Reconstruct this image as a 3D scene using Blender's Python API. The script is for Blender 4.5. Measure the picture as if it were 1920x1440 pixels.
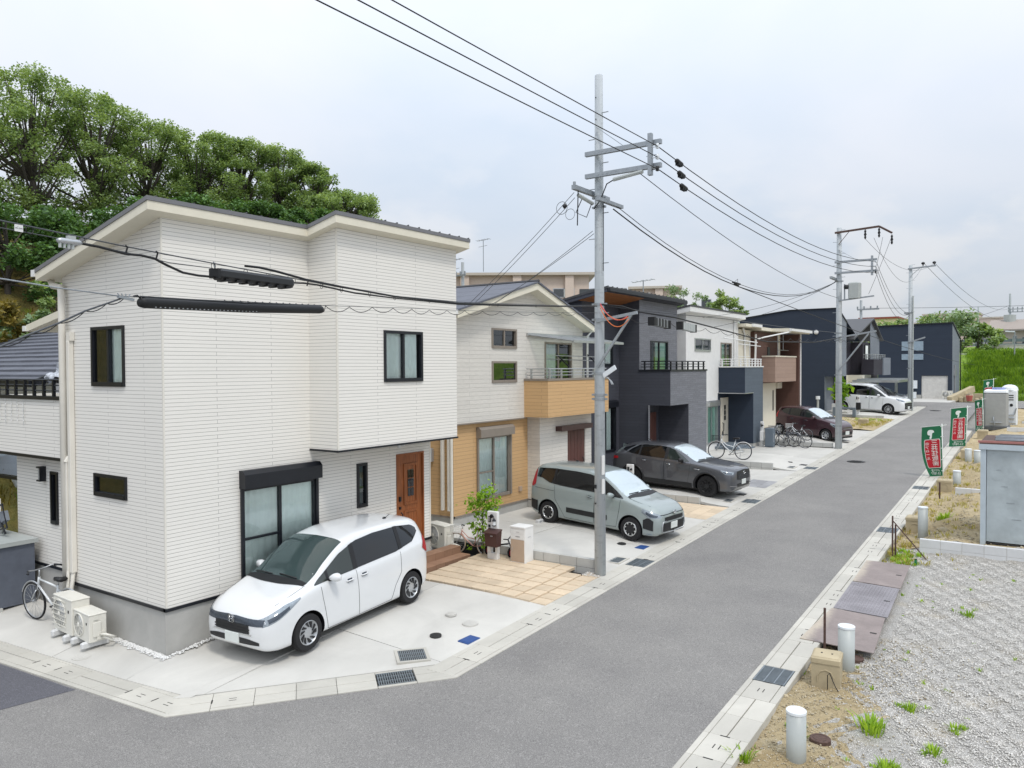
import bpy, math, random
import numpy as np
from mathutils import Vector, Matrix
rnd = random.Random(7)
SC = bpy.context.scene
COL = SC.collection
for o in list(bpy.data.objects):
 bpy.data.objects.remove(o)

# ---------------------------------------------------------------- camera
cd = bpy.data.cameras.new('camera')
cam = bpy.data.objects.new('camera', cd)
COL.objects.link(cam)
yaw, pit, rol = (math.radians(a) for a in (34.7558, -1.2002, -0.3073))
dv = Vector((-math.sin(yaw) * math.cos(pit), math.cos(yaw) * math.cos(pit), math.sin(pit)))
rv = Vector((math.cos(yaw), math.sin(yaw), 0))
uv = rv.cross(dv)
r2 = rv * math.cos(rol) + uv * math.sin(rol)
u2 = -rv * math.sin(rol) + uv * math.cos(rol)
m3 = Matrix((r2, u2, -dv)).transposed()
cam.matrix_world = Matrix.Translation((0, 0, 4.6)) @ m3.to_4x4()
cd.sensor_width = 36
cd.lens = 36 * 1463.94 / 1920
cd.clip_start = 0.05
cd.clip_end = 3000
SC.camera = cam

# ---------------------------------------------------------------- sky, sun, exposure
SUN_EL, SUN_AZ = 58.0, 120.0          # azimuth measured from +Y towards +X: sun high behind the camera's right shoulder
W = bpy.data.worlds.new('World')
SC.world = W
W.use_nodes = True
nt = W.node_tree
nt.nodes.clear()
N = nt.nodes.new
L = nt.links.new
out = N('ShaderNodeOutputWorld')
bg_s = N('ShaderNodeBackground'); bg_c = N('ShaderNodeBackground'); mixs = N('ShaderNodeMixShader')
sky = N('ShaderNodeTexSky'); sky.sky_type = 'NISHITA'; sky.sun_disc = False
sky.sun_elevation = math.radians(SUN_EL); sky.sun_rotation = math.radians(SUN_AZ)
sky.air_density = 1.0; sky.dust_density = 2.0
L(sky.outputs[0], bg_s.inputs[0]); bg_s.inputs[1].default_value = 0.12
tc = N('ShaderNodeTexCoord')
sep = N('ShaderNodeSeparateXYZ'); L(tc.outputs['Generated'], sep.inputs[0])
def mth(op, a, b=None, c=None, clamp=False):
 n = N('ShaderNodeMath'); n.operation = op; n.use_clamp = clamp
 for i, v in enumerate((a, b, c)):
  if v is None: continue
  if hasattr(v, 'links'): L(v, n.inputs[i])
  else: n.inputs[i].default_value = v
 return n.outputs[0]
# cloud layer: overcast dome that brightens towards the zenith, broken by soft cloud relief
zc = mth('MAXIMUM', sep.outputs[2], 0.0)
den = mth('ADD', zc, 0.22)
px = mth('DIVIDE', sep.outputs[0], den); py = mth('DIVIDE', sep.outputs[1], den)
cmb = N('ShaderNodeCombineXYZ'); L(px, cmb.inputs[0]); L(py, cmb.inputs[1])
n1 = N('ShaderNodeTexNoise'); L(cmb.outputs[0], n1.inputs['Vector'])
n1.inputs['Scale'].default_value = 0.9; n1.inputs['Detail'].default_value = 7; n1.inputs['Roughness'].default_value = 0.5
n1.inputs['Distortion'].default_value = 0.4
vadd = N('ShaderNodeVectorMath'); vadd.operation = 'MULTIPLY'
L(tc.outputs['Generated'], vadd.inputs[0]); vadd.inputs[1].default_value = (1, 1, 1.9)
n2 = N('ShaderNodeTexNoise'); L(vadd.outputs[0], n2.inputs['Vector'])
n2.inputs['Scale'].default_value = 4.2; n2.inputs['Detail'].default_value = 6; n2.inputs['Roughness'].default_value = 0.52
rm = N('ShaderNodeMapRange'); L(n1.outputs[0], rm.inputs[0])
rm.inputs[1].default_value = 0.36; rm.inputs[2].default_value = 0.64
rm.inputs[3].default_value = 0.0; rm.inputs[4].default_value = 1.0
rm2 = N('ShaderNodeMapRange'); L(n2.outputs[0], rm2.inputs[0]); rm2.interpolation_type = 'SMOOTHSTEP'
rm2.inputs[1].default_value = 0.47; rm2.inputs[2].default_value = 0.58
# cumulus only low in the sky
low = N('ShaderNodeMapRange'); L(sep.outputs[2], low.inputs[0])
low.inputs[1].default_value = 0.30; low.inputs[2].default_value = 0.12
cum = mth('MULTIPLY', rm2.outputs[0], low.outputs[0], clamp=True)
mixc = N('ShaderNodeMix'); mixc.data_type = 'RGBA'; L(rm.outputs[0], mixc.inputs[0])
mixc.inputs[6].default_value = (0.74, 0.83, 0.95, 1); mixc.inputs[7].default_value = (0.90, 0.93, 1.0, 1)
mixd = N('ShaderNodeMix'); mixd.data_type = 'RGBA'; L(mth('MULTIPLY', cum, 0.75), mixd.inputs[0])
L(mixc.outputs[2], mixd.inputs[6]); mixd.inputs[7].default_value = (1.0, 1.0, 1.02, 1)
L(mixd.outputs[2], bg_c.inputs[0])
strn = mth('MULTIPLY', mth('ADD', mth('MULTIPLY', zc, 2.0), 1.0), 0.62)
SKY_K = strn
L(strn, bg_c.inputs[1])
mixs.inputs[0].default_value = 0.88
L(bg_s.outputs[0], mixs.inputs[1]); L(bg_c.outputs[0], mixs.inputs[2]); L(mixs.outputs[0], out.inputs[0])

sd = bpy.data.lights.new('sun', 'SUN'); sd.energy = 1.5; sd.angle = math.radians(11); sd.color = (1.0, 0.955, 0.88)
so = bpy.data.objects.new('sun', sd); COL.objects.link(so)
e, a = math.radians(SUN_EL), math.radians(SUN_AZ)
so.rotation_euler = Vector((math.cos(e) * math.sin(a), math.cos(e) * math.cos(a), math.sin(e))).to_track_quat('Z', 'Y').to_euler()
so.location = (20, -20, 60)
SC.view_settings.view_transform = 'Standard'
SC.view_settings.look = 'None'
SC.view_settings.exposure = 0.14
SC.view_settings.gamma = 1
SC.view_settings.use_curve_mapping = False
SC.cycles.max_bounces = 8; SC.cycles.transparent_max_bounces = 12

# ---------------------------------------------------------------- helpers
GS, GY = .032, 8.5
def G(y):
 return GS * (min(y, 62.0) - GY)

class MB:
 def __init__(s, o=(0, 0, 0)):
  s.v = []; s.f = []; s.mi = []; s.o = o
 def add(s, vs, fs, mi=0):
  n = len(s.v); s.v += [tuple(v) for v in vs]
  s.f += [tuple(i + n for i in f) for f in fs]; s.mi += [mi] * len(fs)
 def quad(s, a, b, c, d, mi=0): s.add((a, b, c, d), ((0, 1, 2, 3),), mi)
 def hexa(s, p, mi=0):   # 8 points: bottom 4 ccw, top 4 ccw
  s.add(p, ((3, 2, 1, 0), (4, 5, 6, 7), (0, 1, 5, 4), (1, 2, 6, 5), (2, 3, 7, 6), (3, 0, 4, 7)), mi)
 def box(s, x0, x1, y0, y1, z0, z1, mi=0):
  x0, x1 = sorted((x0, x1)); y0, y1 = sorted((y0, y1)); z0, z1 = sorted((z0, z1))
  s.hexa([(x0, y0, z0), (x1, y0, z0), (x1, y1, z0), (x0, y1, z0), (x0, y0, z1), (x1, y0, z1), (x1, y1, z1), (x0, y1, z1)], mi)
 def bbox(s, x0, x1, y0, y1, z0, z1, b=.01, mi=0):   # box with chamfered vertical and top edges
  x0, x1 = sorted((x0, x1)); y0, y1 = sorted((y0, y1)); z0, z1 = sorted((z0, z1))
  def ring(i, z): return [(x0 + i + b, y0 + i, z), (x1 - i - b, y0 + i, z), (x1 - i, y0 + i + b, z), (x1 - i, y1 - i - b, z), (x1 - i - b, y1 - i, z), (x0 + i + b, y1 - i, z), (x0 + i, y1 - i - b, z), (x0 + i, y0 + i + b, z)]
  s.rings([ring(0, z0), ring(0, z1 - b), ring(b, z1)], mi=mi)
 def rings(s, rs, caps=True, closed=True, mi=0):
  n = len(rs[0]); vs = [p for r in rs for p in r]; fs = []
  for i in range(len(rs) - 1):
   for j in range(n if closed else n - 1):
    k = (j + 1) % n
    fs.append((i * n + j, i * n + k, (i + 1) * n + k, (i + 1) * n + j))
  if caps:
   fs.append(tuple(range(n))[::-1]); fs.append(tuple(range((len(rs) - 1) * n, len(rs) * n)))
  s.add(vs, fs, mi)
 def prism(s, pts, z0, z1, mi=0):    # z0/z1 numbers or functions of (x, y); pts ccw
  f0 = z0 if callable(z0) else (lambda x, y: z0)
  f1 = z1 if callable(z1) else (lambda x, y: z1)
  s.rings([[(x, y, f0(x, y)) for x, y in pts], [(x, y, f1(x, y)) for x, y in pts]], mi=mi)
 def tube(s, pts, r, n=6, mi=0, caps=True):
  pts = [Vector(p) for p in pts]; rs = []
  rr = r if isinstance(r, (list, tuple)) else [r] * len(pts)
  up = None
  for i, p in enumerate(pts):
   t = (pts[min(i + 1, len(pts) - 1)] - pts[max(i - 1, 0)])
   t = t.normalized() if t.length > 1e-9 else Vector((0, 0, 1))
   if up is None: up = Vector((0, 0, 1)) if abs(t.z) < .9 else Vector((1, 0, 0))
   a = t.cross(up)
   if a.length < 1e-6: a = t.cross(Vector((0, 1, 0)))
   a.normalize(); b = a.cross(t); up = b
   rs.append([p + (a * math.cos(q) + b * math.sin(q)) * rr[i] for q in (2 * math.pi * k / n for k in range(n))])
  s.rings(rs, caps=caps, mi=mi)
 def bar(s, a, b, w, h, mi=0):      # rectangular bar from a to b
  a, b = Vector(a), Vector(b); t = (b - a).normalized()
  u = t.cross(Vector((0, 0, 1)))
  if u.length < 1e-4: u = Vector((1, 0, 0))
  u.normalize(); v = u.cross(t)
  s.rings([[p + u * (x * w / 2) + v * (y * h / 2) for x, y in ((-1, -1), (1, -1), (1, 1), (-1, 1))] for p in (a, b)], mi=mi)
 def cyl(s, c, r, z0, z1, n=16, r1=None, mi=0):
  r1 = r if r1 is None else r1
  s.rings([[(c[0] + rr * math.cos(q), c[1] + rr * math.sin(q), z) for q in (2 * math.pi * k / n for k in range(n))] for rr, z in ((r, z0), (r1, z1))], mi=mi)
 def lathe(s, c, prof, n=20, axis='z', mi=0, caps=True):
  rs = []
  for r, h in prof:
   ring = []
   for k in range(n):
    q = 2 * math.pi * k / n; x, y = r * math.cos(q), r * math.sin(q)
    ring.append({'z': (c[0] + x, c[1] + y, c[2] + h), 'y': (c[0] + x, c[1] + h, c[2] - y), 'x': (c[0] + h, c[1] + x, c[2] + y)}[axis])
   rs.append(ring)
  s.rings(rs, mi=mi, caps=caps)
 def torus(s, c, R, r, axis='y', n=24, m=6, mi=0, a0=0., a1=2 * math.pi):
  full = abs(a1 - a0 - 2 * math.pi) < 1e-6
  pts = []
  k = n if full else n + 1
  rs = []
  for i in range(k):
   q = a0 + (a1 - a0) * i / n; ca, sa = math.cos(q), math.sin(q)
   ring = []
   for j in range(m):
    w = 2 * math.pi * j / m; rr = R + r * math.cos(w); h = r * math.sin(w)
    ring.append({'y': (c[0] + rr * ca, c[1] + h, c[2] + rr * sa), 'z': (c[0] + rr * ca, c[1] + rr * sa, c[2] + h), 'x': (c[0] + h, c[1] + rr * ca, c[2] + rr * sa)}[axis])
   rs.append(ring)
  if full: rs.append(rs[0])
  s.rings(rs, caps=not full, mi=mi)
 def grid(s, fn, nu, nv, mi=0, flip=False):
  vs = [fn(i / nu, j / nv) for j in range(nv + 1) for i in range(nu + 1)]; fs = []
  for j in range(nv):
   for i in range(nu):
    a = j * (nu + 1) + i; q = (a, a + 1, a + nu + 2, a + nu + 1)
    fs.append(q[::-1] if flip else q)
  s.add(vs, fs, mi)
 def mesh(s, name, smooth=False):
  me = bpy.data.meshes.new(name); ox, oy, oz = s.o
  me.from_pydata([(x - ox, y - oy, z - oz) for x, y, z in s.v], [], s.f)
  if any(s.mi): me.polygons.foreach_set('material_index', s.mi)
  if smooth: me.polygons.foreach_set('use_smooth', [True] * len(me.polygons))
  return me
 def build(s, name, mats, parent=None, smooth=False, label=None, cat=None, group=None, kind=None, loc=None, rot=None):
  me = s.mesh(name, smooth)
  for m in (mats if isinstance(mats, (list, tuple)) else [mats]): me.materials.append(m)
  return link(name, me, parent, label, cat, group, kind, loc if loc else (s.o if parent is None else None), rot)

def link(name, me, parent=None, label=None, cat=None, group=None, kind=None, loc=None, rot=None):
 o = bpy.data.objects.new(name, me); COL.objects.link(o)
 if parent is not None: o.parent = parent
 if loc: o.location = loc
 if rot: o.rotation_euler = rot
 for k, v in (('label', label), ('category', cat), ('group', group), ('kind', kind)):
  if v: o[k] = v
 return o
def thing(name, label, cat, loc=(0, 0, 0), rot=(0, 0, 0), group=None, kind=None):
 return link(name, None, None, label, cat, group, kind, loc, rot)
def smooth_by_angle(me, ang=35):
 me.polygons.foreach_set('use_smooth', [True] * len(me.polygons))
 try: me.set_sharp_from_angle(angle=math.radians(ang))
 except Exception: pass
def copy_tree(o, parent=None, **props):
 c = o.copy(); COL.objects.link(c)
 if parent is not None: c.parent = parent
 for k, v in props.items(): c[k] = v
 for ch in list(o.children):
  copy_tree(ch, c)
 return c

# ---------------------------------------------------------------- materials
def lin(h):
 r = []
 for i in (0, 2, 4):
  c = int(h[i:i + 2], 16) / 255
  r.append(c / 12.92 if c <= .04045 else ((c + .055) / 1.055) ** 2.4)
 return r
class NT:
 def __init__(s, name):
  s.m = bpy.data.materials.new(name); s.m.use_nodes = True; s.t = s.m.node_tree
  s.b = s.t.nodes['Principled BSDF']
 def n(s, typ, **kw):
  x = s.t.nodes.new('ShaderNode' + typ)
  for k, v in kw.items(): setattr(x, k, v)
  return x
 def l(s, a, b): s.t.links.new(a, b)
 def math(s, op, a, b=None, clamp=False):
  x = s.n('Math', operation=op, use_clamp=clamp)
  for i, v in enumerate((a, b)):
   if v is None: continue
   if hasattr(v, 'links'): s.l(v, x.inputs[i])
   else: x.inputs[i].default_value = v
  return x.outputs[0]
 def mix(s, f, a, b, blend='MIX'):
  x = s.n('Mix', data_type='RGBA', blend_type=blend)
  for i, v in ((0, f), (6, a), (7, b)):
   if hasattr(v, 'links'): s.l(v, x.inputs[i])
   elif i == 0: x.inputs[0].default_value = v
   else: x.inputs[i].default_value = (*v, 1) if len(v) == 3 else v
  return x.outputs[2]
 def noise(s, vec, scale, detail=4, rough=.55, dist=0):
  x = s.n('TexNoise'); s.l(vec, x.inputs['Vector'])
  x.inputs['Scale'].default_value = scale; x.inputs['Detail'].default_value = detail
  x.inputs['Roughness'].default_value = rough; x.inputs['Distortion'].default_value = dist
  return x.outputs[0]
 def rng(s, v, a, b, c=0., d=1., smooth=False):
  x = s.n('MapRange'); s.l(v, x.inputs[0])
  if smooth: x.interpolation_type = 'SMOOTHSTEP'
  for i, q in enumerate((a, b, c, d)): x.inputs[i + 1].default_value = q
  return x.outputs[0]
 def bump(s, h, strength=.3, dist=.01, prev=None):
  x = s.n('Bump'); s.l(h, x.inputs['Height']); x.inputs['Strength'].default_value = strength; x.inputs['Distance'].default_value = dist
  if prev is not None: s.l(prev, x.inputs['Normal'])
  return x.outputs[0]
 def pos(s): return s.n('NewGeometry').outputs['Position']
 def wallvec(s):
  g = s.n('NewGeometry'); sp = s.n('SeparateXYZ'); s.l(g.outputs['Position'], sp.inputs[0])
  sn = s.n('SeparateXYZ'); s.l(g.outputs['True Normal'], sn.inputs[0])
  f = s.math('GREATER_THAN', s.math('ABSOLUTE', sn.outputs[0]), .7)
  mx = s.n('Mix', data_type='FLOAT'); s.l(f, mx.inputs[0]); s.l(sp.outputs[0], mx.inputs[2]); s.l(sp.outputs[1], mx.inputs[3])
  c = s.n('CombineXYZ'); s.l(mx.outputs[0], c.inputs[0]); s.l(sp.outputs[2], c.inputs[1])
  return c.outputs[0], g.outputs['Position']
 def set(s, **kw):
  for k, v in kw.items():
   i = s.b.inputs[k]
   if hasattr(v, 'links'): s.l(v, i)
   else: i.default_value = (*v, 1) if isinstance(v, (list, tuple)) and len(v) == 3 else v

def M(name, col, rough=.6, metal=0., var=.10, scale=6., bump=0., bscale=60., coat=0., objvar=0., spec=.5):
 """plain painted / cast material with large soft variation, fine grain and optional per-object tint"""
 t = NT(name); c = lin(col) if isinstance(col, str) else list(col)
 p = t.pos()
 nz = t.noise(p, scale, 5)
 lo = [x * (1 - var) for x in c]; hi = [min(1, x * (1 + var)) for x in c]
 cc = t.mix(t.rng(nz, .3, .7), lo, hi)
 if objvar:
  oi = t.n('ObjectInfo')
  cc = t.mix(t.rng(oi.outputs['Random'], 0, 1, 0, 1), t.mix(1.0, cc, (1 - objvar,) * 3, 'MULTIPLY'), t.mix(1.0, cc, (1 + objvar,) * 3, 'MULTIPLY'))
 t.set(**{'Base Color': cc, 'Roughness': rough, 'Metallic': metal, 'Coat Weight': coat, 'Specular IOR Level': spec})
 if bump:
  t.set(Normal=t.bump(t.noise(p, bscale, 5, .6), bump, .01))
 return t.m

def siding(name, col, row=.064, length=.9, line=.006, dark=.45, bump=.6, grain=.25, gscale=(8, 60), var=.05, off=.5, blend=1.0):
 t = NT(name); c = lin(col); v, p = t.wallvec()
 br = t.n('TexBrick'); t.l(v, br.inputs['Vector'])
 br.offset = off; br.squash = 1
 br.inputs['Scale'].default_value = 1; br.inputs['Brick Width'].default_value = length; br.inputs['Row Height'].default_value = row
 br.inputs['Mortar Size'].default_value = line; br.inputs['Mortar Smooth'].default_value = .3; br.inputs['Bias'].default_value = 0
 br.inputs['Color1'].default_value = (*[x * (1 - var) for x in c], 1); br.inputs['Color2'].default_value = (*[min(1, x * (1 + var)) for x in c], 1)
 br.inputs['Mortar'].default_value = (*[x * dark for x in c], 1)
 mp = t.n('Mapping'); t.l(v, mp.inputs[0]); mp.inputs['Scale'].default_value = (gscale[0], gscale[1], 1)
 gr = t.noise(mp.outputs[0], 1, 5, .6)
 big = t.noise(p, .7, 3)
 cc = t.mix(t.rng(gr, .3, .7, .0, grain), br.outputs[0], [x * .6 for x in c])
 cc = t.mix(t.rng(big, .35, .7, 0, .10), cc, [x * .78 for x in c])
 n1 = t.bump(gr, grain * 1.2, .006)
 inv = t.math('SUBTRACT', 1.0, br.outputs['Fac'])
 t.set(**{'Base Color': cc, 'Roughness': .75, 'Specular IOR Level': .3, 'Normal': t.bump(inv, bump, .006, n1)})
 return t.m

def asphalt(name, col, patch=.12, speck=.5):
 t = NT(name); c = lin(col); p = t.pos()
 f = t.noise(p, 95, 3, .75); g = t.noise(p, .55, 5, .6); k = t.noise(p, 38, 2, .7)
 vo = t.n('TexVoronoi'); t.l(p, vo.inputs['Vector']); vo.inputs['Scale'].default_value = 70
 cc = t.mix(t.rng(f, .34, .66), [x * (1 - speck) for x in c], [x * (1 + speck) for x in c])
 cc = t.mix(t.rng(vo.outputs['Color'], .70, .95, 0, .55), cc, [min(1, x * 1.9) for x in c])
 cc = t.mix(t.rng(g, .3, .7), t.mix(1.0, cc, (1 - patch,) * 3, 'MULTIPLY'), t.mix(1.0, cc, (1 + patch, 1 + patch, 1 + patch * .8), 'MULTIPLY'))
 t.set(**{'Base Color': cc, 'Roughness': .88, 'Specular IOR Level': .25, 'Normal': t.bump(k, .35, .004, t.bump(f, .5, .004))})
 return t.m

def concrete(name, col, var=.12, stain=.18, scale=1.1, rough=.85, objvar=0.06, bump=.15):
 t = NT(name); c = lin(col); p = t.pos()
 a = t.noise(p, scale, 6, .6, .6); b = t.noise(p, 9, 5, .65); f = t.noise(p, 120, 3, .7)
 mp = t.n('Mapping'); t.l(p, mp.inputs[0]); mp.inputs['Scale'].default_value = (.55, .16, .5); mp.inputs['Rotation'].default_value = (0, 0, .12)
 st = t.noise(mp.outputs[0], 1.4, 5, .6, 1.0)
 cc = t.mix(t.rng(a, .3, .7), [x * (1 - var) for x in c], [min(1, x * (1 + var * .7)) for x in c])
 cc = t.mix(t.rng(st, .52, .72, 0, stain), cc, [x * .62 for x in c])
 cc = t.mix(t.rng(b, .55, .8, 0, .14), cc, [x * .72 for x in c])
 cc = t.mix(t.rng(f, .35, .65, 0, .16), cc, [x * .75 for x in c])
 oi = t.n('ObjectInfo')
 cc = t.mix(1.0, cc, t.mix(oi.outputs['Random'], (1 - objvar,) * 3, (1 + objvar,) * 3), 'MULTIPLY')
 t.set(**{'Base Color': cc, 'Roughness': rough, 'Specular IOR Level': .3, 'Normal': t.bump(f, bump, .004)})
 return t.m

def foliage(name, dark, light, trans=.35):
 t = NT(name); g = t.n('NewGeometry'); a, b = lin(dark), lin(light)
 r = g.outputs['Random Per Island']; big = t.noise(g.outputs['Position'], .8, 3)
 f = t.math('MULTIPLY_ADD' if False else 'ADD', t.math('MULTIPLY', r, .6), t.rng(big, .3, .7, 0, .4), clamp=True)
 cc = t.mix(f, a, b)
 t.set(**{'Base Color': cc, 'Roughness': .55, 'Specular IOR Level': .35})
 tr = t.n('BsdfTranslucent'); t.l(t.mix(1.0, cc, (1.3, 1.25, .6), 'MULTIPLY'), tr.inputs[0])
 mx = t.n('MixShader'); mx.inputs[0].default_value = trans
 t.l(t.b.outputs[0], mx.inputs[1]); t.l(tr.outputs[0], mx.inputs[2])
 t.l(mx.outputs[0], t.t.nodes['Material Output'].inputs[0])
 return t.m

def glass(name, tint=(.75, .85, .85), refl=1.0, ior=1.5, base=.06):
 t = NT(name); t.t.nodes.remove(t.b)
 tr = t.n('BsdfTransparent'); tr.inputs[0].default_value = (*tint, 1)
 gl = t.n('BsdfGlossy'); gl.inputs['Roughness'].default_value = .02; gl.inputs[0].default_value = (.9, .95, 1, 1)
 lw = t.n('Fresnel'); lw.inputs[0].default_value = ior
 mx = t.n('MixShader'); t.l(t.math('ADD', t.math('MULTIPLY', lw.outputs[0], refl), base, clamp=True), mx.inputs[0])
 t.l(tr.outputs[0], mx.inputs[1]); t.l(gl.outputs[0], mx.inputs[2])
 t.l(mx.outputs[0], t.t.nodes['Material Output'].inputs[0])
 return t.m

def wood(name, col, dark=.55, axis='z'):
 t = NT(name); c = lin(col); p = t.pos()
 mp = t.n('Mapping'); t.l(p, mp.inputs[0]); mp.inputs['Scale'].default_value = {'z': (30, 30, 2.5), 'x': (2.5, 30, 30), 'y': (30, 2.5, 30)}[axis]
 g = t.noise(mp.outputs[0], 1, 6, .6, .5)
 cc = t.mix(t.rng(g, .3, .72), [x * dark for x in c], [min(1, x * 1.2) for x in c])
 t.set(**{'Base Color': cc, 'Roughness': .55, 'Normal': t.bump(g, .2, .003)})
 return t.m

def islands(name, cols, rough=.85, pw=1.0):
 """colour picked per loose piece (gravel, pebbles, roof slates)"""
 t = NT(name); g = t.n('NewGeometry'); cr = t.n('ValToRGB'); t.l(g.outputs['Random Per Island'], cr.inputs[0])
 el = cr.color_ramp.elements
 while len(el) < len(cols): el.new(.5)
 for i, c in enumerate(cols):
  el[i].position = i / max(1, len(cols) - 1); el[i].color = (*lin(c), 1)
 nz = t.noise(g.outputs['Position'], 90, 3)
 t.set(**{'Base Color': t.mix(t.rng(nz, .3, .7, 0, .3), cr.outputs[0], (.2, .19, .17)), 'Roughness': rough})
 return t.m
m = {}
m['h1'] = siding('white_brick_siding', 'e9e6df', .0635, 3.03, .0040, .42, .5, .10, (6, 50), .006, .37)
m['h2w'] = siding('white_rib_siding', 'dcd8d0', .11, 1.8, .006, .72, .5, .35, (5, 42), .04)
m['h2o'] = siding('orange_wood_siding', 'cfaa7c', .10, 3.0, .006, .66, .4, .30, (3, 60), .04)
m['h3t'] = siding('grey_stone_siding', '808288', .075, .5, .004, .62, .7, .75, (9, 34), .12)
m['h3s'] = siding('charcoal_plank_siding', '484a52', .11, 1.9, .005, .70, .4, .25, (3, 50), .05)
m['h4w'] = M('white_render', 'dcdcda', .8, var=.04, bump=.12, bscale=90)
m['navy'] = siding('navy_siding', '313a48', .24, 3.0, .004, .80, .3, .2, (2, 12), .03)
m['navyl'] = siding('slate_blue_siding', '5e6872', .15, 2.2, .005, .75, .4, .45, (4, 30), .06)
m['h5b'] = siding('brown_siding', '5f463e', .15, 2.5, .004, .75, .3, .25, (3, 30), .05)
m['h5l'] = siding('tan_plank_siding', 'a48c7e', .20, 3.0, .007, .70, .4, .3, (2, 40), .06)
m['h5w'] = M('cream_render', 'd9d3c2', .8, var=.04, bump=.1, bscale=90)
m['h7d'] = siding('dark_brown_siding', '38353c', .2, 3, .004, .8, .3, .2, (2, 20), .04)
m['grey'] = siding('grey_panel_siding', '7f858d', .25, 3, .004, .8, .3, .2, (2, 20), .04)
m['found'] = concrete('foundation_concrete', 'b0afab', .13, .30, 1.6, objvar=0)
m['cream'] = M('cream_trim', 'dcd6c4', .5, var=.03)
m['white'] = M('white_trim', 'dfdfdd', .45, var=.03)
m['black'] = M('black_frame', '15181f', .4, var=.1)
m['blackp'] = M('black_plastic', '1a1b1e', .5, var=.15)
m['grayf'] = M('bronze_grey_frame', '857c72', .45, var=.05)
m['alu'] = M('aluminium', 'b9bbbb', .35, .8, var=.06)
m['roofk'] = M('dark_metal_roof', '4a4a4c', .5, .3, var=.1)
m['roofg'] = M('grey_metal_fascia', '77777a', .5, .2, var=.06)
m['roofs'] = siding('slate_roof', '6a6d76', .2, .6, .008, .6, .6, .3, (4, 20), .1)
m['glass'] = glass('window_glass', (.93, .98, .96), 1.15, 1.5, .05)
m['glassd'] = glass('dark_window_glass', (.22, .27, .30), 1.2, 1.5, .07)
m['curt'] = M('lace_curtain', 'f2f7f3', .9, var=.04)
m['curtg'] = M('green_curtain', 'a9cfc0', .9, var=.05)
m['room'] = M('dim_interior', '4a4e52', .9, var=.1)
m['doorw'] = wood('oak_door', '9a5a30', .5)
m['doorb'] = wood('brown_door', '5c3b34', .7)
m['doorc'] = M('cream_door', 'd8d0bf', .5, var=.04)
m['asph'] = asphalt('road_asphalt', '7f7d7b')
m['asphd'] = asphalt('newer_asphalt', '5b5b61', .1, .4)
m['slab'] = concrete('driveway_concrete', 'c4c2bc', .12, .28, .8)
m['gut'] = concrete('gutter_concrete', 'bdbab1', .08, .16, 1.5, objvar=.08)
m['gutd'] = M('joint_black', '2b2a29', .9)
m['block'] = concrete('block_concrete', 'b9b9b5', .10, .22, 2.0, objvar=.07)
m['blockw'] = concrete('pale_block_concrete', 'cfd0d0', .06, .12, 2.0, objvar=.04)
m['tile'] = concrete('beige_paver', 'cdbba2', .10, .20, 2.5, objvar=.10)
m['tileg'] = concrete('grey_paver', '9a9a9c', .12, .22, 2.5, objvar=.10)
m['tilet'] = concrete('terracotta_tile', '94745e', .10, .12, 3, objvar=.10)
m['tiled'] = concrete('slate_step_tile', '6b7680', .10, .12, 3, objvar=.08)
m['soil'] = None
m['steel'] = M('galvanised_steel', '9fa4a8', .45, .7, var=.10, scale=14, bump=.05)
m['iron'] = M('rusty_iron', '5a4740', .75, .3, var=.3, scale=30, bump=.2)
m['lidk'] = M('cast_iron_lid', '3c3c3c', .6, .4, var=.2, bump=.3, bscale=80)
m['lidb'] = M('blue_lid', '2c4d86', .5, var=.12)
m['grate'] = M('grate_steel', '8f979c', .45, .7, var=.1)
m['pole'] = None
m['pvc'] = M('grey_pvc', 'a9aeac', .45, var=.06, scale=3)
m['pvcw'] = M('white_cap', 'dde2e6', .4, var=.04)
m['duct'] = M('cream_duct', 'dedad0', .5, var=.06, scale=2)
m['acw'] = M('ivory_enamel', 'd8d6cd', .4, var=.04)
m['rubber'] = M('tyre_rubber', '1c1c1e', .8, var=.15, bump=.1)
m['chrome'] = M('chrome', 'c4c6c8', .15, 1.0, var=.04)
m['silver'] = M('wheel_silver', 'b8bbbe', .35, .6, var=.05)
m['cable'] = M('cable_black', '101113', .6, var=.1)
m['wire'] = M('bare_wire', '54575a', .5, .5, var=.1)
m['red'] = M('red_plastic', 'a81c24', .35, var=.08)
m['orange'] = M('orange_cable', 'd8743a', .5, var=.08)
m['pinkc'] = M('pink_cable', 'd4606c', .5, var=.08)
m['mailb'] = M('brown_mailbox', '4a3230', .4, var=.08)
m['taupe'] = M('taupe_panel', 'b39e8a', .5, var=.04)
m['leafl'] = foliage('young_leaf', '4a7a1c', 'a4c838', .4)
m['leafm'] = foliage('oak_leaf', '40602f', 'b3c98a', .42)
m['leafd'] = foliage('dark_leaf', '2a4629', '749a58', .32)
m['leafy'] = foliage('olive_leaf', '4a4a1c', 'a8944a', .3)
m['leafp'] = foliage('pale_leaf', '5c7854', 'a4b890', .3)
m['grassy'] = foliage('dry_grass', '8a8434', 'c8bc70', .3)
m['bankg'] = foliage('bank_leaf', '3c6420', 'a4c44c', .3)
m['grassg'] = foliage('bright_weed', '5c8a22', 'b4d048', .35)
m['bark'] = M('bark', '4c4640', .9, var=.25, scale=10, bump=.4, bscale=25)

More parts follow.
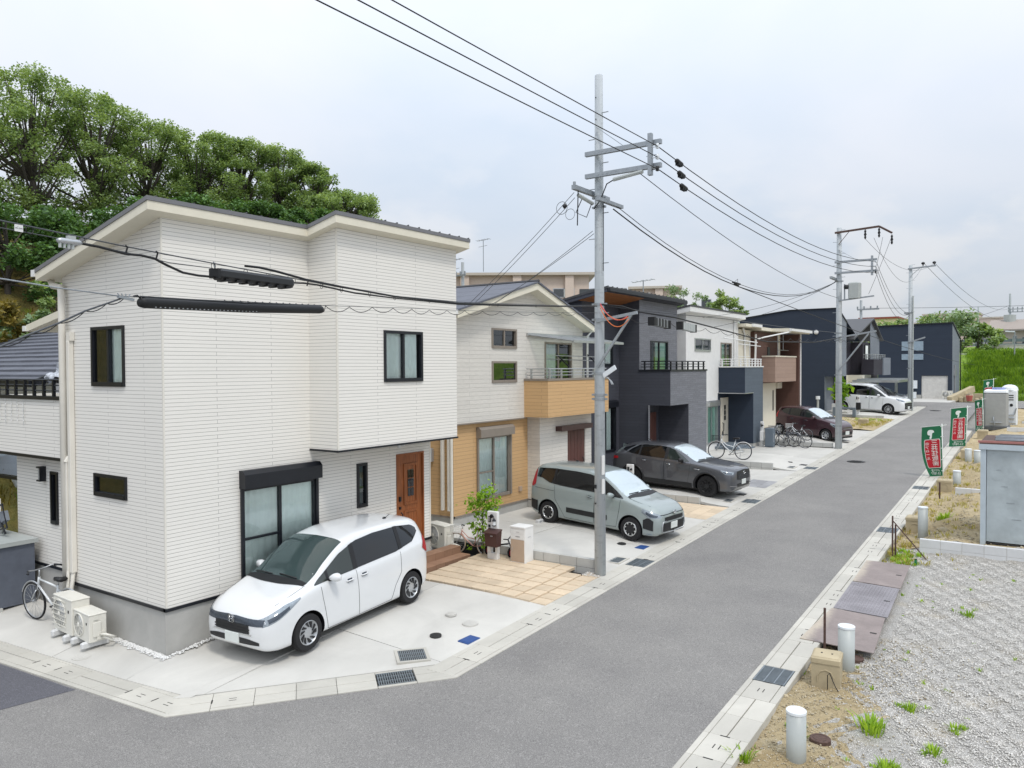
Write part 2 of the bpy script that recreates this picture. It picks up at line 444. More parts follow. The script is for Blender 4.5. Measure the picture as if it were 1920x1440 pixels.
def soil_mat():
 t = NT('sandy_soil'); p = t.pos()
 a = t.noise(p, .9, 6, .6, .5); b = t.noise(p, 12, 6, .7); f = t.noise(p, 70, 4, .75)
 cc = t.mix(t.rng(a, .35, .65), lin('bba883'), lin('d6c8a8'))
 cc = t.mix(t.rng(b, .45, .75, 0, .55), cc, lin('8f7d55'))
 cc = t.mix(t.rng(f, .3, .7, 0, .55), cc, lin('7c6a4c'))
 t.set(**{'Base Color': cc, 'Roughness': .95, 'Specular IOR Level': .15, 'Normal': t.bump(f, .9, .02, t.bump(b, .8, .05))})
 return t.m
m['soil'] = soil_mat()
def gravelbase():
 t = NT('gravel_bed'); p = t.pos()
 vo = t.n('TexVoronoi'); t.l(p, vo.inputs['Vector']); vo.inputs['Scale'].default_value = 48
 v2 = t.n('TexVoronoi'); t.l(p, v2.inputs['Vector']); v2.inputs['Scale'].default_value = 48; v2.feature = 'DISTANCE_TO_EDGE'
 cr = t.mix(t.rng(vo.outputs['Color'], 0, 1), lin('a5a29c'), lin('dad8d4'))
 cc = t.mix(t.rng(v2.outputs['Distance'], .0, .12), lin('8a857c'), cr)
 cc = t.mix(t.rng(t.noise(p, 1.1, 4), .56, .74, 0, .55), cc, lin('b5a687'))
 t.set(**{'Base Color': cc, 'Roughness': .9, 'Normal': t.bump(v2.outputs['Distance'], 1.0, .03)})
 return t.m
m['gravb'] = gravelbase()
m['stone'] = islands('gravel_stone', ['a5a29e', 'd9d6d0', 'c4c0b8', 'eae8e3', 'b8b4ae'])
m['pebble'] = islands('soil_pebble', ['9a8a6c', 'c9bda2', '8a7a5a', 'd4ccb8'])
def pole_mat():
 t = NT('pole_concrete'); p = t.pos()
 mp = t.n('Mapping'); t.l(p, mp.inputs[0]); mp.inputs['Scale'].default_value = (9, 9, 1.0)
 a = t.noise(mp.outputs[0], 1, 5, .6); mp2 = t.n('Mapping'); t.l(p, mp2.inputs[0]); mp2.inputs['Scale'].default_value = (5, 5, 11)
 b = t.noise(mp2.outputs[0], 1, 4, .6)
 cc = t.mix(t.rng(a, .3, .7), lin('a9b0b4'), lin('c2c7ca'))
 cc = t.mix(t.rng(b, .56, .70, 0, .45), cc, lin('84888c'))
 t.set(**{'Base Color': cc, 'Roughness': .75, 'Normal': t.bump(b, .25, .006)})
 return t.m
m['pole'] = pole_mat()
def hillmat(name, a, b, c):
 t = NT(name); p = t.pos()
 n = t.noise(p, .35, 6, .65, .6); f = t.noise(p, 3.5, 6, .7)
 cc = t.mix(t.rng(n, .35, .65), lin(a), lin(b)); cc = t.mix(t.rng(f, .4, .75, 0, .7), cc, lin(c))
 t.set(**{'Base Color': cc, 'Roughness': .95, 'Normal': t.bump(f, 1.0, .3)})
 return t.m
m['hill'] = hillmat('hill_earth', '6e6236', '8a7a3e', '4e5626')
m['green'] = hillmat('green_slope', '7d9c36', '9cba48', '56762a')
m['terr'] = hillmat('far_ground', '9c9a94', 'a8a6a0', '8a8a80')
# ================================================================ setting: ground, roads, gutters, driveways
def sstep(t):
 t = max(0., min(1., t)); return t * t * (3 - 2 * t)
def far_z(x, y):
 z = G(y) - .12
 return z
b = MB()
ys = [-40, -20, -10, 0, 5, 10, 20, 30, 40, 50, 62, 80, 120, 200, 400, 900, 2200]
xs = [-2200, -700, -300, -120, -60, -30, -15, -8, -3, 2, 8, 20, 60, 200, 700, 2200]
for i in range(len(xs) - 1):
 for j in range(len(ys) - 1):
  p = [(x, y, (G(y) - .16) if y > -20 else G(-20) - .16) for x, y in ((xs[i], ys[j]), (xs[i + 1], ys[j]), (xs[i + 1], ys[j + 1]), (xs[i], ys[j + 1]))]
  b.quad(*p)
b.build('ground', m['terr'], kind='structure')

# asphalt: side road, chamfered mouth and main street up to the cross street at its end
def XR(y): return -3.52 - .0118 * (max(y, 5) - 5)     # right gutter, road edge
b = MB()
def strip(pts_l, pts_r, dz=0.):
 for (a, c), (d, e_) in zip(zip(pts_l[:-1], pts_l[1:]), zip(pts_r[:-1], pts_r[1:])):
  b.quad(*[(x, y, G(y) + dz) for x, y in (a, d, e_, c)])
strip([(-60, -12), (-60, 2.0), (-13.9, 5.52), (-9.79, 5.87)], [(-3.3, -12), (-3.35, 0), (-3.52, 5), (-3.53, 5.87)])
strip([(-9.79, 5.87), (-7.22, 8.92), (-7.30, 13), (-7.34, 24), (-7.36, 40), (-7.34, 57), (-7.3, 62), (-40, 62.02), (-40, 69), (-40, 69.1)],
  [(-3.53, 5.87), (-3.56, 8.92), (XR(13), 13), (XR(24), 24), (XR(40), 40), (XR(57), 57), (XR(62), 62), (30, 62.02), (30, 69), (30, 69.1)])
b.build('road', m['asph'], kind='structure')
b = MB()
b.add([(x, y, G(y) + .004) for x, y in ((-60, -12), (-21, -12), (-12.35, 3.4), (-11.99, 4.76), (-11.75, 5.665), (-13.9, 5.49), (-60, 1.97))], [tuple(range(7))])
b.build('side_road', m['asphd'], kind='structure')
for x, y in ((-6.42, 33.2), (-6.42, 58.4)):
 t = thing('manhole_cover', 'round dark manhole cover in the asphalt ' + ('halfway up the street' if y < 40 else 'near the far end of the street'), 'manhole cover', (x, y, G(y)), group='manhole covers in the street')
 b = MB((x, y, G(y))); b.cyl((x, y), .34, G(y) - .02, G(y) + .012, 24); b.build('frame', m['lidk'], t)
 b = MB((x, y, G(y))); b.cyl((x, y), .29, G(y), G(y) + .018, 24)
 for k in range(-3, 4): b.box(x - .2, x + .2, y + k * .07 - .012, y + k * .07 + .012, G(y) + .015, G(y) + .023)
 b.build('lid', m['lidk'], t)

# ---- precast gutter blocks
def gut_mesh(kind, Lb=.594):
 b = MB(); z0 = -.12; z1 = .018
 if kind == 0:      # plain channel block: kerb strip, two slabs and a slot between them
  b.bbox(0, Lb, .0, .075, z0, z1, .006); b.bbox(0, Lb, .082, .285, z0, z1, .005); b.bbox(0, Lb, .300, .57, z0, z1, .005)
 elif kind == 1:    # lid block: one lid with two lifting slots and a hand hole
  b.bbox(0, Lb, .0, .075, z0, z1, .006); b.bbox(.0, Lb, .084, .470, z0, z1 + .002, .005); b.bbox(0, Lb, .478, .57, z0, z1, .005)
  for yy in (.235, .305): b.box(Lb * .40, Lb * .58, yy, yy + .012, z1, z1 + .0035, 1)
  b.box(-.01, .012, .22, .34, z1 - .01, z1 + .0035, 1)
 else:              # steel grate block
  b.bbox(0, Lb, .0, .06, z0, z1, .006); b.bbox(0, Lb, .515, .57, z0, z1, .006)
  b.box(0.01, Lb - .01, .06, .515, z0, z1 - .025, 1)
  for k in range(16): b.box(.02 + k * .0355, .034 + k * .0355, .062, .513, z1 - .03, z1 + .001, 2)
  for yy in (.07, .21, .355, .49): b.box(.01, Lb - .01, yy, yy + .014, z1 - .03, z1 + .003, 2)
 me = b.mesh('gutter_block')
 for q in (m['gut'], m['gutd'], m['grate']): me.materials.append(q)
 return me
GM = [gut_mesh(k) for k in range(3)]
def gutter(name, a, c, kinds, start=0, full=60):
 """blocks laid from a to c, the 57 cm width to the left of that direction"""
 A, B = Vector((a[0], a[1], G(a[1]))), Vector((c[0], c[1], G(c[1])))
 d = B - A; ln = d.length; n = max(1, round(ln / .6)); d.normalize()
 side = Vector((-d.y, d.x, 0)).normalized(); up = d.cross(side)
 R = Matrix((d, side, up)).transposed().to_4x4()
 gb = MB()
 gb.hexa([A + side * .0 - up * .13, B - up * .13, B + side * .57 - up * .13, A + side * .57 - up * .13, A - up * .03, B - up * .03, B + side * .57 - up * .03, A + side * .57 - up * .03])
 root = gb.build(name, m['gutd'], kind='structure')
 for i in range(min(n, full)):
  me = GM[kinds(i + start)]
  o = link('gutter_block', me, root)
  o.matrix_world = Matrix.Translation(A + d * (ln / n * i)) @ R @ Matrix.Diagonal((ln / n / .6, 1, 1, 1))
 if n > full:
  b = MB()
  for i in range(full, n):
   P = A + d * (ln / n * i); Q = A + d * (ln / n * (i + 1) - .008)
   for s0, s1 in ((0, .075), (.085, .285), (.3, .57)):
    b.hexa([P + side * s0 - up * .12, Q + side * s0 - up * .12, Q + side * s1 - up * .12, P + side * s1 - up * .12, P + side * s0 + up * .018, Q + side * s0 + up * .018, Q + side * s1 + up * .018, P + side * s1 + up * .018])
  b.build('gutter_block', m['gut'], root, kind='stuff')
kp = lambda i: 1 if i % 6 in (2, 3) else 0
gutter('gutter_main_left', (-7.22, 8.92), (-7.33, 61.6), lambda i: 2 if i in (11, 24, 36) else (1 if i % 7 in (1, 4, 5) else 0), full=55)
gutter('gutter_chamfer', (-9.79, 5.87), (-7.22, 8.92), lambda i: 2 if i == 5 else (1 if i == 1 else 0))
gutter('gutter_side_road', (-21, 4.9), (-9.79, 5.87), lambda i: 1 if i % 4 in (1, 2) else 0)
# right-hand gutter runs the other way so that its kerb strip faces the road
gutter('gutter_right', (XR(46), 46), (-3.50, 4.5), lambda i: 0, full=0)
o = bpy.data.objects['gutter_right']
for ch in list(o.children): bpy.data.objects.remove(ch)
bpy.data.objects.remove(o)
def gutter_right():
 gb = MB(); n = 70; y0 = 4.5
 def P(i): y = y0 + i * .6; return Vector((XR(y), y, G(y)))
 gb.hexa([P(0) - Vector((0, 0, .25)), P(0) + Vector((.57, 0, -.25)), P(n) + Vector((.57, 0, -.25)), P(n) - Vector((0, 0, .25)), P(0) - Vector((0, 0, .03)), P(0) + Vector((.57, 0, -.03)), P(n) + Vector((.57, 0, -.03)), P(n) - Vector((0, 0, .03))])
 root = gb.build('gutter_right', m['gut'], kind='structure')
 for i in range(n):
  A, B = P(i), P(i + 1); d = (B - A).normalized(); side = Vector((d.y, -d.x, 0)); up = side.cross(d)
  R = Matrix((-d, side, up)).transposed().to_4x4()
  k = 2 if i in (11, 28, 39) else (1 if i in (6, 7, 10, 14, 17, 18, 21, 24, 25, 30, 31, 35, 42, 46) else 0)
  o = link('gutter_block', GM[k], root); o.matrix_world = Matrix.Translation(B) @ R
gutter_right()

# ---- lots on the left: surface height from gutter edge to the house
XI = -7.775
LOT = {1: (9.2, 14.6, None), 2: (14.68, 22.45, .48), 3: (22.5, 29.8, .66), 4: (29.86, 36.85, .92), 5: (36.9, 44.5, 1.2), 7: (51.2, 61.5, 1.62)}
def h1(x, y):
 d = min(XI - x, y - 6.44 - .0869 * (x + 9.84), -.763 * (x + 10.226) + .642 * (y - 6.237))
 return G(y) + .10 * max(0., min(1., d / 1.3)) + .012
def hl(k, x, y):
 zb = LOT[k][2]; t = sstep((XI - x) / 2.2)
 return (G(y) + .012) * (1 - t) + zb * t
def bed(name, pts, zf, mt):
 b = MB(); b.prism(pts, lambda x, y: zf(x, y) - .4, zf, 0); return b.build(name, mt, kind='structure')
drv = bed('driveway_corner_house', [(-20, 5.52), (-10.0, 6.42), (-7.68, 9.24), (-7.76, 14.6), (-11.7, 14.6), (-11.7, 7.3), (-20, 7.45)], lambda x, y: G(y) - .03, m['gutd'])
gp = .008
def slab1(pts):
 b = MB(); c = Vector((sum(p[0] for p in pts) / len(pts), sum(p[1] for p in pts) / len(pts)))
 q = []
 for p in pts:
  d = Vector(p) - c; q.append(tuple(c + d * (1 - gp / max(d.length, .1))))
 b.prism(q, lambda x, y: h1(x, y) - .3, h1); b.build('slab', m['slab'], drv)
slab1([(-20, 5.53), (-13.36, 6.08), (-13.64, 7.2), (-20, 7.4)])
slab1([(-13.36, 6.08), (-11.42, 6.24), (-11.54, 7.15), (-13.64, 7.2)])
slab1([(-11.42, 6.24), (-10.02, 6.41), (-10.22, 6.26), (-9.95, 6.58), (-10.0, 7.9), (-10.05, 9.23), (-11.60, 9.23), (-11.60, 7.1)])
slab1([(-9.95, 6.58), (-7.70, 9.24), (-10.04, 9.22), (-10.0, 7.9)])
slab1([(-11.6, 9.23), (-10.05, 9.23), (-10.2, 12.13), (-11.6, 12.05)])
slab1([(-10.05, 9.23), (-7.70, 9.24), (-7.775, 9.4), (-7.775, 12.40), (-10.2, 12.13)])
# beige pavers of the entrance apron
nx, ny = 9, 7
for i in range(nx):
 for j in range(ny):
  x0 = -10.92 + i * .348; y0 = 12.22 + j * .338
  sk = .026 * (x0 + 10.9) * (1 - j / ny)
  if x0 + .34 > -7.76: continue
  if i == nx - 2 and j == ny - 1: continue
  b = MB((x0, y0, 0)); z = h1(x0, y0) + rnd.uniform(-.002, .002)
  b.bbox(x0, x0 + .342, y0 + sk, y0 + .332 + sk * .85, z - .06, z, .006)
  o = b.build('paver', m['tile'], drv, loc=(x0, y0, 0))
# white gravel strip along the foundation
def pebbles(name, mat, n, fn, r0, r1, flat=.6, seed=1, parent=None, kind='stuff', sides=0):
 rs = np.random.RandomState(seed)
 base = np.array([(1, 0, 0), (0, 1, 0), (-1, 0, 0), (0, -1, 0), (0, 0, 1), (0, 0, -.5)], float)
 fc = np.array([(0, 1, 4), (1, 2, 4), (2, 3, 4), (3, 0, 4), (1, 0, 5), (2, 1, 5), (3, 2, 5), (0, 3, 5)])
 P = np.array([fn(rs) for _ in range(n)])
 s = rs.uniform(r0, r1, (n, 1, 1)) * rs.uniform(.7, 1.3, (n, 6, 3)); s[:, :, 2] *= flat
 q = rs.uniform(0, 6.28, n); c, sn = np.cos(q), np.sin(q)
 V = base[None] * s; X = V[:, :, 0] * c[:, None] - V[:, :, 1] * sn[:, None]; Y = V[:, :, 0] * sn[:, None] + V[:, :, 1] * c[:, None]
 V = np.stack([X, Y, V[:, :, 2]], -1) + P[:, None]
 F = fc[None] + (np.arange(n) * 6)[:, None, None]
 return npmesh(name, V.reshape(-1, 3), F.reshape(-1, 3), mat, parent, kind)
def npmesh(name, V, F, mat, parent=None, kind=None, smooth=False):
 me = bpy.data.meshes.new(name); k = F.shape[1]
 me.vertices.add(len(V)); me.vertices.foreach_set('co', V.astype(np.float32).ravel())
 me.loops.add(F.size); me.loops.foreach_set('vertex_index', F.astype(np.int32).ravel())
 me.polygons.add(len(F)); me.polygons.foreach_set('loop_start', np.arange(0, F.size, k, dtype=np.int32))
 me.polygons.foreach_set('loop_total', np.full(len(F), k, np.int32))
 if smooth: me.polygons.foreach_set('use_smooth', [True] * len(F))
 me.update(calc_edges=True)
 me.materials.append(mat)
 return link(name, me, parent, kind=kind)
m['wstone'] = islands('white_chip', ['c8c8c6', 'eeeeec', 'dcdcda'])
def fw(r):
 if r.rand() < .5: x = r.uniform(-13.1, -11.5); y = 7.0 - abs(r.normal(0, .05)); return x, y, h1(x, y) + .01
 y = r.uniform(7, 12); x = -11.57 + abs(r.normal(0, .05)); return x, y, h1(x, y) + .01
pebbles('white_gravel', m['wstone'], 1600, fw, .012, .028, .7, 3)
# raised lots further up the street
for k, nm in ((2, 'second'), (3, 'third'), (4, 'fourth'), (5, 'fifth'), (7, 'seventh')):
 y0, y1, zb = LOT[k]
 f = lambda x, y, k=k: hl(k, x, y)
 b = MB(); xs_ = [-16, -12, -10.4, -9.9, -9.4, -8.9, -8.4, XI - .005]
 for i in range(len(xs_) - 1):
  b.hexa([(xs_[i], y0, f(xs_[i], y0) - .45), (xs_[i + 1], y0, f(xs_[i + 1], y0) - .45), (xs_[i + 1], y1, f(xs_[i + 1], y1) - .45), (xs_[i], y1, f(xs_[i], y1) - .45)] +
    [(xs_[i], y0, f(xs_[i], y0) - .07), (xs_[i + 1], y0, f(xs_[i + 1], y0) - .07), (xs_[i + 1], y1, f(xs_[i + 1], y1) - .07), (xs_[i], y1, f(xs_[i], y1) - .07)])
 root = b.build('driveway_%s_house' % nm, m['gutd'] if k < 5 else m['slab'], kind='structure')
 cells = [(-16, -10.55), (-10.54, XI - .005)]
 ycut = {2: [y0, 17.05, 20.55, y1], 3: [y0, 25.5, y1], 4: [y0, 33.2, y1], 5: [y0, 40.7, y1], 7: [y0, 56.5, y1]}[k]
 for ya, yb in zip(ycut[:-1], ycut[1:]):
  pav = k == 2 and ya > 20
  for xa, xb in cells:
   if pav and xb > -10: xb = -10.0
   b = MB(); xx = np.linspace(xa + .004, xb - .004, 9)
   for q in range(8):
    b.hexa([(xx[q], ya + .005, f(xx[q], ya) - .2), (xx[q + 1], ya + .005, f(xx[q + 1], ya) - .2), (xx[q + 1], yb - .005, f(xx[q + 1], yb) - .2), (xx[q], yb - .005, f(xx[q], yb) - .2),
      (xx[q], ya + .005, f(xx[q], ya)), (xx[q + 1], ya + .005, f(xx[q + 1], ya)), (xx[q + 1], yb - .005, f(xx[q + 1], yb)), (xx[q], yb - .005, f(xx[q], yb))])
   b.build('slab', m['slab'], root)
  if pav or k == 3 and ya > 25:
   mt = m['tile'] if k == 2 else m['tileg']
   X0, X1, Y0, Y1, nxx, nyy = (-9.98, XI - .01, ya + .01, yb - .06, 6, 4) if k == 2 else (-9.4, XI - .01, 25.9, 27.3, 5, 5)
   sx, sy = (X1 - X0) / nxx, (Y1 - Y0) / nyy
   for i in range(nxx):
    for j in range(nyy):
     xa, yb2 = X0 + i * sx, Y0 + j * sy
     b = MB((xa, yb2, 0)); p4 = [(xa + .004, yb2 + .004), (xa + sx - .004, yb2 + .004), (xa + sx - .004, yb2 + sy - .004), (xa + .004, yb2 + sy - .004)]
     dz = .006 if k == 3 else 0
     b.prism(p4, lambda x, y: f(x, y) - .05, lambda x, y: f(x, y) + dz)
     b.build('paver', mt, root, loc=(xa, yb2, 0))
# vacant lot between the fifth and the seventh house
b = MB()
for i in range(16):
 for j in range(12):
  q = []
  for x, y in ((i, j), (i + 1, j), (i + 1, j + 1), (i, j + 1)):
   X, Y = -7.78 - x * .65, 44.5 + y * .56
   q.append((X, Y, G(Y) + .03 + .10 * sstep((XI - X) / 3) + .05 * math.sin(X * 2.1 + Y) * (x > 0)))
  b.quad(*q[::-1])
b.build('vacant_soil_lot', m['soil'], kind='structure')

# ---- block retaining walls between the lots
def blockwall(name, label, x0, x1, y, zbot, ztop, th=.12, mat='block', L_=.4, H_=.195, cap=False):
 t = thing(name, label, 'block wall', (x0, y, zbot(x0)), group='low concrete block walls')
 nrow = max(1, round((ztop - zbot((x0 + x1) / 2)) / H_ + .35)); n = max(1, round((x1 - x0) / L_)); l = (x1 - x0) / n
 o0 = (x0, y, zbot(x0))
 b = MB(o0); b.box(x0 + .01, x1 - .01, y - th * .42, y + th * .42, ztop - nrow * H_ - .05, ztop - .015); b.build('mortar_core', m['gutd' if mat == 'block' else 'gut'], t)
 for r in range(nrow):
  for i in range(n):
   b = MB(o0); z1 = ztop - r * H_
   b.bbox(x0 + i * l + .004, x0 + (i + 1) * l - .004, y - th / 2, y + th / 2, z1 - H_ + .005, z1 - .003, .004)
   b.build('block', m[mat], t)
 return t
blockwall('block_wall', 'two course grey block wall beside the beige pavers left of the tall concrete pole', -11.0, -8.02, 14.64, lambda x: .2, .50)
blockwall('block_wall', 'pale single course block wall at the nose of the sage green van', -11.0, -8.72, 22.47, lambda x: .45, .68)
blockwall('block_wall', 'pale single course block wall beyond the dark grey SUV, bicycle leaning behind it', -11.2, -8.70, 29.83, lambda x: .7, .94)
blockwall('block_wall', 'low grey block wall under the dark bicycles in front of the purple hatchback', -11.5, -8.10, 36.88, lambda x: .92, 1.14)
blockwall('block_wall', 'grey block wall in front of the white minivan at the edge of the vacant lot', -13.2, -8.35, 51.15, lambda x: 1.38, 1.60)

# ---- covers in the driveways
def cover(kind, x, y, k, label, mat, rot=0, sx=.3, sy=.22):
 f = (lambda a, c: h1(a, c)) if k == 1 else (lambda a, c: hl(k, a, c))
 z = f(x, y)
 sl = math.atan(GS)
 b = MB()
 if kind == 'round':
  b.cyl((0, 0), sx, -.03, .006, 24); b.cyl((0, 0), sx * .8, 0, .010, 24)
  for q in range(-2, 3): b.box(-sx * .6, sx * .6, q * sx * .25 - .008, q * sx * .25 + .008, .008, .013)
  b.build('drain_cover', m[mat], None, label=label, cat='drain cover', loc=(x, y, z), rot=(sl, 0, rot))
 elif kind == 'rect':
  b.bbox(-sx / 2, sx / 2, -sy / 2, sy / 2, -.03, .008, .004); b.box(-sx * .42, sx * .42, -sy * .42, sy * .42, .006, .012)
  b.build('water_meter_cover', m[mat], None, label=label, cat='meter lid', loc=(x, y, z), rot=(sl, 0, rot))
 else:
  t = thing('drain_grate', label, 'drain grate', (x, y, z), (sl, 0, rot))
  b.box(-sx / 2, sx / 2, -sy / 2, sy / 2, -.04, .001); b.build('pit', m['gutd'], t)
  b = MB();
  for s in (-1, 1):
   b.box(-sx / 2 - .05, sx / 2 + .05, s * (sy / 2 + .025) - .025, s * (sy / 2 + .025) + .025, -.03, .008)
   b.box(s * (sx / 2 + .025) - .025, s * (sx / 2 + .025) + .025, -sy / 2, sy / 2, -.03, .008)
  b.build('frame', m['gut'], t)
  b = MB()
  for q in range(14): b.box(-sx / 2 + .008 + q * sx / 14, -sx / 2 + .008 + q * sx / 14 + sx / 26, -sy / 2, sy / 2, -.02, .006)
  for q in (-1, 1): b.box(-sx / 2, sx / 2, q * sy / 6 - .006, q * sy / 6 + .006, -.02, .009)
  b.build('bars', m['grate'], t)
cover('grate', -8.30, 9.15, 1, 'square steel drain grate set in the corner driveway, white concrete around it', 'grate', .86, .42, .42)
cover('rect', -7.96, 10.18, 1, 'blue meter lid in the corner driveway beside the gutter', 'lidb', math.pi / 2, .34, .22)
cover('round', -8.50, 9.96, 1, 'small black round cover left of the blue lid in the corner driveway', 'lidk', 0, .10)
cover('round', -8.90, 10.86, 1, 'faint small concrete coloured round cover near the white van in the corner driveway', 'slab', 0, .10)
cover('round', -8.37, 10.74, 1, 'faint larger concrete coloured round cover above the blue lid in the corner driveway', 'slab', 0, .14)
cover('round', -12.9, 6.35, 1, 'pale round cover in the concrete in front of the two outdoor units', 'slab', 0, .17)
cover('rect', -8.05, 17.02, 2, 'blue meter lid in front of the sage green van', 'lidb', math.pi / 2, .36, .24)
cover('round', -8.56, 16.9, 2, 'dark round cover near the front wheel of the sage green van', 'lidk', 0, .13)
cover('grate', -8.12, 15.7, 2, 'small drain grate just behind the tall pole on the second driveway', 'grate', 0, .42, .42)
cover('rect', -8.12, 24.48, 3, 'dark meter lid under the bumper of the dark grey SUV', 'lidk', math.pi / 2, .36, .26)
cover('grate', -8.22, 23.3, 3, 'small drain grate beside the front wheel of the dark grey SUV', 'grate', 0, .42, .42)
cover('rect', -7.98, 31.4, 4, 'dark meter lid near the gutter in the fourth driveway', 'lidk', math.pi / 2, .36, .26)
cover('grate', -8.3, 30.5, 4, 'small drain grate beyond the third block wall', 'grate', 0, .42, .42)
cover('round', -8.57, 31.6, 4, 'small dark round cover in the fourth driveway', 'lidk', 0, .12)
cover('rect', -8.0, 39.0, 5, 'dark meter lid in front of the purple hatchback', 'lidk', math.pi / 2, .36, .26)

# ================================================================ right-hand lots
def soil_z(x, y):
 n = .022 * math.sin(x * 5.1 + y * 3.3) + .018 * math.sin(x * 9.7 - y * 7.1) + .012 * math.sin(x * 17 + y * 13)
 if y < 20.2:
  mound = .10 * math.exp(-((x + 2.45) ** 2) / .35) * math.exp(-((y - 10.9) ** 2) / .25)
  return G(y) - .10 + n * .6 + mound
 return G(y) - .10 + n + (.30 - .004 * (y - 20)) * sstep((x + 2.9) / 1.1)
def patch(name, x0, x1, y0, y1, nx_, ny_, mt, kind='structure', dz=0):
 V = [];
 for j in range(ny_ + 1):
  for i in range(nx_ + 1):
   x = x0 + (x1 - x0) * i / nx_; y = y0 + (y1 - y0) * j / ny_; V.append((x, y, soil_z(x, y) + dz))
 F = [(j * (nx_ + 1) + i, j * (nx_ + 1) + i + 1, (j + 1) * (nx_ + 1) + i + 1, (j + 1) * (nx_ + 1) + i) for j in range(ny_) for i in range(nx_)]
 return npmesh(name, np.array(V), np.array(F), mt, kind=kind, smooth=True)
patch('gravel_lot', -3.02, 9, 2, 20.25, 70, 90, m['gravb'])
patch('soil_lot', -3.3, 12, 20.25, 61, 60, 160, m['soil'])
# soil apron along the gutter, feathering into the gravel
def apron():
 V = []; F = []; nx_, ny_ = 26, 80
 for j in range(ny_ + 1):
  y = 4 + 9.2 * j / ny_
  wd = (1.15 + .25 * math.sin(y * 1.7) + .15 * math.sin(y * 4.1)) * (1.25 if y < 10.5 else 1.25 - .42 * (y - 10.5) / 1.0 * (y < 12.2) - (.7 if y >= 12.2 else 0))
  wd = max(.35, wd)
  for i in range(nx_ + 1):
   x = -3.02 + wd * i / nx_
   V.append((x, y, soil_z(x, y) + .022 * (1 - (i / nx_) ** 2) + .012 * math.sin(31 * x + 7 * y) * math.sin(23 * y) - .006))
 for j in range(ny_):
  for i in range(nx_): a = j * (nx_ + 1) + i; F.append((a, a + 1, a + nx_ + 2, a + nx_ + 1))
 npmesh('soil_apron', np.array(V), np.array(F), m['soil'], kind='structure', smooth=True)
apron()
def gv(r):
 while True:
  y = 7.6 + 12.5 * r.rand() ** 1.25; x = r.uniform(-2.9, 1.9)
  e_ = x + 1.62 + .35 * math.sin(y * 1.7) + (.9 if y > 12.4 else 0)
  if e_ < 0 and r.rand() > math.exp(e_ * 5): continue
  if x < -2.2 and 12.9 < y < 18.5: continue
  return x, y, soil_z(x, y) + .006
pebbles('gravel', m['stone'], 90000, gv, .006, .017, .8, 5)
def pb(r):
 y = 5 + 9 * r.rand(); x = -3.0 + abs(r.normal(0, .75)); return x, y, soil_z(x, y) + .018
pebbles('soil_stones', m['pebble'], 5200, pb, .005, .018, .8, 6)
def pb2(r):
 y = 20.4 + 22 * r.rand() ** 1.4; x = -3.2 + 3.5 * r.rand(); return x, y, soil_z(x, y) + .008
pebbles('soil_clods', m['pebble'], 3500, pb2, .008, .035, .7, 8)
# grass tufts
def tufts(name, mat, spots, seed, kind='stuff', label=None, cat=None, blade=.13, nb=26, spread=.09):
 rs = np.random.RandomState(seed); V = []; F = []
 for (x, y, z, s) in spots:
  for k in range(int(nb * s) + 4):
   q = rs.uniform(0, 6.28); r = spread * s * rs.rand() ** .7; l = blade * s * rs.uniform(.5, 1.1); w = .006 + .005 * s
   bx, by = x + r * math.cos(q), y + r * math.sin(q); lean = rs.uniform(.2, .9) * l
   px_, py_ = -math.sin(q) * w, math.cos(q) * w; n = len(V)
   V += [(bx - px_, by - py_, z - .01), (bx + px_, by + py_, z - .01), (bx + math.cos(q) * lean * .45 + px_ * .8, by + math.sin(q) * lean * .45 + py_ * .8, z + l * .65), (bx + math.cos(q) * lean * .45 - px_ * .8, by + math.sin(q) * lean * .45 - py_ * .8, z + l * .65),
     (bx + math.cos(q) * lean, by + math.sin(q) * lean, z + l * .9), (bx + math.cos(q) * lean, by + math.sin(q) * lean, z + l * .9 + .002)]
   F += [(n, n + 1, n + 2, n + 3), (n + 3, n + 2, n + 4, n + 5)]
 o = npmesh(name, np.array(V), np.array(F), mat, kind=kind)
 if label: o['label'] = label; o['category'] = cat
 return o
def wt(x, y, s): return (x, y, soil_z(x, y), s)
for (x, y, s, lb) in ((-1.86, 10.55, 1.7, 'largest bright green weed on the soil between the two grey pipes'), (-2.62, 10.05, 1.0, 'bright weed sprouting right behind the nearest grey pipe'), (-3.0, 9.05, 1.3, 'green weed at the gutter edge in the bottom of the photo'),
      (-1.55, 9.75, 1.1, 'wide dull green weed on the gravel edge at the bottom'), (-1.15, 10.4, .9, 'bright small weed on the gravel right of the largest weed'), (-1.55, 11.55, .9, 'small weed in the gravel behind the concrete box'),
      (-1.0, 11.2, .8, 'thin weed alone in the open gravel'), (-.45, 10.2, .9, 'flat star shaped weed on the right of the gravel'), (-2.35, 23.6, 1.6, 'green weed on the soil behind the block wall'), (-1.2, 15.9, .9, 'yellowish weed patch in the gravel beside the steel plates')):
 tufts('weed', m['grassg'], [wt(x, y, s)] + [wt(x + rnd.uniform(-.14, .14), y + rnd.uniform(-.14, .14), s * .5) for _ in range(4)], int(x * 100 + y * 7) % 999, 'thing', lb, 'weed')
rs = np.random.RandomState(4)
tufts('sparse_grass', m['grassg'], [wt(-3.05 + abs(rs.normal(0, 1.1)), 8 + 11 * rs.rand(), rs.uniform(.2, .5)) for _ in range(70)], 9, nb=12)
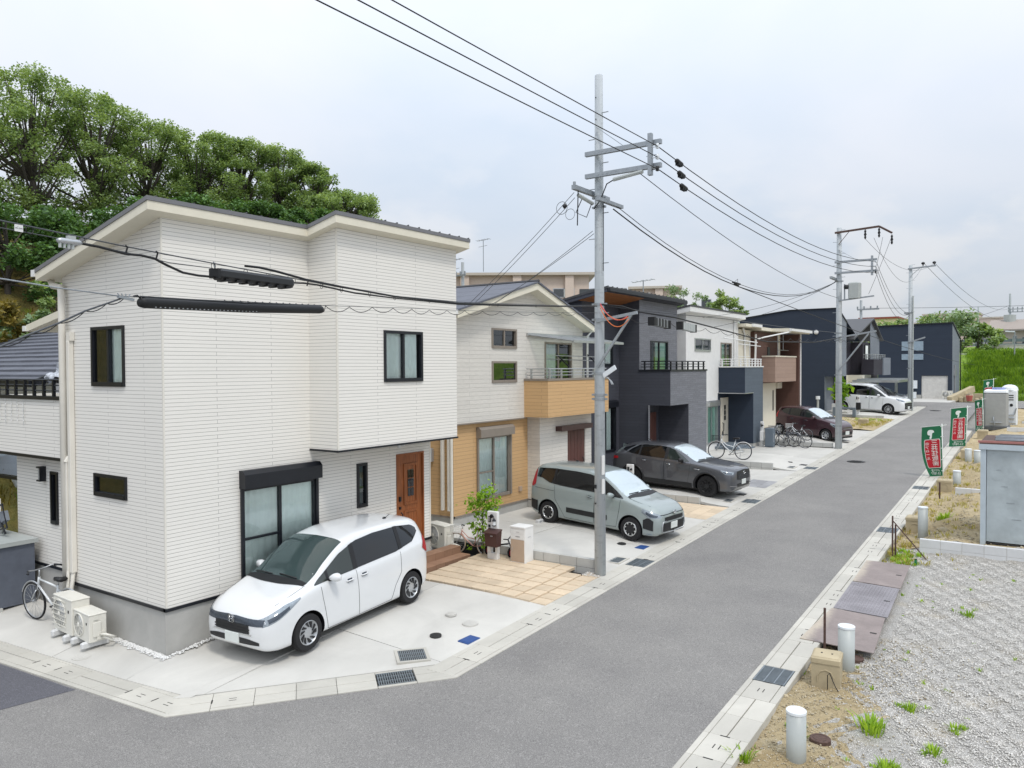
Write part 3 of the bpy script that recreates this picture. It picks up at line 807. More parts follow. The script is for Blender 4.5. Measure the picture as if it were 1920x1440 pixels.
tufts('dry_grass', m['grassy'], [wt(-3.2 + 1.6 * rs.rand() ** 2, 18.9 + 18 * rs.rand() ** 1.5, rs.uniform(.3, .9)) for _ in range(260)] +
  [(-7.8 - 5 * rs.rand(), 44.7 + 6.2 * rs.rand(), 1.28 + .1 * rs.rand(), rs.uniform(.5, 1.1)) for _ in range(260)], 10, nb=10, blade=.16, spread=.16)
tufts('verge_grass', m['grassg'], [wt(-2.95 + .5 * rs.rand(), 18.7 + 1.3 * rs.rand(), rs.uniform(.4, .9)) for _ in range(50)] +
  [(-7.9 - 6 * rs.rand(), 49.3 + 1.6 * rs.rand(), 1.38, rs.uniform(.5, 1.0)) for _ in range(80)], 11, nb=14)
# right-hand block walls
blockwall('block_wall', 'white two course block wall edging the gravel lot below the grey container', -2.52, 2.6, 20.15, lambda x: .27, .60, mat='blockw', L_=.415, H_=.195)
blockwall('block_wall', 'short white block wall behind the grey container, second flag pole beside it', -2.45, -.3, 27.3, lambda x: .55, .86, mat='blockw', L_=.42)
blockwall('block_wall', 'white block wall behind the grey water tank', -1.9, 2.0, 46.0, lambda x: 1.2, 1.50, mat='blockw', L_=.42)
# ================================================================ houses
class F:            # a wall plane: axis 'x' -> plane x=c, a runs along y; axis 'y' -> plane y=c, a runs along x
 def __init__(s, axis, c, out): s.ax, s.c, s.o = axis, c, out
 def P(s, a, z, d=0.): return (s.c + s.o * d, a, z) if s.ax == 'x' else (a, s.c + s.o * d, z)
 def box(s, b, a0, a1, z0, z1, d0, d1, mi=0):
  p, q = s.P(a0, z0, d0), s.P(a1, z1, d1); b.box(p[0], q[0], p[1], q[1], p[2], q[2], mi)
 def quad(s, b, a0, a1, z0, z1, d=0., mi=0):
  pts = [s.P(a0, z0, d), s.P(a1, z0, d), s.P(a1, z1, d), s.P(a0, z1, d)]
  flip = (s.ax == 'x') == (s.o < 0)
  b.quad(*(pts[::-1] if flip else pts), mi)
 def wall(s, b, a0, a1, z0, z1, holes=(), mi=0, top=None, reveal=.07):
  A = sorted({a0, a1, *[min(max(v, a0), a1) for h in holes for v in h[:2]]}); Z = sorted({z0, z1, *[min(max(v, z0), z1) for h in holes for v in h[2:4]]})
  for i in range(len(A) - 1):
   for j in range(len(Z) - 1):
    ca, cz = (A[i] + A[i + 1]) / 2, (Z[j] + Z[j + 1]) / 2
    if any(h[0] < ca < h[1] and h[2] < cz < h[3] for h in holes): continue
    s.quad(b, A[i], A[i + 1], Z[j], Z[j + 1], 0, mi)
  for h in holes:
   h0, h1_, k0, k1 = h[:4]
   for (p, q) in (((h0, k0), (h0, k1)), ((h0, k1), (h1_, k1)), ((h1_, k1), (h1_, k0)), ((h1_, k0), (h0, k0))):
    b.quad(s.P(*p, 0), s.P(*q, 0), s.P(*q, -reveal), s.P(*p, -reveal), mi)
  if top:
   pts = [s.P(a0, z1), s.P(a1, z1), s.P(a1, top(a1))] + ([s.P(a0, top(a0))] if top(a0) - z1 > 1e-4 else [])
   b.add(pts if not ((s.ax == 'x') == (s.o < 0)) else pts[::-1], [tuple(range(len(pts)))], mi)

def window(root, f, a0, a1, z0, z1, fm, panes=2, curt='curt', shutter=0, gl='glass', name='window', gap=(0, 1), mid=None, bw=.045):
 """frame in the opening, one glass pane per sash, pleated curtain behind"""
 o = root.location
 b = MB(tuple(o))
 f.box(b, a0 - .01, a0 + bw, z0 - .01, z1 + .01, -.07, .028); f.box(b, a1 - bw, a1 + .01, z0 - .01, z1 + .01, -.07, .028)
 f.box(b, a0 + bw, a1 - bw, z0 - .012, z0 + bw + .015, -.07, .034); f.box(b, a0 + bw, a1 - bw, z1 - bw, z1 + .01, -.07, .026)
 w = (a1 - a0 - 2 * bw) / panes
 for k in range(1, panes): f.box(b, a0 + bw + k * w - .028, a0 + bw + k * w + .028, z0 + bw, z1 - bw, -.055, .012)
 if mid: f.box(b, a0 + bw, a0 + bw + w, mid - .02, mid + .02, -.05, .0)
 W_ = b.build(name, fm, root)
 for k in range(panes):
  b = MB(tuple(o)); d = -.015 - .025 * (k % 2)
  e0, e1 = a0 + bw + k * w, a0 + bw + (k + 1) * w
  f.quad(b, e0, e1, z0 + bw, z1 - bw, d)
  b.build('pane', m[gl], W_)
 b = MB(tuple(o))                                   # room niche behind the glass
 f.quad(b, a0, a1, z0, z1, -.55);
 for (p, q) in (((a0, z0), (a0, z1)), ((a0, z1), (a1, z1)), ((a1, z1), (a1, z0)), ((a1, z0), (a0, z0))):
  b.quad(f.P(*p, -.07), f.P(*q, -.07), f.P(*q, -.55), f.P(*p, -.55))
 b.build('niche', m['room'], W_)
 if curt:
  b = MB(tuple(o)); c0, c1 = a0 + bw + (a1 - a0 - 2 * bw) * gap[0], a0 + bw + (a1 - a0 - 2 * bw) * gap[1]
  n = max(10, int((c1 - c0) / .022)); ph = rnd.random() * 6
  b.grid(lambda u, v: f.P(c0 + (c1 - c0) * u, z0 + .02 + (z1 - z0 - .05) * v, -.06 + .016 * math.sin(u * (c1 - c0) * 46 + ph + .6 * math.sin(u * 9)) * (1 - .35 * v)), n, 3)
  b.build('curtain', m[curt], W_, smooth=True)
 if shutter:
  b = MB(tuple(o)); f.box(b, a0 - .03, a1 + .03, z1, z1 + shutter - .07, .002, .17)
  p = [f.P(a, z, d) for a in (a0 - .03, a1 + .03) for z, d in ((z1 + shutter - .07, .002), (z1 + shutter - .07, .17), (z1 + shutter, .10), (z1 + shutter, .002))]
  b.rings([p[:4], p[4:]]); f.box(b, a0 - .03, a0 + .03, z0, z1, .03, .06); f.box(b, a1 - .03, a1 + .03, z0, z1, .03, .06)
  b.build('shutter_box', fm, W_)
 return W_
WHOLE = {'wall', 'foundation', 'flashing', 'elements', 'rack', 'pipework', 'trunk', 'spokes', 'cord', 'stone_wall', 'brown_wall', 'porch_wall', 'roof_frame', 'bars', 'fan_guard', 'front_grille', 'crank', 'basket', 'porch', 'roof'}
def clusters(b):
 n = len(b.v); up = list(range(n))
 def fd(i):
  while up[i] != i: up[i] = up[up[i]]; i = up[i]
  return i
 for f in b.f:
  a = fd(f[0])
  for i in f[1:]: up[fd(i)] = a
 bx = {}
 for i, v in enumerate(b.v):
  k = fd(i); q = bx.setdefault(k, [*v, *v])
  for d in range(3): q[d] = min(q[d], v[d]); q[d + 3] = max(q[d + 3], v[d])
 ks = list(bx)
 if not 2 <= len(ks) <= 80: return None
 g = {k: k for k in ks}
 def gd(k):
  while g[k] != k: k = g[k]
  return k
 e_ = .012
 for i, a in enumerate(ks):
  for c in ks[i + 1:]:
   A, B = bx[a], bx[c]
   if all(A[d] - e_ <= B[d + 3] and B[d] - e_ <= A[d + 3] for d in range(3)): g[gd(a)] = gd(c)
 out = {}
 for f, mi in zip(b.f, b.mi): out.setdefault(gd(fd(f[0])), []).append((f, mi))
 return list(out.values()) if len(out) > 1 else None
def part(root, name, mat, fn, smooth=False, parent=None, label=None):
 b = MB(tuple(root.location)); fn(b); cs = None if name in WHOLE else clusters(b)
 if not cs: return b.build(name, mat, parent or root, smooth=smooth, label=label)
 first = None
 for c in cs:
  q = MB(b.o); ix = {}
  for f, mi in c:
   for i in f:
    if i not in ix: ix[i] = len(q.v); q.v.append(b.v[i])
   q.f.append(tuple(ix[i] for i in f)); q.mi.append(mi)
  o = q.build(name, mat, parent or root, smooth=smooth, label=label); first = first or o
 return first
def railing(root, pts, z0, z1, mat, nposts, r=.016, rails=3, name='railing'):
 """posts and rails along a polyline of plan points"""
 R_ = part(root, name, mat, lambda b: b.tube([(x, y, z1) for x, y in pts], r * 1.4, 6))
 for k in range(1, rails):
  part(root, 'rail', mat, lambda b: b.tube([(x, y, z0 + (z1 - z0) * k / rails) for x, y in pts], r, 6), parent=R_)
 seg = [(Vector(a), Vector(c)) for a, c in zip(pts[:-1], pts[1:])]; tot = sum((c - a).length for a, c in seg)
 for i in range(nposts):
  t = tot * (i + .25) / (nposts - .5)
  for a, c in seg:
   l = (c - a).length
   if t <= l: p = a + (c - a) * (t / l); break
   t -= l
  part(root, 'post', mat, lambda b: b.box(p.x - .025, p.x + .025, p.y - .025, p.y + .025, z0, z1), parent=R_)
 return R_

# ---------------------------------------------------------------- corner house
h = thing('white_house', 'large white brick sided corner house with black framed windows and shed roof', 'house', (-11.58, 7, 0), group='houses along the left side of the street')
LW, FW, BW, BS = F('y', 7.0, -1), F('x', -11.58, 1), F('x', -10.815, 1), F('y', 9.96, -1)
RZ = lambda x: 7.205 + .232 * (x + 11.58)
zt = lambda x: RZ(x) - .20
lwin, lsm = (-13.73, -12.69, 4.33, 5.33), (-13.71, -12.68, 2.43, 2.80)
sl, slit, dr = (8.41, 10.08, .84, 2.53), (11.16, 11.43, 1.78, 2.66), (12.31, 13.19, .48, 2.75)
bwn = (11.18, 12.30, 4.34, 5.34)
def _(b):
 LW.wall(b, -14.75, -11.58, .78, 6.0, [lwin, lsm], top=zt)
 FW.wall(b, 7.0, 13.42, .78, 3.085, [(8.41, 10.08, .84, 2.53), slit, (12.31, 13.19, .78, 2.75)])
 FW.wall(b, 7.0, 9.96, 3.085, zt(-11.58))
 BW.wall(b, 9.96, 13.45, 3.085, zt(-10.815), [bwn])
 BS.wall(b, -11.58, -10.815, 3.085, 6.9, top=zt)
 F('y', 13.42, 1).wall(b, -17, -11.58, .0, 6.0, top=None); F('y', 13.45, 1).wall(b, -15, -10.815, 3.085, 6.0)
 F('y', 13.45, 1).wall(b, -11.58, -10.815, 6.0, 6.9, top=zt)
 b.quad((-11.58, 9.96, 3.085), (-11.58, 13.45, 3.085), (-10.815, 13.45, 3.085), (-10.815, 9.96, 3.085))
 F('x', -14.75, -1).wall(b, 7.0, 8.05, 2.9, 6.2)
 F('y', 8.05, -1).wall(b, -17.1, -14.75, 2.9, 5.6); F('x', -17.1, -1).wall(b, 8.05, 12, 2.9, 5.6)
 b.box(-18, -11.7, 7.6, 13.4, 3.0, 3.02)
wl = part(h, 'wall', m['h1'], _)
part(h, 'corner_trim', M('siding_trim', 'dcd8ce', .6, var=.03), lambda b: (b.box(-11.60, -11.574, 6.994, 7.02, .80, 7.0), b.box(-10.835, -10.806, 9.951, 9.985, 3.1, 7.17), b.box(-11.600, -11.571, 13.39, 13.428, .8, 3.08)))
def _(b):
 LW.box(b, -14.75, -11.57, .735, .785, -.05, .022); FW.box(b, 6.978, 12.31, .735, .785, -.05, .022); FW.box(b, 13.19, 13.44, .735, .785, -.05, .022)
 BW.box(b, 9.94, 13.47, 3.05, 3.088, -.76, .02)
 F('y', 7.35, -1).box(b, -17.5, -14.75, .735, .785, -.03, .02)
 LW.box(b, -19.5, -14.76, 2.93, 2.985, -.6, .015)
part(h, 'flashing', m['black'], _)
def _(b):
 FW.quad(b, 6.99, 13.41, -.5, .74, -.012); LW.quad(b, -14.75, -11.592, -.5, .74, -.012)
 F('y', 7.35, -1).quad(b, -17.6, -14.7, -.5, .74, -.01); F('x', -14.75, -1).quad(b, 7.0, 7.36, -.5, .74)
part(h, 'foundation', m['found'], _)
roof = [(-15.0, 6.66), (-11.37, 6.66), (-11.37, 9.76), (-10.60, 9.76), (-10.60, 13.66), (-15.0, 13.66)]
part(h, 'fascia', m['cream'], lambda b: b.prism(roof, lambda x, y: RZ(x) - .205, lambda x, y: RZ(x) - .07))
rf = part(h, 'roof', m['roofg'], lambda b: b.prism([(x + (.015 if x > -12 else -.01), y + (-.015 if y < 13 else .015)) for x, y in roof], lambda x, y: RZ(x) - .068, lambda x, y: RZ(x)))
for i in range(22):
 y = 6.8 + i * .325; xe = -11.38 if y < 9.76 else -10.6
 part(h, 'roof_seam', m['roofk'], lambda b: b.hexa([(-15, y, RZ(-15)), (xe, y, RZ(xe)), (xe, y + .03, RZ(xe)), (-15, y + .03, RZ(-15)), (-15, y, RZ(-15) + .03), (xe, y, RZ(xe) + .03), (xe, y + .03, RZ(xe) + .03), (-15, y + .03, RZ(-15) + .03)]), parent=rf)
part(h, 'lower_roof', m['cream'], lambda b: b.hexa([(-17.9, 7.75, 5.42), (-14.76, 7.75, 5.95), (-14.76, 12, 5.95), (-17.9, 12, 5.42), (-17.9, 7.75, 5.56), (-14.76, 7.75, 6.10), (-14.76, 12, 6.10), (-17.9, 12, 5.56)]))
part(h, 'rain_gutter', m['white'], lambda b: (b.box(-15.13, -15.0, 6.64, 13.7, 6.28, 6.40), b.box(-18.02, -17.9, 7.72, 12, 5.43, 5.54)))
window(h, LW, *lwin, m['black'], 2, 'curt', gap=(.42, 1)); window(h, LW, *lsm, m['black'], 1, None)
window(h, FW, *sl, m['black'], 2, 'curt', shutter=.31, mid=1.62, bw=.06); window(h, FW, *slit, m['black'], 1, 'curtg', gl='glassd'); window(h, BW, *bwn, m['black'], 2, 'curt', gap=(.02, .93))
# front door
def _(b):
 FW.box(b, 12.31, 12.35, .48, 2.75, -.10, .02); FW.box(b, 13.15, 13.19, .48, 2.75, -.10, .02); FW.box(b, 12.35, 13.15, 2.71, 2.75, -.10, .02)
 FW.box(b, 12.35, 13.15, .48, 2.71, -.06, -.02)
 for a in (12.62, 12.895): pass
dd = part(h, 'front_door', m['doorw'], _)
for (a0, a1, z0, z1) in ((12.56, 13.0, 1.62, 2.52), (12.56, 13.0, .66, 1.50)):
 part(h, 'door_panel', m['doorw'], lambda b: ([FW.box(b, *q, -.02, .002) for q in ((a0, a0 + .05, z0, z1), (a1 - .05, a1, z0, z1), (a0 + .05, a1 - .05, z0, z0 + .05), (a0 + .05, a1 - .05, z1 - .05, z1))]), parent=dd)
for i in range(4): part(h, 'door_board', m['doorw'], lambda b: FW.box(b, 12.615 + i * .085, 12.615 + i * .085 + .078, .72, 1.44, -.02, -.008), parent=dd)
for i in range(2):
 for j in range(3): part(h, 'door_light', m['glassd'], lambda b: FW.box(b, 12.69 + i * .10, 12.775 + i * .10, 1.80 + j * .2, 1.98 + j * .2, -.02, -.008), parent=dd)
part(h, 'door_handle', m['black'], lambda b: (b.tube([FW.P(12.43, 1.48, .02), FW.P(12.43, 1.45, .07), FW.P(12.43, 1.2, .07), FW.P(12.43, 1.17, .02)], .014), FW.box(b, 12.41, 12.45, 1.55, 1.60, -.02, .015), FW.box(b, 12.405, 12.455, 1.72, 1.82, -.02, .012)), parent=dd)
part(h, 'key_box', m['taupe'], lambda b: FW.box(b, 12.465, 12.51, 1.18, 1.36, .01, .05), parent=dd)
part(h, 'porch_lamp', m['white'], lambda b: (b.cyl((-11.1, 11.9), .04, 2.96, 3.05, 12), b.cyl((-11.1, 12.02), .03, 2.98, 3.05, 12)))
# entrance steps
part(h, 'porch', m['tilet'], lambda b: (b.box(-11.58, -11.31, 11.5, 14.14, 0, .455), b.box(-11.32, -11.03, 11.5, 14.16, 0, .30)))
for r_, (x, z0, z1) in enumerate(((-11.31, .31, .455), (-11.03, .135, .30))):
 for i in range(7): part(h, 'riser_tile', m['tilet'], lambda b: b.bbox(x, x + .012, 12.06 + i * .30, 12.06 + i * .30 + .294, z0, z1 - .012, .003))
 for i in range(7): part(h, 'tread_tile', m['tilet'], lambda b: b.bbox(x - .27, x + .016, 12.06 + i * .30, 12.06 + i * .30 + .295, z1 - .012, z1 + .012, .004))
# side balcony over the recessed wall
RW, BALW = F('y', 7.35, -1), F('y', 7.0, -1)
rs_ = (-16.05, -15.78, 1.62, 2.62)
part(h, 'recess_wall', m['h1'], lambda b: (RW.wall(b, -17.5, -14.75, .78, 2.97, [rs_]), F('x', -17.5, -1).wall(b, 7.35, 11, 0, 2.97), b.box(-17.5, -14.75, 7.36, 10, 2.9, 2.96)))
part(h, 'balcony_wall', m['h1'], lambda b: (b.box(-19.6, -14.755, 7.0, 7.14, 2.97, 4.05), b.box(-19.6, -19.46, 7.14, 9.5, 2.97, 4.05), b.box(-19.5, -14.76, 7.14, 9.0, 2.98, 3.05)))
part(h, 'balcony_cap', m['black'], lambda b: b.box(-19.65, -14.755, 6.97, 7.17, 4.05, 4.11))
railing(h, [(-19.6, 7.07), (-14.8, 7.07)], 4.11, 4.42, m['black'], 13, .014)
window(h, RW, *rs_, m['black'], 1, None, gl='glassd')
for a in (-16.33, -15.28):
 part(h, 'wall_lamp', m['black'], lambda b: (RW.box(b, a - .075, a + .075, 2.42, 2.45, .0, .12), RW.box(b, a - .075, a + .075, 2.68, 2.71, .0, .12), RW.box(b, a + .055, a + .075, 2.45, 2.68, 0, .12)))
 part(h, 'lamp_shade', m['silver'], lambda b: b.lathe(RW.P(a - .01, 2.45, .055), [(.055, 0), (.055, .23)], 14), smooth=False)
# rain pipe and cable ducts at the left corner
part(h, 'rain_pipe', m['duct'], lambda b: b.tube([(-14.95, 6.9, 6.22), (-14.84, 6.88, 6.12), (-14.60, 6.9, 6.08), (-14.58, 6.9, 5.95), (-14.58, 6.9, .0)], .06, 10), smooth=True)
part(h, 'cable_duct', m['duct'], lambda b: (b.bbox(-14.455, -14.36, 6.9, 6.995, .98, 5.12, .01), b.tube([(-14.41, 6.95, .98), (-14.39, 6.9, .7), (-14.36, 6.86, .5), (-14.36, 6.84, .1)], .035, 8), b.box(-14.45, -14.33, 6.91, 6.995, 5.12, 5.28)))
part(h, 'cable_duct', m['duct'], lambda b: (b.bbox(-14.525, -14.465, 6.88, 6.93, 1.0, 2.95, .01), b.tube([(-14.495, 6.89, 2.95), (-14.49, 6.93, 3.03), (-14.49, 6.99, 3.05)], .04, 8), b.tube([(-14.495, 6.9, 1.0), (-14.45, 6.86, .6), (-14.44, 6.84, .1)], .03, 8)))

# ---------------------------------------------------------------- second house: gable, white ribs over orange wood
h = thing('gabled_house', 'white gabled house with orange wood sided ground floor and matching balcony', 'house', (-12.6, 18.9, .45), group='houses along the left side of the street')
A, B_, C, S2 = F('x', -12.6, 1), F('x', -12.72, 1), F('x', -12.29, 1), F('y', 15.64, -1)
RZ2 = lambda y: 7.08 - .272 * abs(y - 18.93) if y < 18.93 else 7.08 - .325 * abs(y - 18.93)
w1, w2, bd = (17.2, 18.38, 5.15, 5.68), (17.2, 18.38, 4.20, 4.77), (19.89, 21.47, 4.12, 5.36)
s2 = (16.66, 18.2, 1.02, 2.72)
def _(b):
 A.wall(b, 15.64, 22.2, 3.15, 5.80, [w1, w2, bd]);
 pts = [(-12.6, 15.64, 5.8), (-12.6, 22.2, 5.8), (-12.6, 22.2, RZ2(22.2) - .17), (-12.6, 18.93, 6.91), (-12.6, 15.64, RZ2(15.64) - .17)]
 b.add(pts, [tuple(range(5))])
 S2.wall(b, -20, -12.6, 3.15, 6.0); F('y', 22.2, 1).wall(b, -20, -12.6, .4, 6.0)
 b.quad((-20, 15.64, 3.15), (-12.6, 15.64, 3.15), (-12.6, 22.2, 3.15), (-20, 22.2, 3.15))
 F('y', 19.12, -1).wall(b, -12.72, -12.29, .74, 3.15); C.wall(b, 19.12, 22.2, .74, 3.15, [(20.7, 21.8, .74, 2.67)])
part(h, 'wall', m['h2w'], _)
part(h, 'wood_wall', m['h2o'], lambda b: (B_.wall(b, 15.66, 19.12, .74, 3.15, [s2]), F('y', 15.66, -1).wall(b, -20, -12.72, .74, 3.15)))
part(h, 'flashing', m['grayf'], lambda b: (B_.box(b, 15.64, 19.14, .70, .745, -.05, .02), A.box(b, 15.62, 18.77, 3.12, 3.155, -.3, .02), F('y', 15.66, -1).box(b, -20, -12.70, .70, .745, -.03, .02), C.box(b, 19.1, 22.2, .70, .745, -.05, .02)))
part(h, 'foundation', m['found'], lambda b: (B_.quad(b, 15.67, 19.12, 0, .71, -.01), F('y', 15.67, -1).quad(b, -20, -12.73, 0, .71, -.01), C.quad(b, 19.13, 22.2, 0, .71, -.01), F('y', 19.13, -1).quad(b, -12.73, -12.3, 0, .71, 0)))
for nm, ya, yb in (('roof_slope', 15.25, 18.93), ('roof_slope', 22.35, 18.93)):
 part(h, nm, m['roofs'], lambda b: b.hexa([(-20, ya, RZ2(ya) - .05), (-12.18, ya, RZ2(ya) - .05), (-12.18, yb, 7.03), (-20, yb, 7.03), (-20, ya, RZ2(ya)), (-12.18, ya, RZ2(ya)), (-12.18, yb, 7.08), (-20, yb, 7.08)]))
 part(h, 'bargeboard', m['cream'], lambda b: b.hexa([(-12.7, ya, RZ2(ya) - .235), (-12.22, ya, RZ2(ya) - .235), (-12.22, yb, 6.845), (-12.7, yb, 6.845), (-12.7, ya, RZ2(ya) - .052), (-12.22, ya, RZ2(ya) - .052), (-12.22, yb, 7.028), (-12.7, yb, 7.028)]))
part(h, 'ridge_cap', m['roofk'], lambda b: b.tube([(-20, 18.93, 7.09), (-12.17, 18.93, 7.09)], .045, 6))
part(h, 'rain_gutter', m['white'], lambda b: (b.box(-20, -12.2, 15.13, 15.25, 5.94, 6.05), b.box(-20, -12.2, 22.36, 22.46, 5.83, 5.93), b.tube([(-12.3, 22.4, 5.85), (-12.45, 22.25, 5.6), (-12.45, 22.25, .5)], .035, 8)))
window(h, A, *w1, m['grayf'], 2, None); window(h, A, *w2, m['grayf'], 1, None, gl='glassd'); window(h, A, *bd, m['grayf'], 2, 'curt', gap=(0, .45))
window(h, B_, *s2, m['grayf'], 2, 'curt', shutter=.28, mid=1.75, bw=.05)
def _(b):
 for (y0, y1) in ((20.7, 21.8),): C.box(b, y0, y1, .62, 2.67, -.09, -.04)
d2 = part(h, 'front_door', m['doorb'], _)
for k in range(5): part(h, 'door_board', m['doorb'], lambda b: C.box(b, 20.72 + k * .215, 20.92 + k * .215, .66, 2.63, -.04, -.025), parent=d2)
part(h, 'door_handle', m['black'], lambda b: b.tube([C.P(21.66, 1.75, -.02), C.P(21.66, 1.7, .03), C.P(21.66, 1.35, .03), C.P(21.66, 1.3, -.02)], .014), parent=d2)
part(h, 'door_canopy', m['mailb'], lambda b: C.box(b, 20.0, 21.9, 2.68, 2.83, .0, .22))
bal = part(h, 'balcony', m['h2o'], lambda b: (b.box(-12.6, -11.78, 18.77, 22.43, 3.17, 3.30), b.box(-11.90, -11.78, 18.77, 22.43, 3.30, 4.22), b.box(-12.6, -11.90, 18.77, 18.89, 3.30, 4.22), b.box(-12.6, -11.9, 22.31, 22.43, 3.3, 4.22)))
part(h, 'balcony_cap', m['grayf'], lambda b: (b.box(-11.92, -11.76, 18.75, 22.45, 4.22, 4.28), b.box(-12.6, -11.92, 18.75, 18.91, 4.22, 4.28)), parent=bal)
railing(h, [(-12.55, 18.83), (-11.84, 18.83), (-11.84, 22.37)], 4.28, 4.56, m['alu'], 7, .014)
part(h, 'awning', m['glass'], lambda b: b.hexa([(-12.6, 18.95, 5.55), (-11.5, 19.7, 5.36), (-11.5, 22.9, 5.36), (-12.6, 22.5, 5.55), (-12.6, 18.95, 5.56), (-11.5, 19.7, 5.37), (-11.5, 22.9, 5.37), (-12.6, 22.5, 5.56)]))
part(h, 'awning_frame', m['alu'], lambda b: [b.bar((-12.6, y, 5.575), (-11.5, y2, 5.385), .04, .03) for y, y2 in ((18.95, 19.7), (19.85, 20.5), (20.75, 21.3), (21.6, 22.1), (22.5, 22.9))] + [b.bar((-11.5, 19.7, 5.36), (-11.5, 22.9, 5.36), .06, .07), b.bar((-12.57, 18.9, 5.57), (-12.57, 22.55, 5.57), .06, .08)])
part(h, 'drying_pole', m['alu'], lambda b: (b.tube([(-11.95, 19.3, 4.95), (-11.95, 22.6, 4.92)], .014), b.tube([(-12.15, 19.3, 4.85), (-12.15, 22.7, 4.80)], .014)))
part(h, 'pole_bracket', m['black'], lambda b: [b.bar((-11.8, y, 4.6), (-12.25, y, 5.0), .03, .04) for y in (20.0, 21.9)])
part(h, 'outlet_cover', m['taupe'], lambda b: B_.box(b, 18.62, 18.76, 1.02, 1.16, 0, .05))
part(h, 'cable_duct', m['duct'], lambda b: (b.bbox(-12.86, -12.78, 15.56, 15.65, .9, 3.1, .01), b.bbox(-13.08, -13.0, 15.56, 15.65, .9, 3.1, .01), b.tube([(-12.72, 15.58, 3.1), (-12.72, 15.58, .45)], .04, 10)))
part(h, 'electric_meter', m['silver'], lambda b: (b.bbox(-13.6, -13.36, 15.52, 15.65, 2.15, 2.5, .02), b.lathe((-13.48, 15.52, 2.36), [(.0, -.05), (.08, -.04), (.09, 0)], 14, 'y')))
for x in (-13.3,):
 part(h, 'meter_cover', m['glassd'], lambda b: b.bbox(-13.57, -13.39, 15.46, 15.52, 2.2, 2.45, .01))

# ---------------------------------------------------------------- third house: charcoal with grey stone bay
h = thing('charcoal_house', 'dark charcoal house with grey stone textured bay and black balcony railing', 'house', (-12.35, 27.6, .6), group='houses along the left side of the street')
BK, SD, BAY, BAL = F('x', -13.18, 1), F('y', 25.91, -1), F('x', -12.35, 1), F('x', -11.15, 1)
RZ3 = lambda x: 7.26 + .20 * (x + 12.1)
u1, u2, bw3 = (24.2, 25.40, 4.66, 5.56), (24.2, 25.55, 1.55, 3.15), (26.86, 28.43, 4.45, 5.57)
def _(b):
 BK.wall(b, 23.2, 25.91, .6, RZ3(-13.18) - .18, [u1, u2]); SD.wall(b, -13.18, -12.35, .6, 6.9, top=lambda x: RZ3(x) - .18)
 SD.wall(b, -12.35, -11.95, .6, 3.22); SD.wall(b, -12.35, -11.15, 3.22, 4.44)
 F('y', 23.2, -1).wall(b, -20, -13.18, .4, 5.0, top=lambda x: RZ3(x) - .18)
 F('y', 27.58, -1).wall(b, -12.35, -11.15, .6, 3.22); b.quad((-12.35, 25.91, 3.22), (-11.15, 25.91, 3.22), (-11.15, 29.4, 3.22), (-12.35, 29.4, 3.22))
 F('y', 29.37, 1).wall(b, -20, -12.35, .4, 5.0, top=lambda x: RZ3(x) - .18); F('y', 29.4, 1).wall(b, -12.35, -11.15, .4, 4.44)
part(h, 'wall', m['h3s'], _)
part(h, 'stone_wall', m['h3t'], lambda b: (BAY.wall(b, 25.91, 29.37, 4.3, RZ3(-12.35) - .18, [bw3]), BAL.wall(b, 25.91, 27.58, 3.22, 4.44), BAL.wall(b, 27.58, 29.4, .6, 4.44), F('x', -11.95, 1).wall(b, 25.80, 25.93, .6, 3.22)))
part(h, 'door_wall', m['h3s'], lambda b: BAY.wall(b, 25.93, 27.58, .6, 3.22))
part(h, 'front_door', m['doorb'], lambda b: BAY.box(b, 26.3, 27.3, .7, 2.9, 0, .03))
part(h, 'balcony_floor', m['found'], lambda b: b.box(-12.35, -11.27, 26.03, 29.3, 3.5, 3.6))
part(h, 'balcony_parapet', m['h3s'], lambda b: (b.box(-11.27, -11.152, 25.93, 29.39, 3.5, 4.438), b.box(-12.34, -11.3, 25.912, 26.03, 3.5, 4.438)))
part(h, 'balcony_cap', m['black'], lambda b: (b.box(-11.30, -11.12, 25.88, 29.43, 4.44, 4.50), b.box(-12.38, -11.30, 25.88, 26.05, 4.44, 4.50)))
railing(h, [(-12.3, 25.97), (-11.2, 25.97), (-11.2, 29.35)], 4.50, 4.80, m['black'], 9, .016)
part(h, 'fascia', m['h3s'], lambda b: b.prism([(-20, 22.95), (-12.1, 22.95), (-12.1, 29.55), (-20, 29.55)], lambda x, y: RZ3(x) - .17, lambda x, y: RZ3(x) - .06))
part(h, 'soffit', wood('soffit_wood', '9a6238', .6, 'y'), lambda b: b.prism([(-13.2, 23.0), (-12.15, 23.0), (-12.15, 25.9), (-13.2, 25.9)], lambda x, y: RZ3(x) - .185, lambda x, y: RZ3(x) - .172))
rf = part(h, 'roof', m['roofk'], lambda b: b.prism([(-20, 22.93), (-12.08, 22.93), (-12.08, 29.57), (-20, 29.57)], lambda x, y: RZ3(x) - .058, lambda x, y: RZ3(x)))
for i in range(20):
 y = 23.0 + i * .34
 part(h, 'roof_seam', m['roofk'], lambda b: b.hexa([(-20, y, RZ3(-20)), (-12.08, y, RZ3(-12.08)), (-12.08, y + .03, RZ3(-12.08)), (-20, y + .03, RZ3(-20)), (-20, y, RZ3(-20) + .03), (-12.08, y, RZ3(-12.08) + .03), (-12.08, y + .03, RZ3(-12.08) + .03), (-20, y + .03, RZ3(-20) + .03)]), parent=rf)
window(h, BK, *u1, m['black'], 2, 'curt'); window(h, BK, *u2, m['black'], 2, 'curt', shutter=.25, gap=(0, .9)); window(h, BAY, *bw3, m['black'], 2, 'curtg', gap=(.35, 1))
part(h, 'rain_gutter', m['black'], lambda b: b.box(-12.08, -11.98, 22.95, 29.55, 7.10, 7.20))

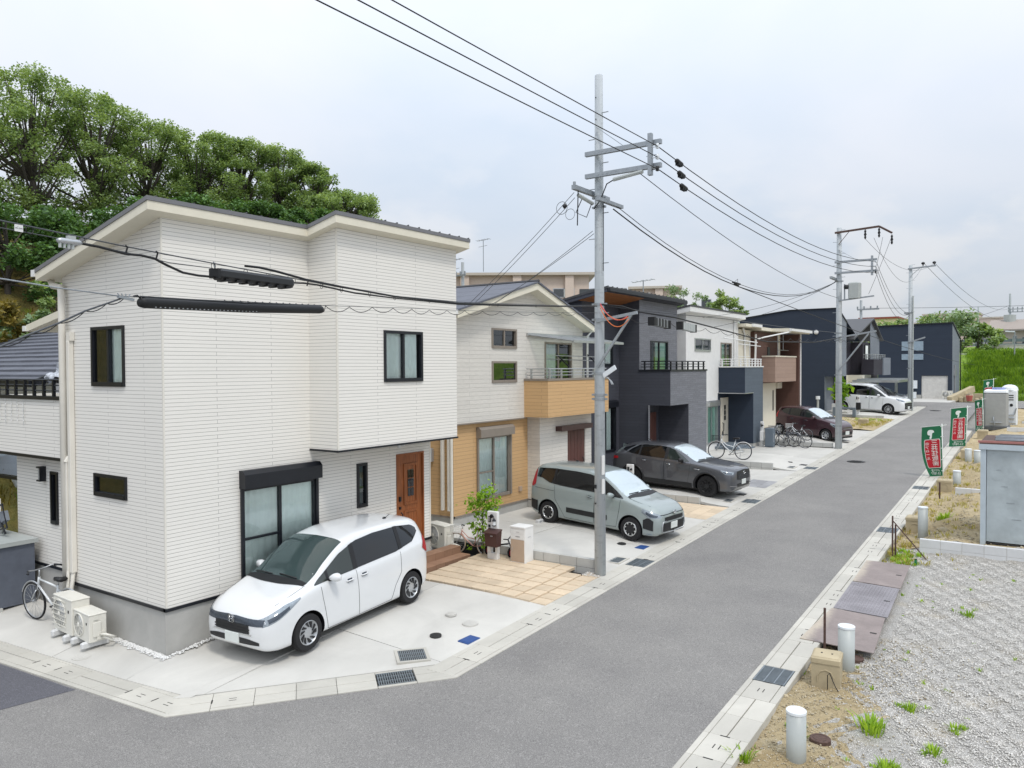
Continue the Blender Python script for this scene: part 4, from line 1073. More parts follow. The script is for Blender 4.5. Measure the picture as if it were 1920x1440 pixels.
# ---------------------------------------------------------------- fourth house: white render, navy porch
h = thing('white_house', 'plain white rendered house with navy porch balcony and cream front door', 'house', (-12.41, 33.6, .92), group='houses along the left side of the street')
A4, S4, P4 = F('x', -12.41, 1), F('y', 30.42, -1), F('x', -11.2, 1)
RZ4 = lambda x: 7.12 + .18 * (x + 12.1)
v1, v2, v3 = (31.35, 33.21, 5.27, 5.80), (34.48, 35.9, 4.35, 5.68), (32.72, 34.0, 1.20, 2.86)
part(h, 'wall', m['h4w'], lambda b: (A4.wall(b, 30.42, 36.9, .9, RZ4(-12.41) - .26, [v1, v2, v3]), S4.wall(b, -20, -12.41, .4, 5.2, top=lambda x: RZ4(x) - .26), F('y', 36.9, 1).wall(b, -20, -12.41, .4, 5.2, top=lambda x: RZ4(x) - .26)))
part(h, 'fascia', m['white'], lambda b: b.prism([(-20, 30.15), (-12.12, 30.15), (-12.12, 37.1), (-20, 37.1)], lambda x, y: RZ4(x) - .27, lambda x, y: RZ4(x) - .07))
part(h, 'roof', m['roofk'], lambda b: b.prism([(-20, 30.13), (-12.10, 30.13), (-12.10, 37.12), (-20, 37.12)], lambda x, y: RZ4(x) - .068, lambda x, y: RZ4(x)))
F4 = F('y', 34.2, -1)
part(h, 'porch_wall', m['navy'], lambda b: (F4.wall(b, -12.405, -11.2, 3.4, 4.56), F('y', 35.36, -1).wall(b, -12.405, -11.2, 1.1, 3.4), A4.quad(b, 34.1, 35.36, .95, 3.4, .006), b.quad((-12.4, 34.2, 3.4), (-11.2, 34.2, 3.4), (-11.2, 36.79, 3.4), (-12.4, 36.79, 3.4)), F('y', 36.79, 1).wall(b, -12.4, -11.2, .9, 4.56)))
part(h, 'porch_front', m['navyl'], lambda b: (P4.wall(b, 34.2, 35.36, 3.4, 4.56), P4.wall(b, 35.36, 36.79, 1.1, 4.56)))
part(h, 'porch_trim', m['alu'], lambda b: (b.box(-12.40, -11.19, 34.19, 34.24, 3.385, 3.42), b.box(-11.24, -11.19, 34.24, 35.36, 3.385, 3.42)))
part(h, 'porch_base', m['found'], lambda b: b.box(-12.4, -11.21, 35.37, 36.78, .6, 1.1))
part(h, 'balcony_cap', m['white'], lambda b: (b.box(-11.34, -11.17, 34.17, 36.82, 4.56, 4.61), b.box(-12.40, -11.34, 34.17, 34.33, 4.56, 4.61)))
part(h, 'balcony_floor', m['found'], lambda b: b.box(-12.4, -11.22, 34.22, 36.77, 3.6, 3.65))
railing(h, [(-12.36, 34.25), (-11.26, 34.25), (-11.26, 36.74)], 4.61, 4.93, m['white'], 9, .016)
window(h, A4, *v1, m['alu'], 2, None, gl='glassd'); window(h, A4, *v2, m['grayf'], 2, 'curtg', gap=(0, .4)); window(h, A4, *v3, m['alu'], 2, 'curtg', shutter=.24)
dd = part(h, 'front_door', m['doorc'], lambda b: (A4.box(b, 34.40, 35.32, 1.10, 3.18, .008, .06)))
for i in range(2):
 for j in range(3): part(h, 'door_light', m['glassd'], lambda b: A4.box(b, 34.76 + i * .12, 34.86 + i * .12, 2.15 + j * .24, 2.36 + j * .24, .06, .068), parent=dd)
part(h, 'door_handle', m['black'], lambda b: (b.tube([A4.P(34.56, 2.05, .06), A4.P(34.56, 2.0, .12), A4.P(34.56, 1.7, .12), A4.P(34.56, 1.65, .06)], .02), A4.box(b, 34.50, 34.60, 1.45, 1.65, .06, .1)), parent=dd)
for z0, z1, x1, y0, y1 in ((.8, 1.03, -11.42, 33.75, 35.36), (.8, .96, -11.1, 34.6, 35.36), (1.03, 1.12, -11.75, 34.0, 35.36)):
 part(h, 'step', m['tiled'], lambda b: b.bbox(-12.41, x1, y0, y1, z0, z1, .01))
for i in range(3): part(h, 'step_tile', m['tiled'], lambda b: b.bbox(-12.40 + i * .33, -12.08 + i * .33, 33.735, 33.75, .86, 1.02, .002))
part(h, 'drying_rack', m['white'], lambda b: (b.tube([(-11.5, 34.3, 5.6), (-11.5, 37.4, 5.55)], .02), b.tube([(-11.8, 33.2, 5.85), (-11.5, 36.9, 5.72)], .025), b.tube([(-11.7, 34.6, 5.8), (-11.7, 34.6, 5.05), (-11.7, 36.4, 5.05), (-11.7, 36.4, 5.78)], .015)))
part(h, 'rain_pipe', m['white'], lambda b: b.tube([(-12.36, 36.2, 6.85), (-12.36, 36.2, 4.6)], .035, 8))

# ---------------------------------------------------------------- fifth house: brown and cream
h = thing('brown_house', 'brown and cream house with tan plank balcony under a thin cream roof', 'house', (-12.5, 41, 1.2), group='houses along the left side of the street')
A5, B5 = F('x', -12.5, 1), F('x', -11.62, 1)
part(h, 'wall', m['h5w'], lambda b: (A5.wall(b, 37.6, 43.35, 1.35, 3.72, [(42.75, 42.92, 2.2, 3.3)]), F('y', 43.35, 1).wall(b, -14, -12.5, 1.2, 3.4), b.box(-12.52, -12.40, 43.35, 44.2, 3.38, 3.70), A5.wall(b, 36.95, 39.4, 3.72, 6.4), F('y', 36.95, -1).wall(b, -20, -12.5, .8, 6.4)))
part(h, 'brown_wall', m['h5b'], lambda b: (F('x', -12.3, 1).wall(b, 39.0, 43.0, 3.72, 6.35), F('y', 39.0, -1).wall(b, -13.5, -12.3, 3.72, 6.35), b.quad((-12.5, 39, 3.72), (-12.3, 39, 3.72), (-12.3, 43, 3.72), (-12.5, 43, 3.72)), b.box(-20, -11.5, 44.2, 44.42, 1.0, 6.35), F('x', -13.6, 1).wall(b, 43.0, 44.2, 1.2, 6.3), F('y', 43.0, 1).wall(b, -13.6, -12.3, 3.72, 6.3)))
part(h, 'corner_trim', m['white'], lambda b: (b.tube([(-11.47, 44.44, 6.35), (-11.47, 44.44, 1.2)], .04, 8), b.tube([(-12.2, 38.9, 6.2), (-12.25, 38.9, 4.0)], .05, 8), b.box(-12.31, -12.27, 42.96, 43.03, 3.75, 6.3), b.tube([(-12.4, 37.6, 6.45), (-12.45, 37.9, 6.2), (-12.42, 37.95, 4.4)], .045, 8)))
bal = part(h, 'balcony', m['h5l'], lambda b: (b.box(-11.74, -11.62, 40.2, 44.1, 3.78, 5.08), b.box(-12.3, -11.74, 40.2, 40.32, 3.78, 5.08), b.box(-12.3, -11.74, 43.98, 44.1, 3.78, 5.08), b.box(-12.3, -11.74, 40.32, 43.98, 3.78, 3.9)))
part(h, 'balcony_cap', m['cream'], lambda b: (b.box(-11.77, -11.59, 40.17, 44.13, 5.08, 5.14), b.box(-12.3, -11.77, 40.17, 40.35, 5.08, 5.14)), parent=bal)
part(h, 'upper_back_wall', m['h5w'], lambda b: b.box(-12.49, -12.31, 43.02, 43.5, 3.8, 6.3))
part(h, 'roof', m['cream'], lambda b: (b.hexa([(-20, 36.8, 6.42), (-12.0, 36.8, 6.50), (-12.0, 39.2, 6.50), (-20, 39.2, 6.42), (-20, 36.8, 6.6), (-12.0, 36.8, 6.64), (-12.0, 39.2, 6.64), (-20, 39.2, 6.6)]), b.hexa([(-20, 39.2, 6.36), (-12.0, 39.2, 6.40), (-12.0, 44.5, 6.40), (-20, 44.5, 6.36), (-20, 39.2, 6.56), (-12.0, 39.2, 6.56), (-12.0, 44.5, 6.56), (-20, 44.5, 6.56)]), b.hexa([(-12.0, 41.0, 6.40), (-11.1, 41.0, 6.36), (-11.1, 44.9, 6.36), (-12.0, 44.9, 6.40), (-12.0, 41.0, 6.56), (-11.1, 41.0, 6.54), (-11.1, 44.9, 6.54), (-12.0, 44.9, 6.56)])))
part(h, 'rain_gutter', m['white'], lambda b: (b.box(-11.1, -10.98, 40.9, 45.0, 6.40, 6.54), b.tube([(-11.1, 41.1, 6.36), (-11.9, 39.3, 6.05), (-12.15, 38.95, 5.95)], .035, 8), b.box(-12.0, -11.9, 37.6, 39.0, 6.52, 6.66)))
part(h, 'window', m['black'], lambda b: (A5.box(b, 42.75, 42.92, 2.2, 3.3, -.05, .012), F('x', -12.3, 1).box(b, 43.1, 43.9, 3.9, 5.9, -.3, -.25), F('x', -12.3, 1).box(b, 41.1, 41.5, 4.9, 5.6, 0, .03)))
part(h, 'flashing', m['grayf'], lambda b: (A5.box(b, 37.6, 43.37, 1.32, 1.36, -.02, .02)))
part(h, 'foundation', m['found'], lambda b: (A5.quad(b, 37.6, 43.34, .8, 1.33, -.01)))
part(h, 'drying_rack', m['alu'], lambda b: (b.tube([(-11.9, 41.6, 6.3), (-11.9, 41.6, 5.45), (-11.9, 43.6, 5.45)], .015), b.tube([(-11.9, 42.6, 6.3), (-11.9, 42.6, 5.45)], .015)))
part(h, 'front_door', m['doorb'], lambda b: F('x', -13.6, 1).box(b, 43.1, 43.9, 1.25, 3.3, 0, .04))

# ---------------------------------------------------------------- sixth: navy block beyond the vacant lot
h = thing('navy_house', 'tall plain navy house facing the vacant lot with a recessed wooden door', 'house', (-12, 53, 1.6), group='houses along the left side of the street')
N6 = F('y', 52.0, -1)
zt6 = lambda x: 8.22 + (.0 if x > -14.1 else .128 * (x + 14.1))
part(h, 'wall', m['navy'], lambda b: (N6.wall(b, -17.4, -14.1, 1.82, 7.6, top=zt6), N6.wall(b, -14.1, -11.94, 1.82, 8.22), N6.wall(b, -11.94, -11.16, 3.93, 8.22), b.quad((-17.4, 52, 7.8), (-14.1, 52, 8.22), (-14.1, 59, 7.2), (-17.4, 59, 6.6)), b.quad((-14.1, 52, 8.22), (-11.16, 52, 8.22), (-11.16, 59, 6.3), (-14.1, 59, 6.3)), b.quad((-11.94, 52, 3.93), (-11.16, 52, 3.93), (-11.16, 54.5, 3.93), (-11.94, 54.5, 3.93)), F('y', 54.5, -1).wall(b, -13, -11.16, 1.4, 3.93)))
part(h, 'side_wall', m['grey'], lambda b: (b.add([(-11.16, 52, 3.93), (-11.16, 54.5, 3.93), (-11.16, 54.5, 7.45), (-11.16, 52, 8.22)], [(0, 1, 2, 3)]), F('x', -11.94, 1).wall(b, 52, 54.5, 1.6, 3.93)))
part(h, 'roof_edge', m['black'], lambda b: (b.bar((-17.4, 51.97, 7.80), (-14.1, 51.97, 8.235), .06, .05), b.bar((-14.1, 51.97, 8.235), (-11.13, 51.97, 8.235), .06, .05), b.bar((-11.13, 51.97, 8.22), (-11.13, 54.6, 7.44), .06, .06)))
part(h, 'foundation', m['found'], lambda b: (b.box(-17.4, -11.95, 52.02, 54, 1.2, 1.82)))
part(h, 'front_door', m['doorw'], lambda b: F('y', 54.5, -1).box(b, -11.85, -11.3, 1.7, 3.7, 0, .06))
part(h, 'vent_hood', m['white'], lambda b: (b.lathe((-12.45, 52.0, 6.75), [(.14, 0), (.14, -.1), (.09, -.16), (.0, -.18)], 14, 'y')))
part(h, 'porch_slab', m['slab'], lambda b: b.box(-12.5, -10.6, 52.1, 54.5, 1.3, 1.72))

# ---------------------------------------------------------------- seventh: dark upper floor, cream ground floor, car port
h = thing('dark_house', 'near black upper floor over cream ground floor, balcony, behind the white minivan', 'house', (-12, 58.5, 1.6), group='houses along the left side of the street')
A7 = F('x', -12.0, 1)
part(h, 'wall', m['h5w'], lambda b: (A7.wall(b, 54.6, 59.0, 1.5, 3.95), b.box(-12, -11.0, 59.0, 59.15, 1.5, 3.95), F('x', -11.0, 1).wall(b, 59.15, 62.0, 1.5, 3.95)))
part(h, 'upper_wall', m['h7d'], lambda b: (A7.wall(b, 54.6, 60.0, 3.95, 6.3), F('y', 60.0, -1).wall(b, -12, -11.2, 3.95, 6.3), F('x', -11.2, 1).wall(b, 60, 66, 4.9, 6.3), b.box(-14, -11.3, 62.0, 66.5, 1.4, 3.9)))
part(h, 'balcony', m['h7d'], lambda b: (b.box(-11.2, -10.4, 59.6, 64.5, 3.95, 5.05)))
part(h, 'balcony_panel', m['grey'], lambda b: b.box(-10.40, -10.32, 63.0, 66.0, 3.9, 5.2))
railing(h, [(-11.1, 59.65), (-10.45, 59.65), (-10.45, 64.5)], 5.05, 5.4, m['alu'], 7, .02)
part(h, 'window', m['black'], lambda b: (b.box(-11.2, -11.14, 60.6, 62.4, 4.95, 6.1),))
part(h, 'curtain', m['curt'], lambda b: (b.box(-11.15, -11.12, 60.7, 61.5, 5.0, 6.05),))
part(h, 'gable_wall', m['grey'], lambda b: b.prism([(-11.15, 62.4), (-11.12, 62.4), (-11.12, 66), (-11.15, 66)], 5.05, lambda x, y: 7.9 - .35 * (y - 62.4)))
part(h, 'roof', m['roofk'], lambda b: b.hexa([(-18, 56, 6.3), (-11, 56, 6.3), (-10.9, 62.6, 8.0), (-18, 62.6, 8.0), (-18, 56, 6.4), (-11, 56, 6.4), (-10.9, 62.6, 8.1), (-18, 62.6, 8.1)]) or b.hexa([(-18, 66.5, 6.5), (-10.9, 66.5, 6.5), (-10.9, 62.6, 8.0), (-18, 62.6, 8.0), (-18, 66.5, 6.6), (-10.9, 66.5, 6.6), (-10.9, 62.6, 8.1), (-18, 62.6, 8.1)]))
part(h, 'name_plate', m['black'], lambda b: A7.box(b, 57.4, 58.0, 3.05, 3.25, 0, .03))
part(h, 'intercom', m['grayf'], lambda b: F('x', -11.0, 1).box(b, 60.2, 60.5, 2.6, 3.0, 0, .05))
part(h, 'wall_lamp', m['silver'], lambda b: b.lathe((-11.99, 56.9, 3.65), [(.1, 0), (.1, .2)], 12))
part(h, 'slit_window', m['black'], lambda b: F('x', -11.0, 1).box(b, 61.5, 61.75, 1.9, 3.7, 0, .02))
t = thing('carport', 'flat translucent carport roof on slim posts beside the far dark house', 'carport', (-9.6, 61, 1.7))
part(t, 'roof_panel', m['glass'], lambda b: b.box(-11.0, -8.3, 55.6, 62.3, 3.62, 3.64))
part(t, 'roof_frame', m['alu'], lambda b: (b.box(-11, -8.3, 55.55, 55.65, 3.5, 3.66), b.box(-11, -8.3, 62.25, 62.35, 3.5, 3.66), b.box(-8.35, -8.25, 55.6, 62.3, 3.5, 3.66), [b.box(-11, -8.3, y, y + .06, 3.6, 3.72) for y in (57, 58.4, 59.8, 61.2)]))
for y in (60.6,): part(t, 'post', m['alu'], lambda b: b.box(-9.2, -9.05, y, y + .15, 1.6, 3.5))

# ---------------------------------------------------------------- eighth: garage house closing the street
h = thing('garage_house', 'tall navy house with a pale garage shutter closing the end of the street', 'house', (-10, 78, 1.7))
N8 = F('y', 76.0, -1)
part(h, 'wall', m['navy'], lambda b: (N8.wall(b, -12.9, -7.1, 2.05, 8.08, [(-9.43, -7.43, 1.7, 3.70)]), b.quad((-12.9, 76, 8.08), (-7.1, 76, 8.20), (-7.1, 82.5, 7.0), (-12.9, 82.5, 7.0)), N8.quad(b, -12.9, -7.1, 8.08, 8.16)))
part(h, 'side_wall', m['grey'], lambda b: b.add([(-7.1, 76, 1.6), (-7.1, 82.3, 1.6), (-7.1, 82.3, 7.05), (-7.1, 76, 8.2)], [(0, 1, 2, 3)]))
part(h, 'roof_edge', m['black'], lambda b: (b.bar((-12.95, 75.97, 8.12), (-7.05, 75.97, 8.22), .08, .1), b.bar((-7.05, 75.97, 8.22), (-7.05, 82.6, 7.02), .08, .1), b.tube([(-7.02, 82.3, 7.0), (-7.02, 82.3, 1.7)], .05)))
part(h, 'foundation', m['found'], lambda b: (b.box(-12.9, -9.45, 75.99, 76.4, 1.4, 2.05), b.box(-7.42, -7.09, 75.99, 76.4, 1.4, 2.05)))
sh = part(h, 'garage_shutter', m['cream'], lambda b: N8.box(b, -9.43, -7.43, 1.7, 3.70, -.12, -.09))
for k in range(18): part(h, 'shutter_slat', M('shutter_grey', 'cfcdc9', .5) if k == 0 else bpy.data.materials['shutter_grey'], lambda b: N8.box(b, -9.43, -7.43, 1.71 + k * .11, 1.71 + k * .11 + .1, -.09, -.075), parent=sh)
part(h, 'window', M('pale_panel', '8fa0ad', .3), lambda b: (N8.box(b, -11.0, -9.3, 5.9, 6.7, 0, .04), N8.box(b, -11.0, -9.3, 5.1, 5.6, 0, .04)))
part(h, 'meter_box', m['pvcw'], lambda b: (N8.box(b, -10.1, -9.75, 2.6, 3.3, 0, .2), N8.box(b, -10.15, -9.8, 1.75, 2.3, .1, .5)))
part(h, 'side_pipes', m['alu'], lambda b: (b.tube([(-7.05, 77.5, 4.6), (-7.05, 77.6, 2.2)], .05), b.box(-7.1, -6.95, 77.2, 77.8, 3.7, 4.3)))
b = MB(); b.prism([(-13, 69), (-6.6, 69), (-6.6, 76.2), (-13, 76.2)], 1.4, lambda x, y: G(62) + .01); b.build('garage_forecourt', m['slab'], kind='structure')

# ---------------------------------------------------------------- neighbour at the far left with the slate grey roof
h = thing('slate_roof_house', 'neighbour with a blue grey slate roof and pale walls at the left edge', 'house', (-23, 11, 0))
part(h, 'wall', m['white'], lambda b: (b.box(-30, -21.5, 9.9, 16, -.2, 4.25),))
# tiled roof: every course is a part
for k in range(16):
 ya, yb = 9.2 + k * .36, 9.2 + (k + 1) * .36; za, zb_ = 4.32 + k * .135, 4.32 + (k + 1) * .135
 xr = -21.0 - .05 * k
 part(h, 'tile_course', m['roofs'], lambda b: b.hexa([(-31, ya, za - .05), (xr, ya, za - .05), (xr - .05, yb + .05, zb_ - .05), (-31, yb + .05, zb_ - .05), (-31, ya, za + .03), (xr, ya, za + .03), (xr - .05, yb + .05, zb_ - .02), (-31, yb + .05, zb_ - .02)]))
part(h, 'eave_board', m['black'], lambda b: (b.box(-31, -21.0, 9.12, 9.2, 4.18, 4.34), b.bar((-20.96, 9.2, 4.26), (-21.75, 15, 6.42), .1, .16)))
part(h, 'rain_pipe', m['black'], lambda b: b.tube([(-20.35, 9.75, 4.2), (-20.35, 9.75, .2)], .05, 8))
h2_ = thing('neighbour_wall', 'pale grey neighbour house wall with a dark downpipe behind the side balcony', 'house', (-24, 10.5, 0))
part(h2_, 'wall', M('pale_grey_render', 'b9bcc2', .8, var=.04), lambda b: b.box(-31, -20.2, 9.85, 10.4, -.2, 3.9))
part(h2_, 'window', m['black'], lambda b: b.box(-22.7, -22.2, 9.78, 9.86, 1.7, 2.5))
t = thing('terrace_canopy', 'small flat terrace canopy jutting out left of the recessed wall', 'canopy', (-20, 9, 2))
part(t, 'sheet', m['glass'], lambda b: b.hexa([(-24, 8.2, 2.12), (-19.3, 8.2, 2.16), (-19.3, 9.8, 2.30), (-24, 9.8, 2.30), (-24, 8.2, 2.14), (-19.3, 8.2, 2.18), (-19.3, 9.8, 2.32), (-24, 9.8, 2.32)]))
part(t, 'beam', m['black'], lambda b: (b.bar((-24, 8.2, 2.08), (-19.3, 8.2, 2.12), .05, .07), b.box(-19.36, -19.28, 8.2, 9.8, 2.05, 2.15)))
part(t, 'post', m['black'], lambda b: b.box(-19.40, -19.30, 8.18, 8.28, 0, 2.1))
# ================================================================ cars
def pchip(xs, ys, x):
 if x <= xs[0]: return ys[0]
 if x >= xs[-1]: return ys[-1]
 i = max(k for k in range(len(xs)) if xs[k] <= x); i = min(i, len(xs) - 2)
 h_ = [xs[k + 1] - xs[k] for k in range(len(xs) - 1)]; dl = [(ys[k + 1] - ys[k]) / h_[k] for k in range(len(h_))]
 def sl(k):
  if k == 0: return dl[0]
  if k == len(xs) - 1: return dl[-1]
  if dl[k - 1] * dl[k] <= 0: return 0.
  w1_, w2_ = 2 * h_[k] + h_[k - 1], h_[k] + 2 * h_[k - 1]
  return (w1_ + w2_) / (w1_ / dl[k - 1] + w2_ / dl[k])
 t = (x - xs[i]) / h_[i]; m0, m1 = sl(i) * h_[i], sl(i + 1) * h_[i]
 return (2 * t**3 - 3 * t * t + 1) * ys[i] + (t**3 - 2 * t * t + t) * m0 + (-2 * t**3 + 3 * t * t) * ys[i + 1] + (t**3 - t * t) * m1

class Car:
 def __init__(s, S, fa, wb, rad):
  s.S = S; s.fa = fa; s.wb = wb; s.rad = rad; s.L = S[-1][0]; s.cols = list(zip(*S)); s.cache = {}
 def X(s, u): return s.fa + s.wb / 2 - u           # distance from the nose -> local x
 def sec(s, u):
  k = round(u, 4)
  if k in s.cache: return s.cache[k]
  zb, w, zbelt, wr, ztp = (pchip(s.cols[0], c, u) for c in s.cols[1:])
  hh = ztp - zbelt; zre = ztp - min(.10, .45 * hh) ; sh = max(0, min(1, hh / .35))
  P = [(0, zb), (w - .16, zb), (w - .06, zb + .012), (w - .022, zb + .06), (w - .010, zb + .16), (w - .0, zb + (zbelt - zb) * .50), (w - .004, zb + (zbelt - zb) * .72), (w - .022, zbelt - .05), (w - .045, zbelt),
    (w - .05 + (wr - w + .05) * .34, zbelt + (zre - zbelt) * .38), (w - .05 + (wr - w + .05) * .72, zbelt + (zre - zbelt) * .76), (wr, zre), (wr - .05, zre + (ztp - zre) * .45), (wr * .72, zre + (ztp - zre) * .82), (wr * .36, ztp - .006), (0, ztp)]
  # one pass of corner-cutting that keeps ends
  Q = [P[0]]
  for a, c in zip(P[:-1], P[1:]):
   Q += [(a[0] * .75 + c[0] * .25, a[1] * .75 + c[1] * .25), (a[0] * .25 + c[0] * .75, a[1] * .25 + c[1] * .75)]
  Q.append(P[-1]); s.cache[k] = Q
  return Q
 def half(s, u, z):      # outer half width at height z
  Q = s.sec(u); best = 0
  for a, c in zip(Q[:-1], Q[1:]):
   if min(a[1], c[1]) <= z <= max(a[1], c[1]) and abs(c[1] - a[1]) > 1e-6:
    best = max(best, a[0] + (c[0] - a[0]) * (z - a[1]) / (c[1] - a[1]))
  return best
 def top(s, u, y):
  Q = s.sec(u); y = abs(y); best = -1
  for a, c in zip(Q[:-1], Q[1:]):
   if min(a[0], c[0]) <= y <= max(a[0], c[0]) and abs(c[0] - a[0]) > 1e-6:
    best = max(best, a[1] + (c[1] - a[1]) * (y - a[0]) / (c[0] - a[0]))
  return best
 def side(s, u, z, off, sg): return (s.X(u), sg * (s.half(u, z) + off), z)
 def front(s, y, z, off, rear=False):
  y = abs(y)
  f = (lambda u: s.half(s.L - u, z)) if rear else (lambda u: s.half(u, z))
  lo, hi = 0., 1.2
  if f(0) >= y: hi = 0.
  else:
   for _ in range(22):
    md = (lo + hi) / 2
    if f(md) >= y: hi = md
    else: lo = md
  return s.X(s.L - hi + off) if rear else s.X(hi - off)
 def side_patch(s, b, lo, hi, off, sg, n=14, mr=5, mi=0):
  u0, u1 = lo[0][0], lo[-1][0]
  li = lambda pl, u: np.interp(u, [p[0] for p in pl], [p[1] for p in pl])
  b.grid(lambda a, c: s.side(u0 + (u1 - u0) * a, li(lo, u0 + (u1 - u0) * a) * (1 - c) + li(hi, u0 + (u1 - u0) * a) * c, off, sg), n, mr, mi, flip=sg < 0)
 def side_line(s, b, pts, r, sg, off=.002):
  q = []
  for a, c in zip(pts[:-1], pts[1:]):
   k = max(2, int(math.hypot(c[0] - a[0], c[1] - a[1]) / .05))
   q += [s.side(a[0] + (c[0] - a[0]) * i / k, a[1] + (c[1] - a[1]) * i / k, off, sg) for i in range(k)]
  q.append(s.side(*pts[-1], off, sg)); b.tube(q, r, 4)
 def top_patch(s, b, u0, u1, w0, w1, off, n=12, mr=10, bow=0., mi=0):
  """from u0 (half width w0) to u1 (half width w1); bow pulls the centre of the front edge forward"""
  def f(a, c):
   y = (2 * a - 1) * (w0 + (w1 - w0) * c); u = u0 + (u1 - u0) * c - bow * (1 - c) * (1 - (2 * a - 1) ** 2)
   return (s.X(u), y, s.top(u, y) + off)
  b.grid(f, n, mr, mi, flip=True)
 def front_patch(s, b, pts_lo, pts_hi, off, n=14, mr=5, mi=0, rear=False):
  y0, y1 = pts_lo[0][0], pts_lo[-1][0]
  li = lambda pl, y: np.interp(y, [p[0] for p in pl], [p[1] for p in pl])
  def f(a, c):
   y = y0 + (y1 - y0) * a; z = li(pts_lo, y) * (1 - c) + li(pts_hi, y) * c
   return (s.front(y, z, off, rear), y, z)
  b.grid(f, n, mr, mi, flip=rear)

def wheel_mesh(style, R, w=.19):
 b = MB(); ri = R * .66
 b.lathe((0, 0, 0), [(ri, w / 2 - .01), (ri, -w / 2), (R * .93, -w / 2), (R * .985, -w * .36), (R, -w * .2), (R, w * .2), (R * .985, w * .36), (R * .93, w / 2), (ri, w / 2), (ri, w / 2 - .01)], 36, 'y', caps=False)
 tyre = b.mesh('tyre', True); tyre.materials.append(m['rubber']); smooth_by_angle(tyre, 40)
 b = MB(); dk = 1
 face = -w / 2 + .012
 b.lathe((0, 0, 0), [(ri + .004, w * .3), (ri + .004, face - .006), (ri - .012, face - .012), (ri - .03, face + .012), (R * .5, face + .022), (.05, face + .008), (.0, face + .004)], 36, 'y', 0 if style in ('swirl', 'cap') else dk)
 def blade(a0, a1, r0, r1, tw, d0, d1, mi):
  q = []
  for r, da in ((r0, 0), (r1, tw)):
   for a in (a0, a1): q.append((r * math.cos(a + da), r * math.sin(a + da)))
  (x0, z0), (x1, z1), (x2, z2), (x3, z3) = q
  b.hexa([(x0, d0, z0), (x2, d0, z2), (x3, d0, z3), (x1, d0, z1), (x0, d1, z0), (x2, d1, z2), (x3, d1, z3), (x1, d1, z1)], mi)
 if style == 'swirl':
  for k in range(10): a = k * 2 * math.pi / 10; blade(a, a + .22 + .1 * (k % 2), R * .30, ri * .88, .42, face - .001, face + .02, dk)
 elif style == 'cap':
  for k in range(7): a = k * 2 * math.pi / 7; blade(a, a + .36, R * .32, ri * .84, .0, face - .001, face + .02, dk)
 elif style == 'ring':
  b.torus((0, face - .006, 0), ri * .86, .020, 'y', 32, 6, 0)
  for k in range(8): a = k * 2 * math.pi / 8; blade(a, a + .34, ri * .68, ri * .82, 0, face - .012, face + .01, dk)
  for k in range(8): a = (k + .5) * 2 * math.pi / 8; blade(a, a + .25, ri * .62, ri * .84, 0, face - .014, face + .01, 0)
  b.lathe((0, 0, 0), [(ri * .62, face), (ri * .6, face - .018), (.0, face - .022)], 24, 'y', dk)
 else:
  for k in range(10): a = k * 2 * math.pi / 10; blade(a - .07, a + .07, .06, ri * .97, .0 if style == 'dark' else .25, face - .022, face + .01, 0)
  b.torus((0, face - .008, 0), ri * .96, .014, 'y', 32, 6, 0)
  b.lathe((0, 0, 0), [(.09, face), (.085, face - .022), (0, face - .026)], 16, 'y', 0)
 rim = b.mesh('rim');
 for q in ({'swirl': m['silver'], 'cap': m['silver'], 'ring': m['chrome'], 'dark': m['blackp'], 'multi': m['silver']}[style], m['blackp']): rim.materials.append(q)
 smooth_by_angle(rim, 30)
 return tyre, rim

def paint(name, col, coat=1., metal=0., rough=.35):
 t = NT(name); c = lin(col); p = t.pos()
 cc = t.mix(t.rng(t.noise(p, 2.2, 3), .3, .7), [x * .97 for x in c], c)
 cc = t.mix(t.rng(t.noise(p, 14, 5, .7), .58, .8, 0, .05), cc, [x * .7 for x in c])
 t.set(**{'Base Color': cc, 'Roughness': rough, 'Metallic': metal, 'Coat Weight': coat, 'Coat Roughness': .04})
 return t.m
def autoglass(name, col, rough=.03):
 t = NT(name); t.set(**{'Base Color': lin(col), 'Roughness': rough, 'Specular IOR Level': .5, 'IOR': 1.52, 'Coat Weight': .6, 'Coat Roughness': .02}); return t.m
m['tint'] = autoglass('tinted_glass', '0a0d11'); m['screen'] = autoglass('windscreen_glass', '3c4a4a'); m['clearg'] = autoglass('front_side_glass', '2c3330')
m['lens'] = M('headlamp_lens', '8e979e', .12, .25, var=.25, coat=1, scale=28); m['lensd'] = M('headlamp_inner', '4c535c', .2, .3, var=.2, scale=40); m['lensw'] = M('lamp_reflector', 'e2e6e8', .15, .3, var=.1, coat=1)
m['plate'] = M('number_plate', 'd7dcd8', .4, var=.02); m['pale_screen'] = autoglass('pale_windscreen', 'b9c6cc')  # windscreen coloured as one opaque pale surface, nothing modelled behind it

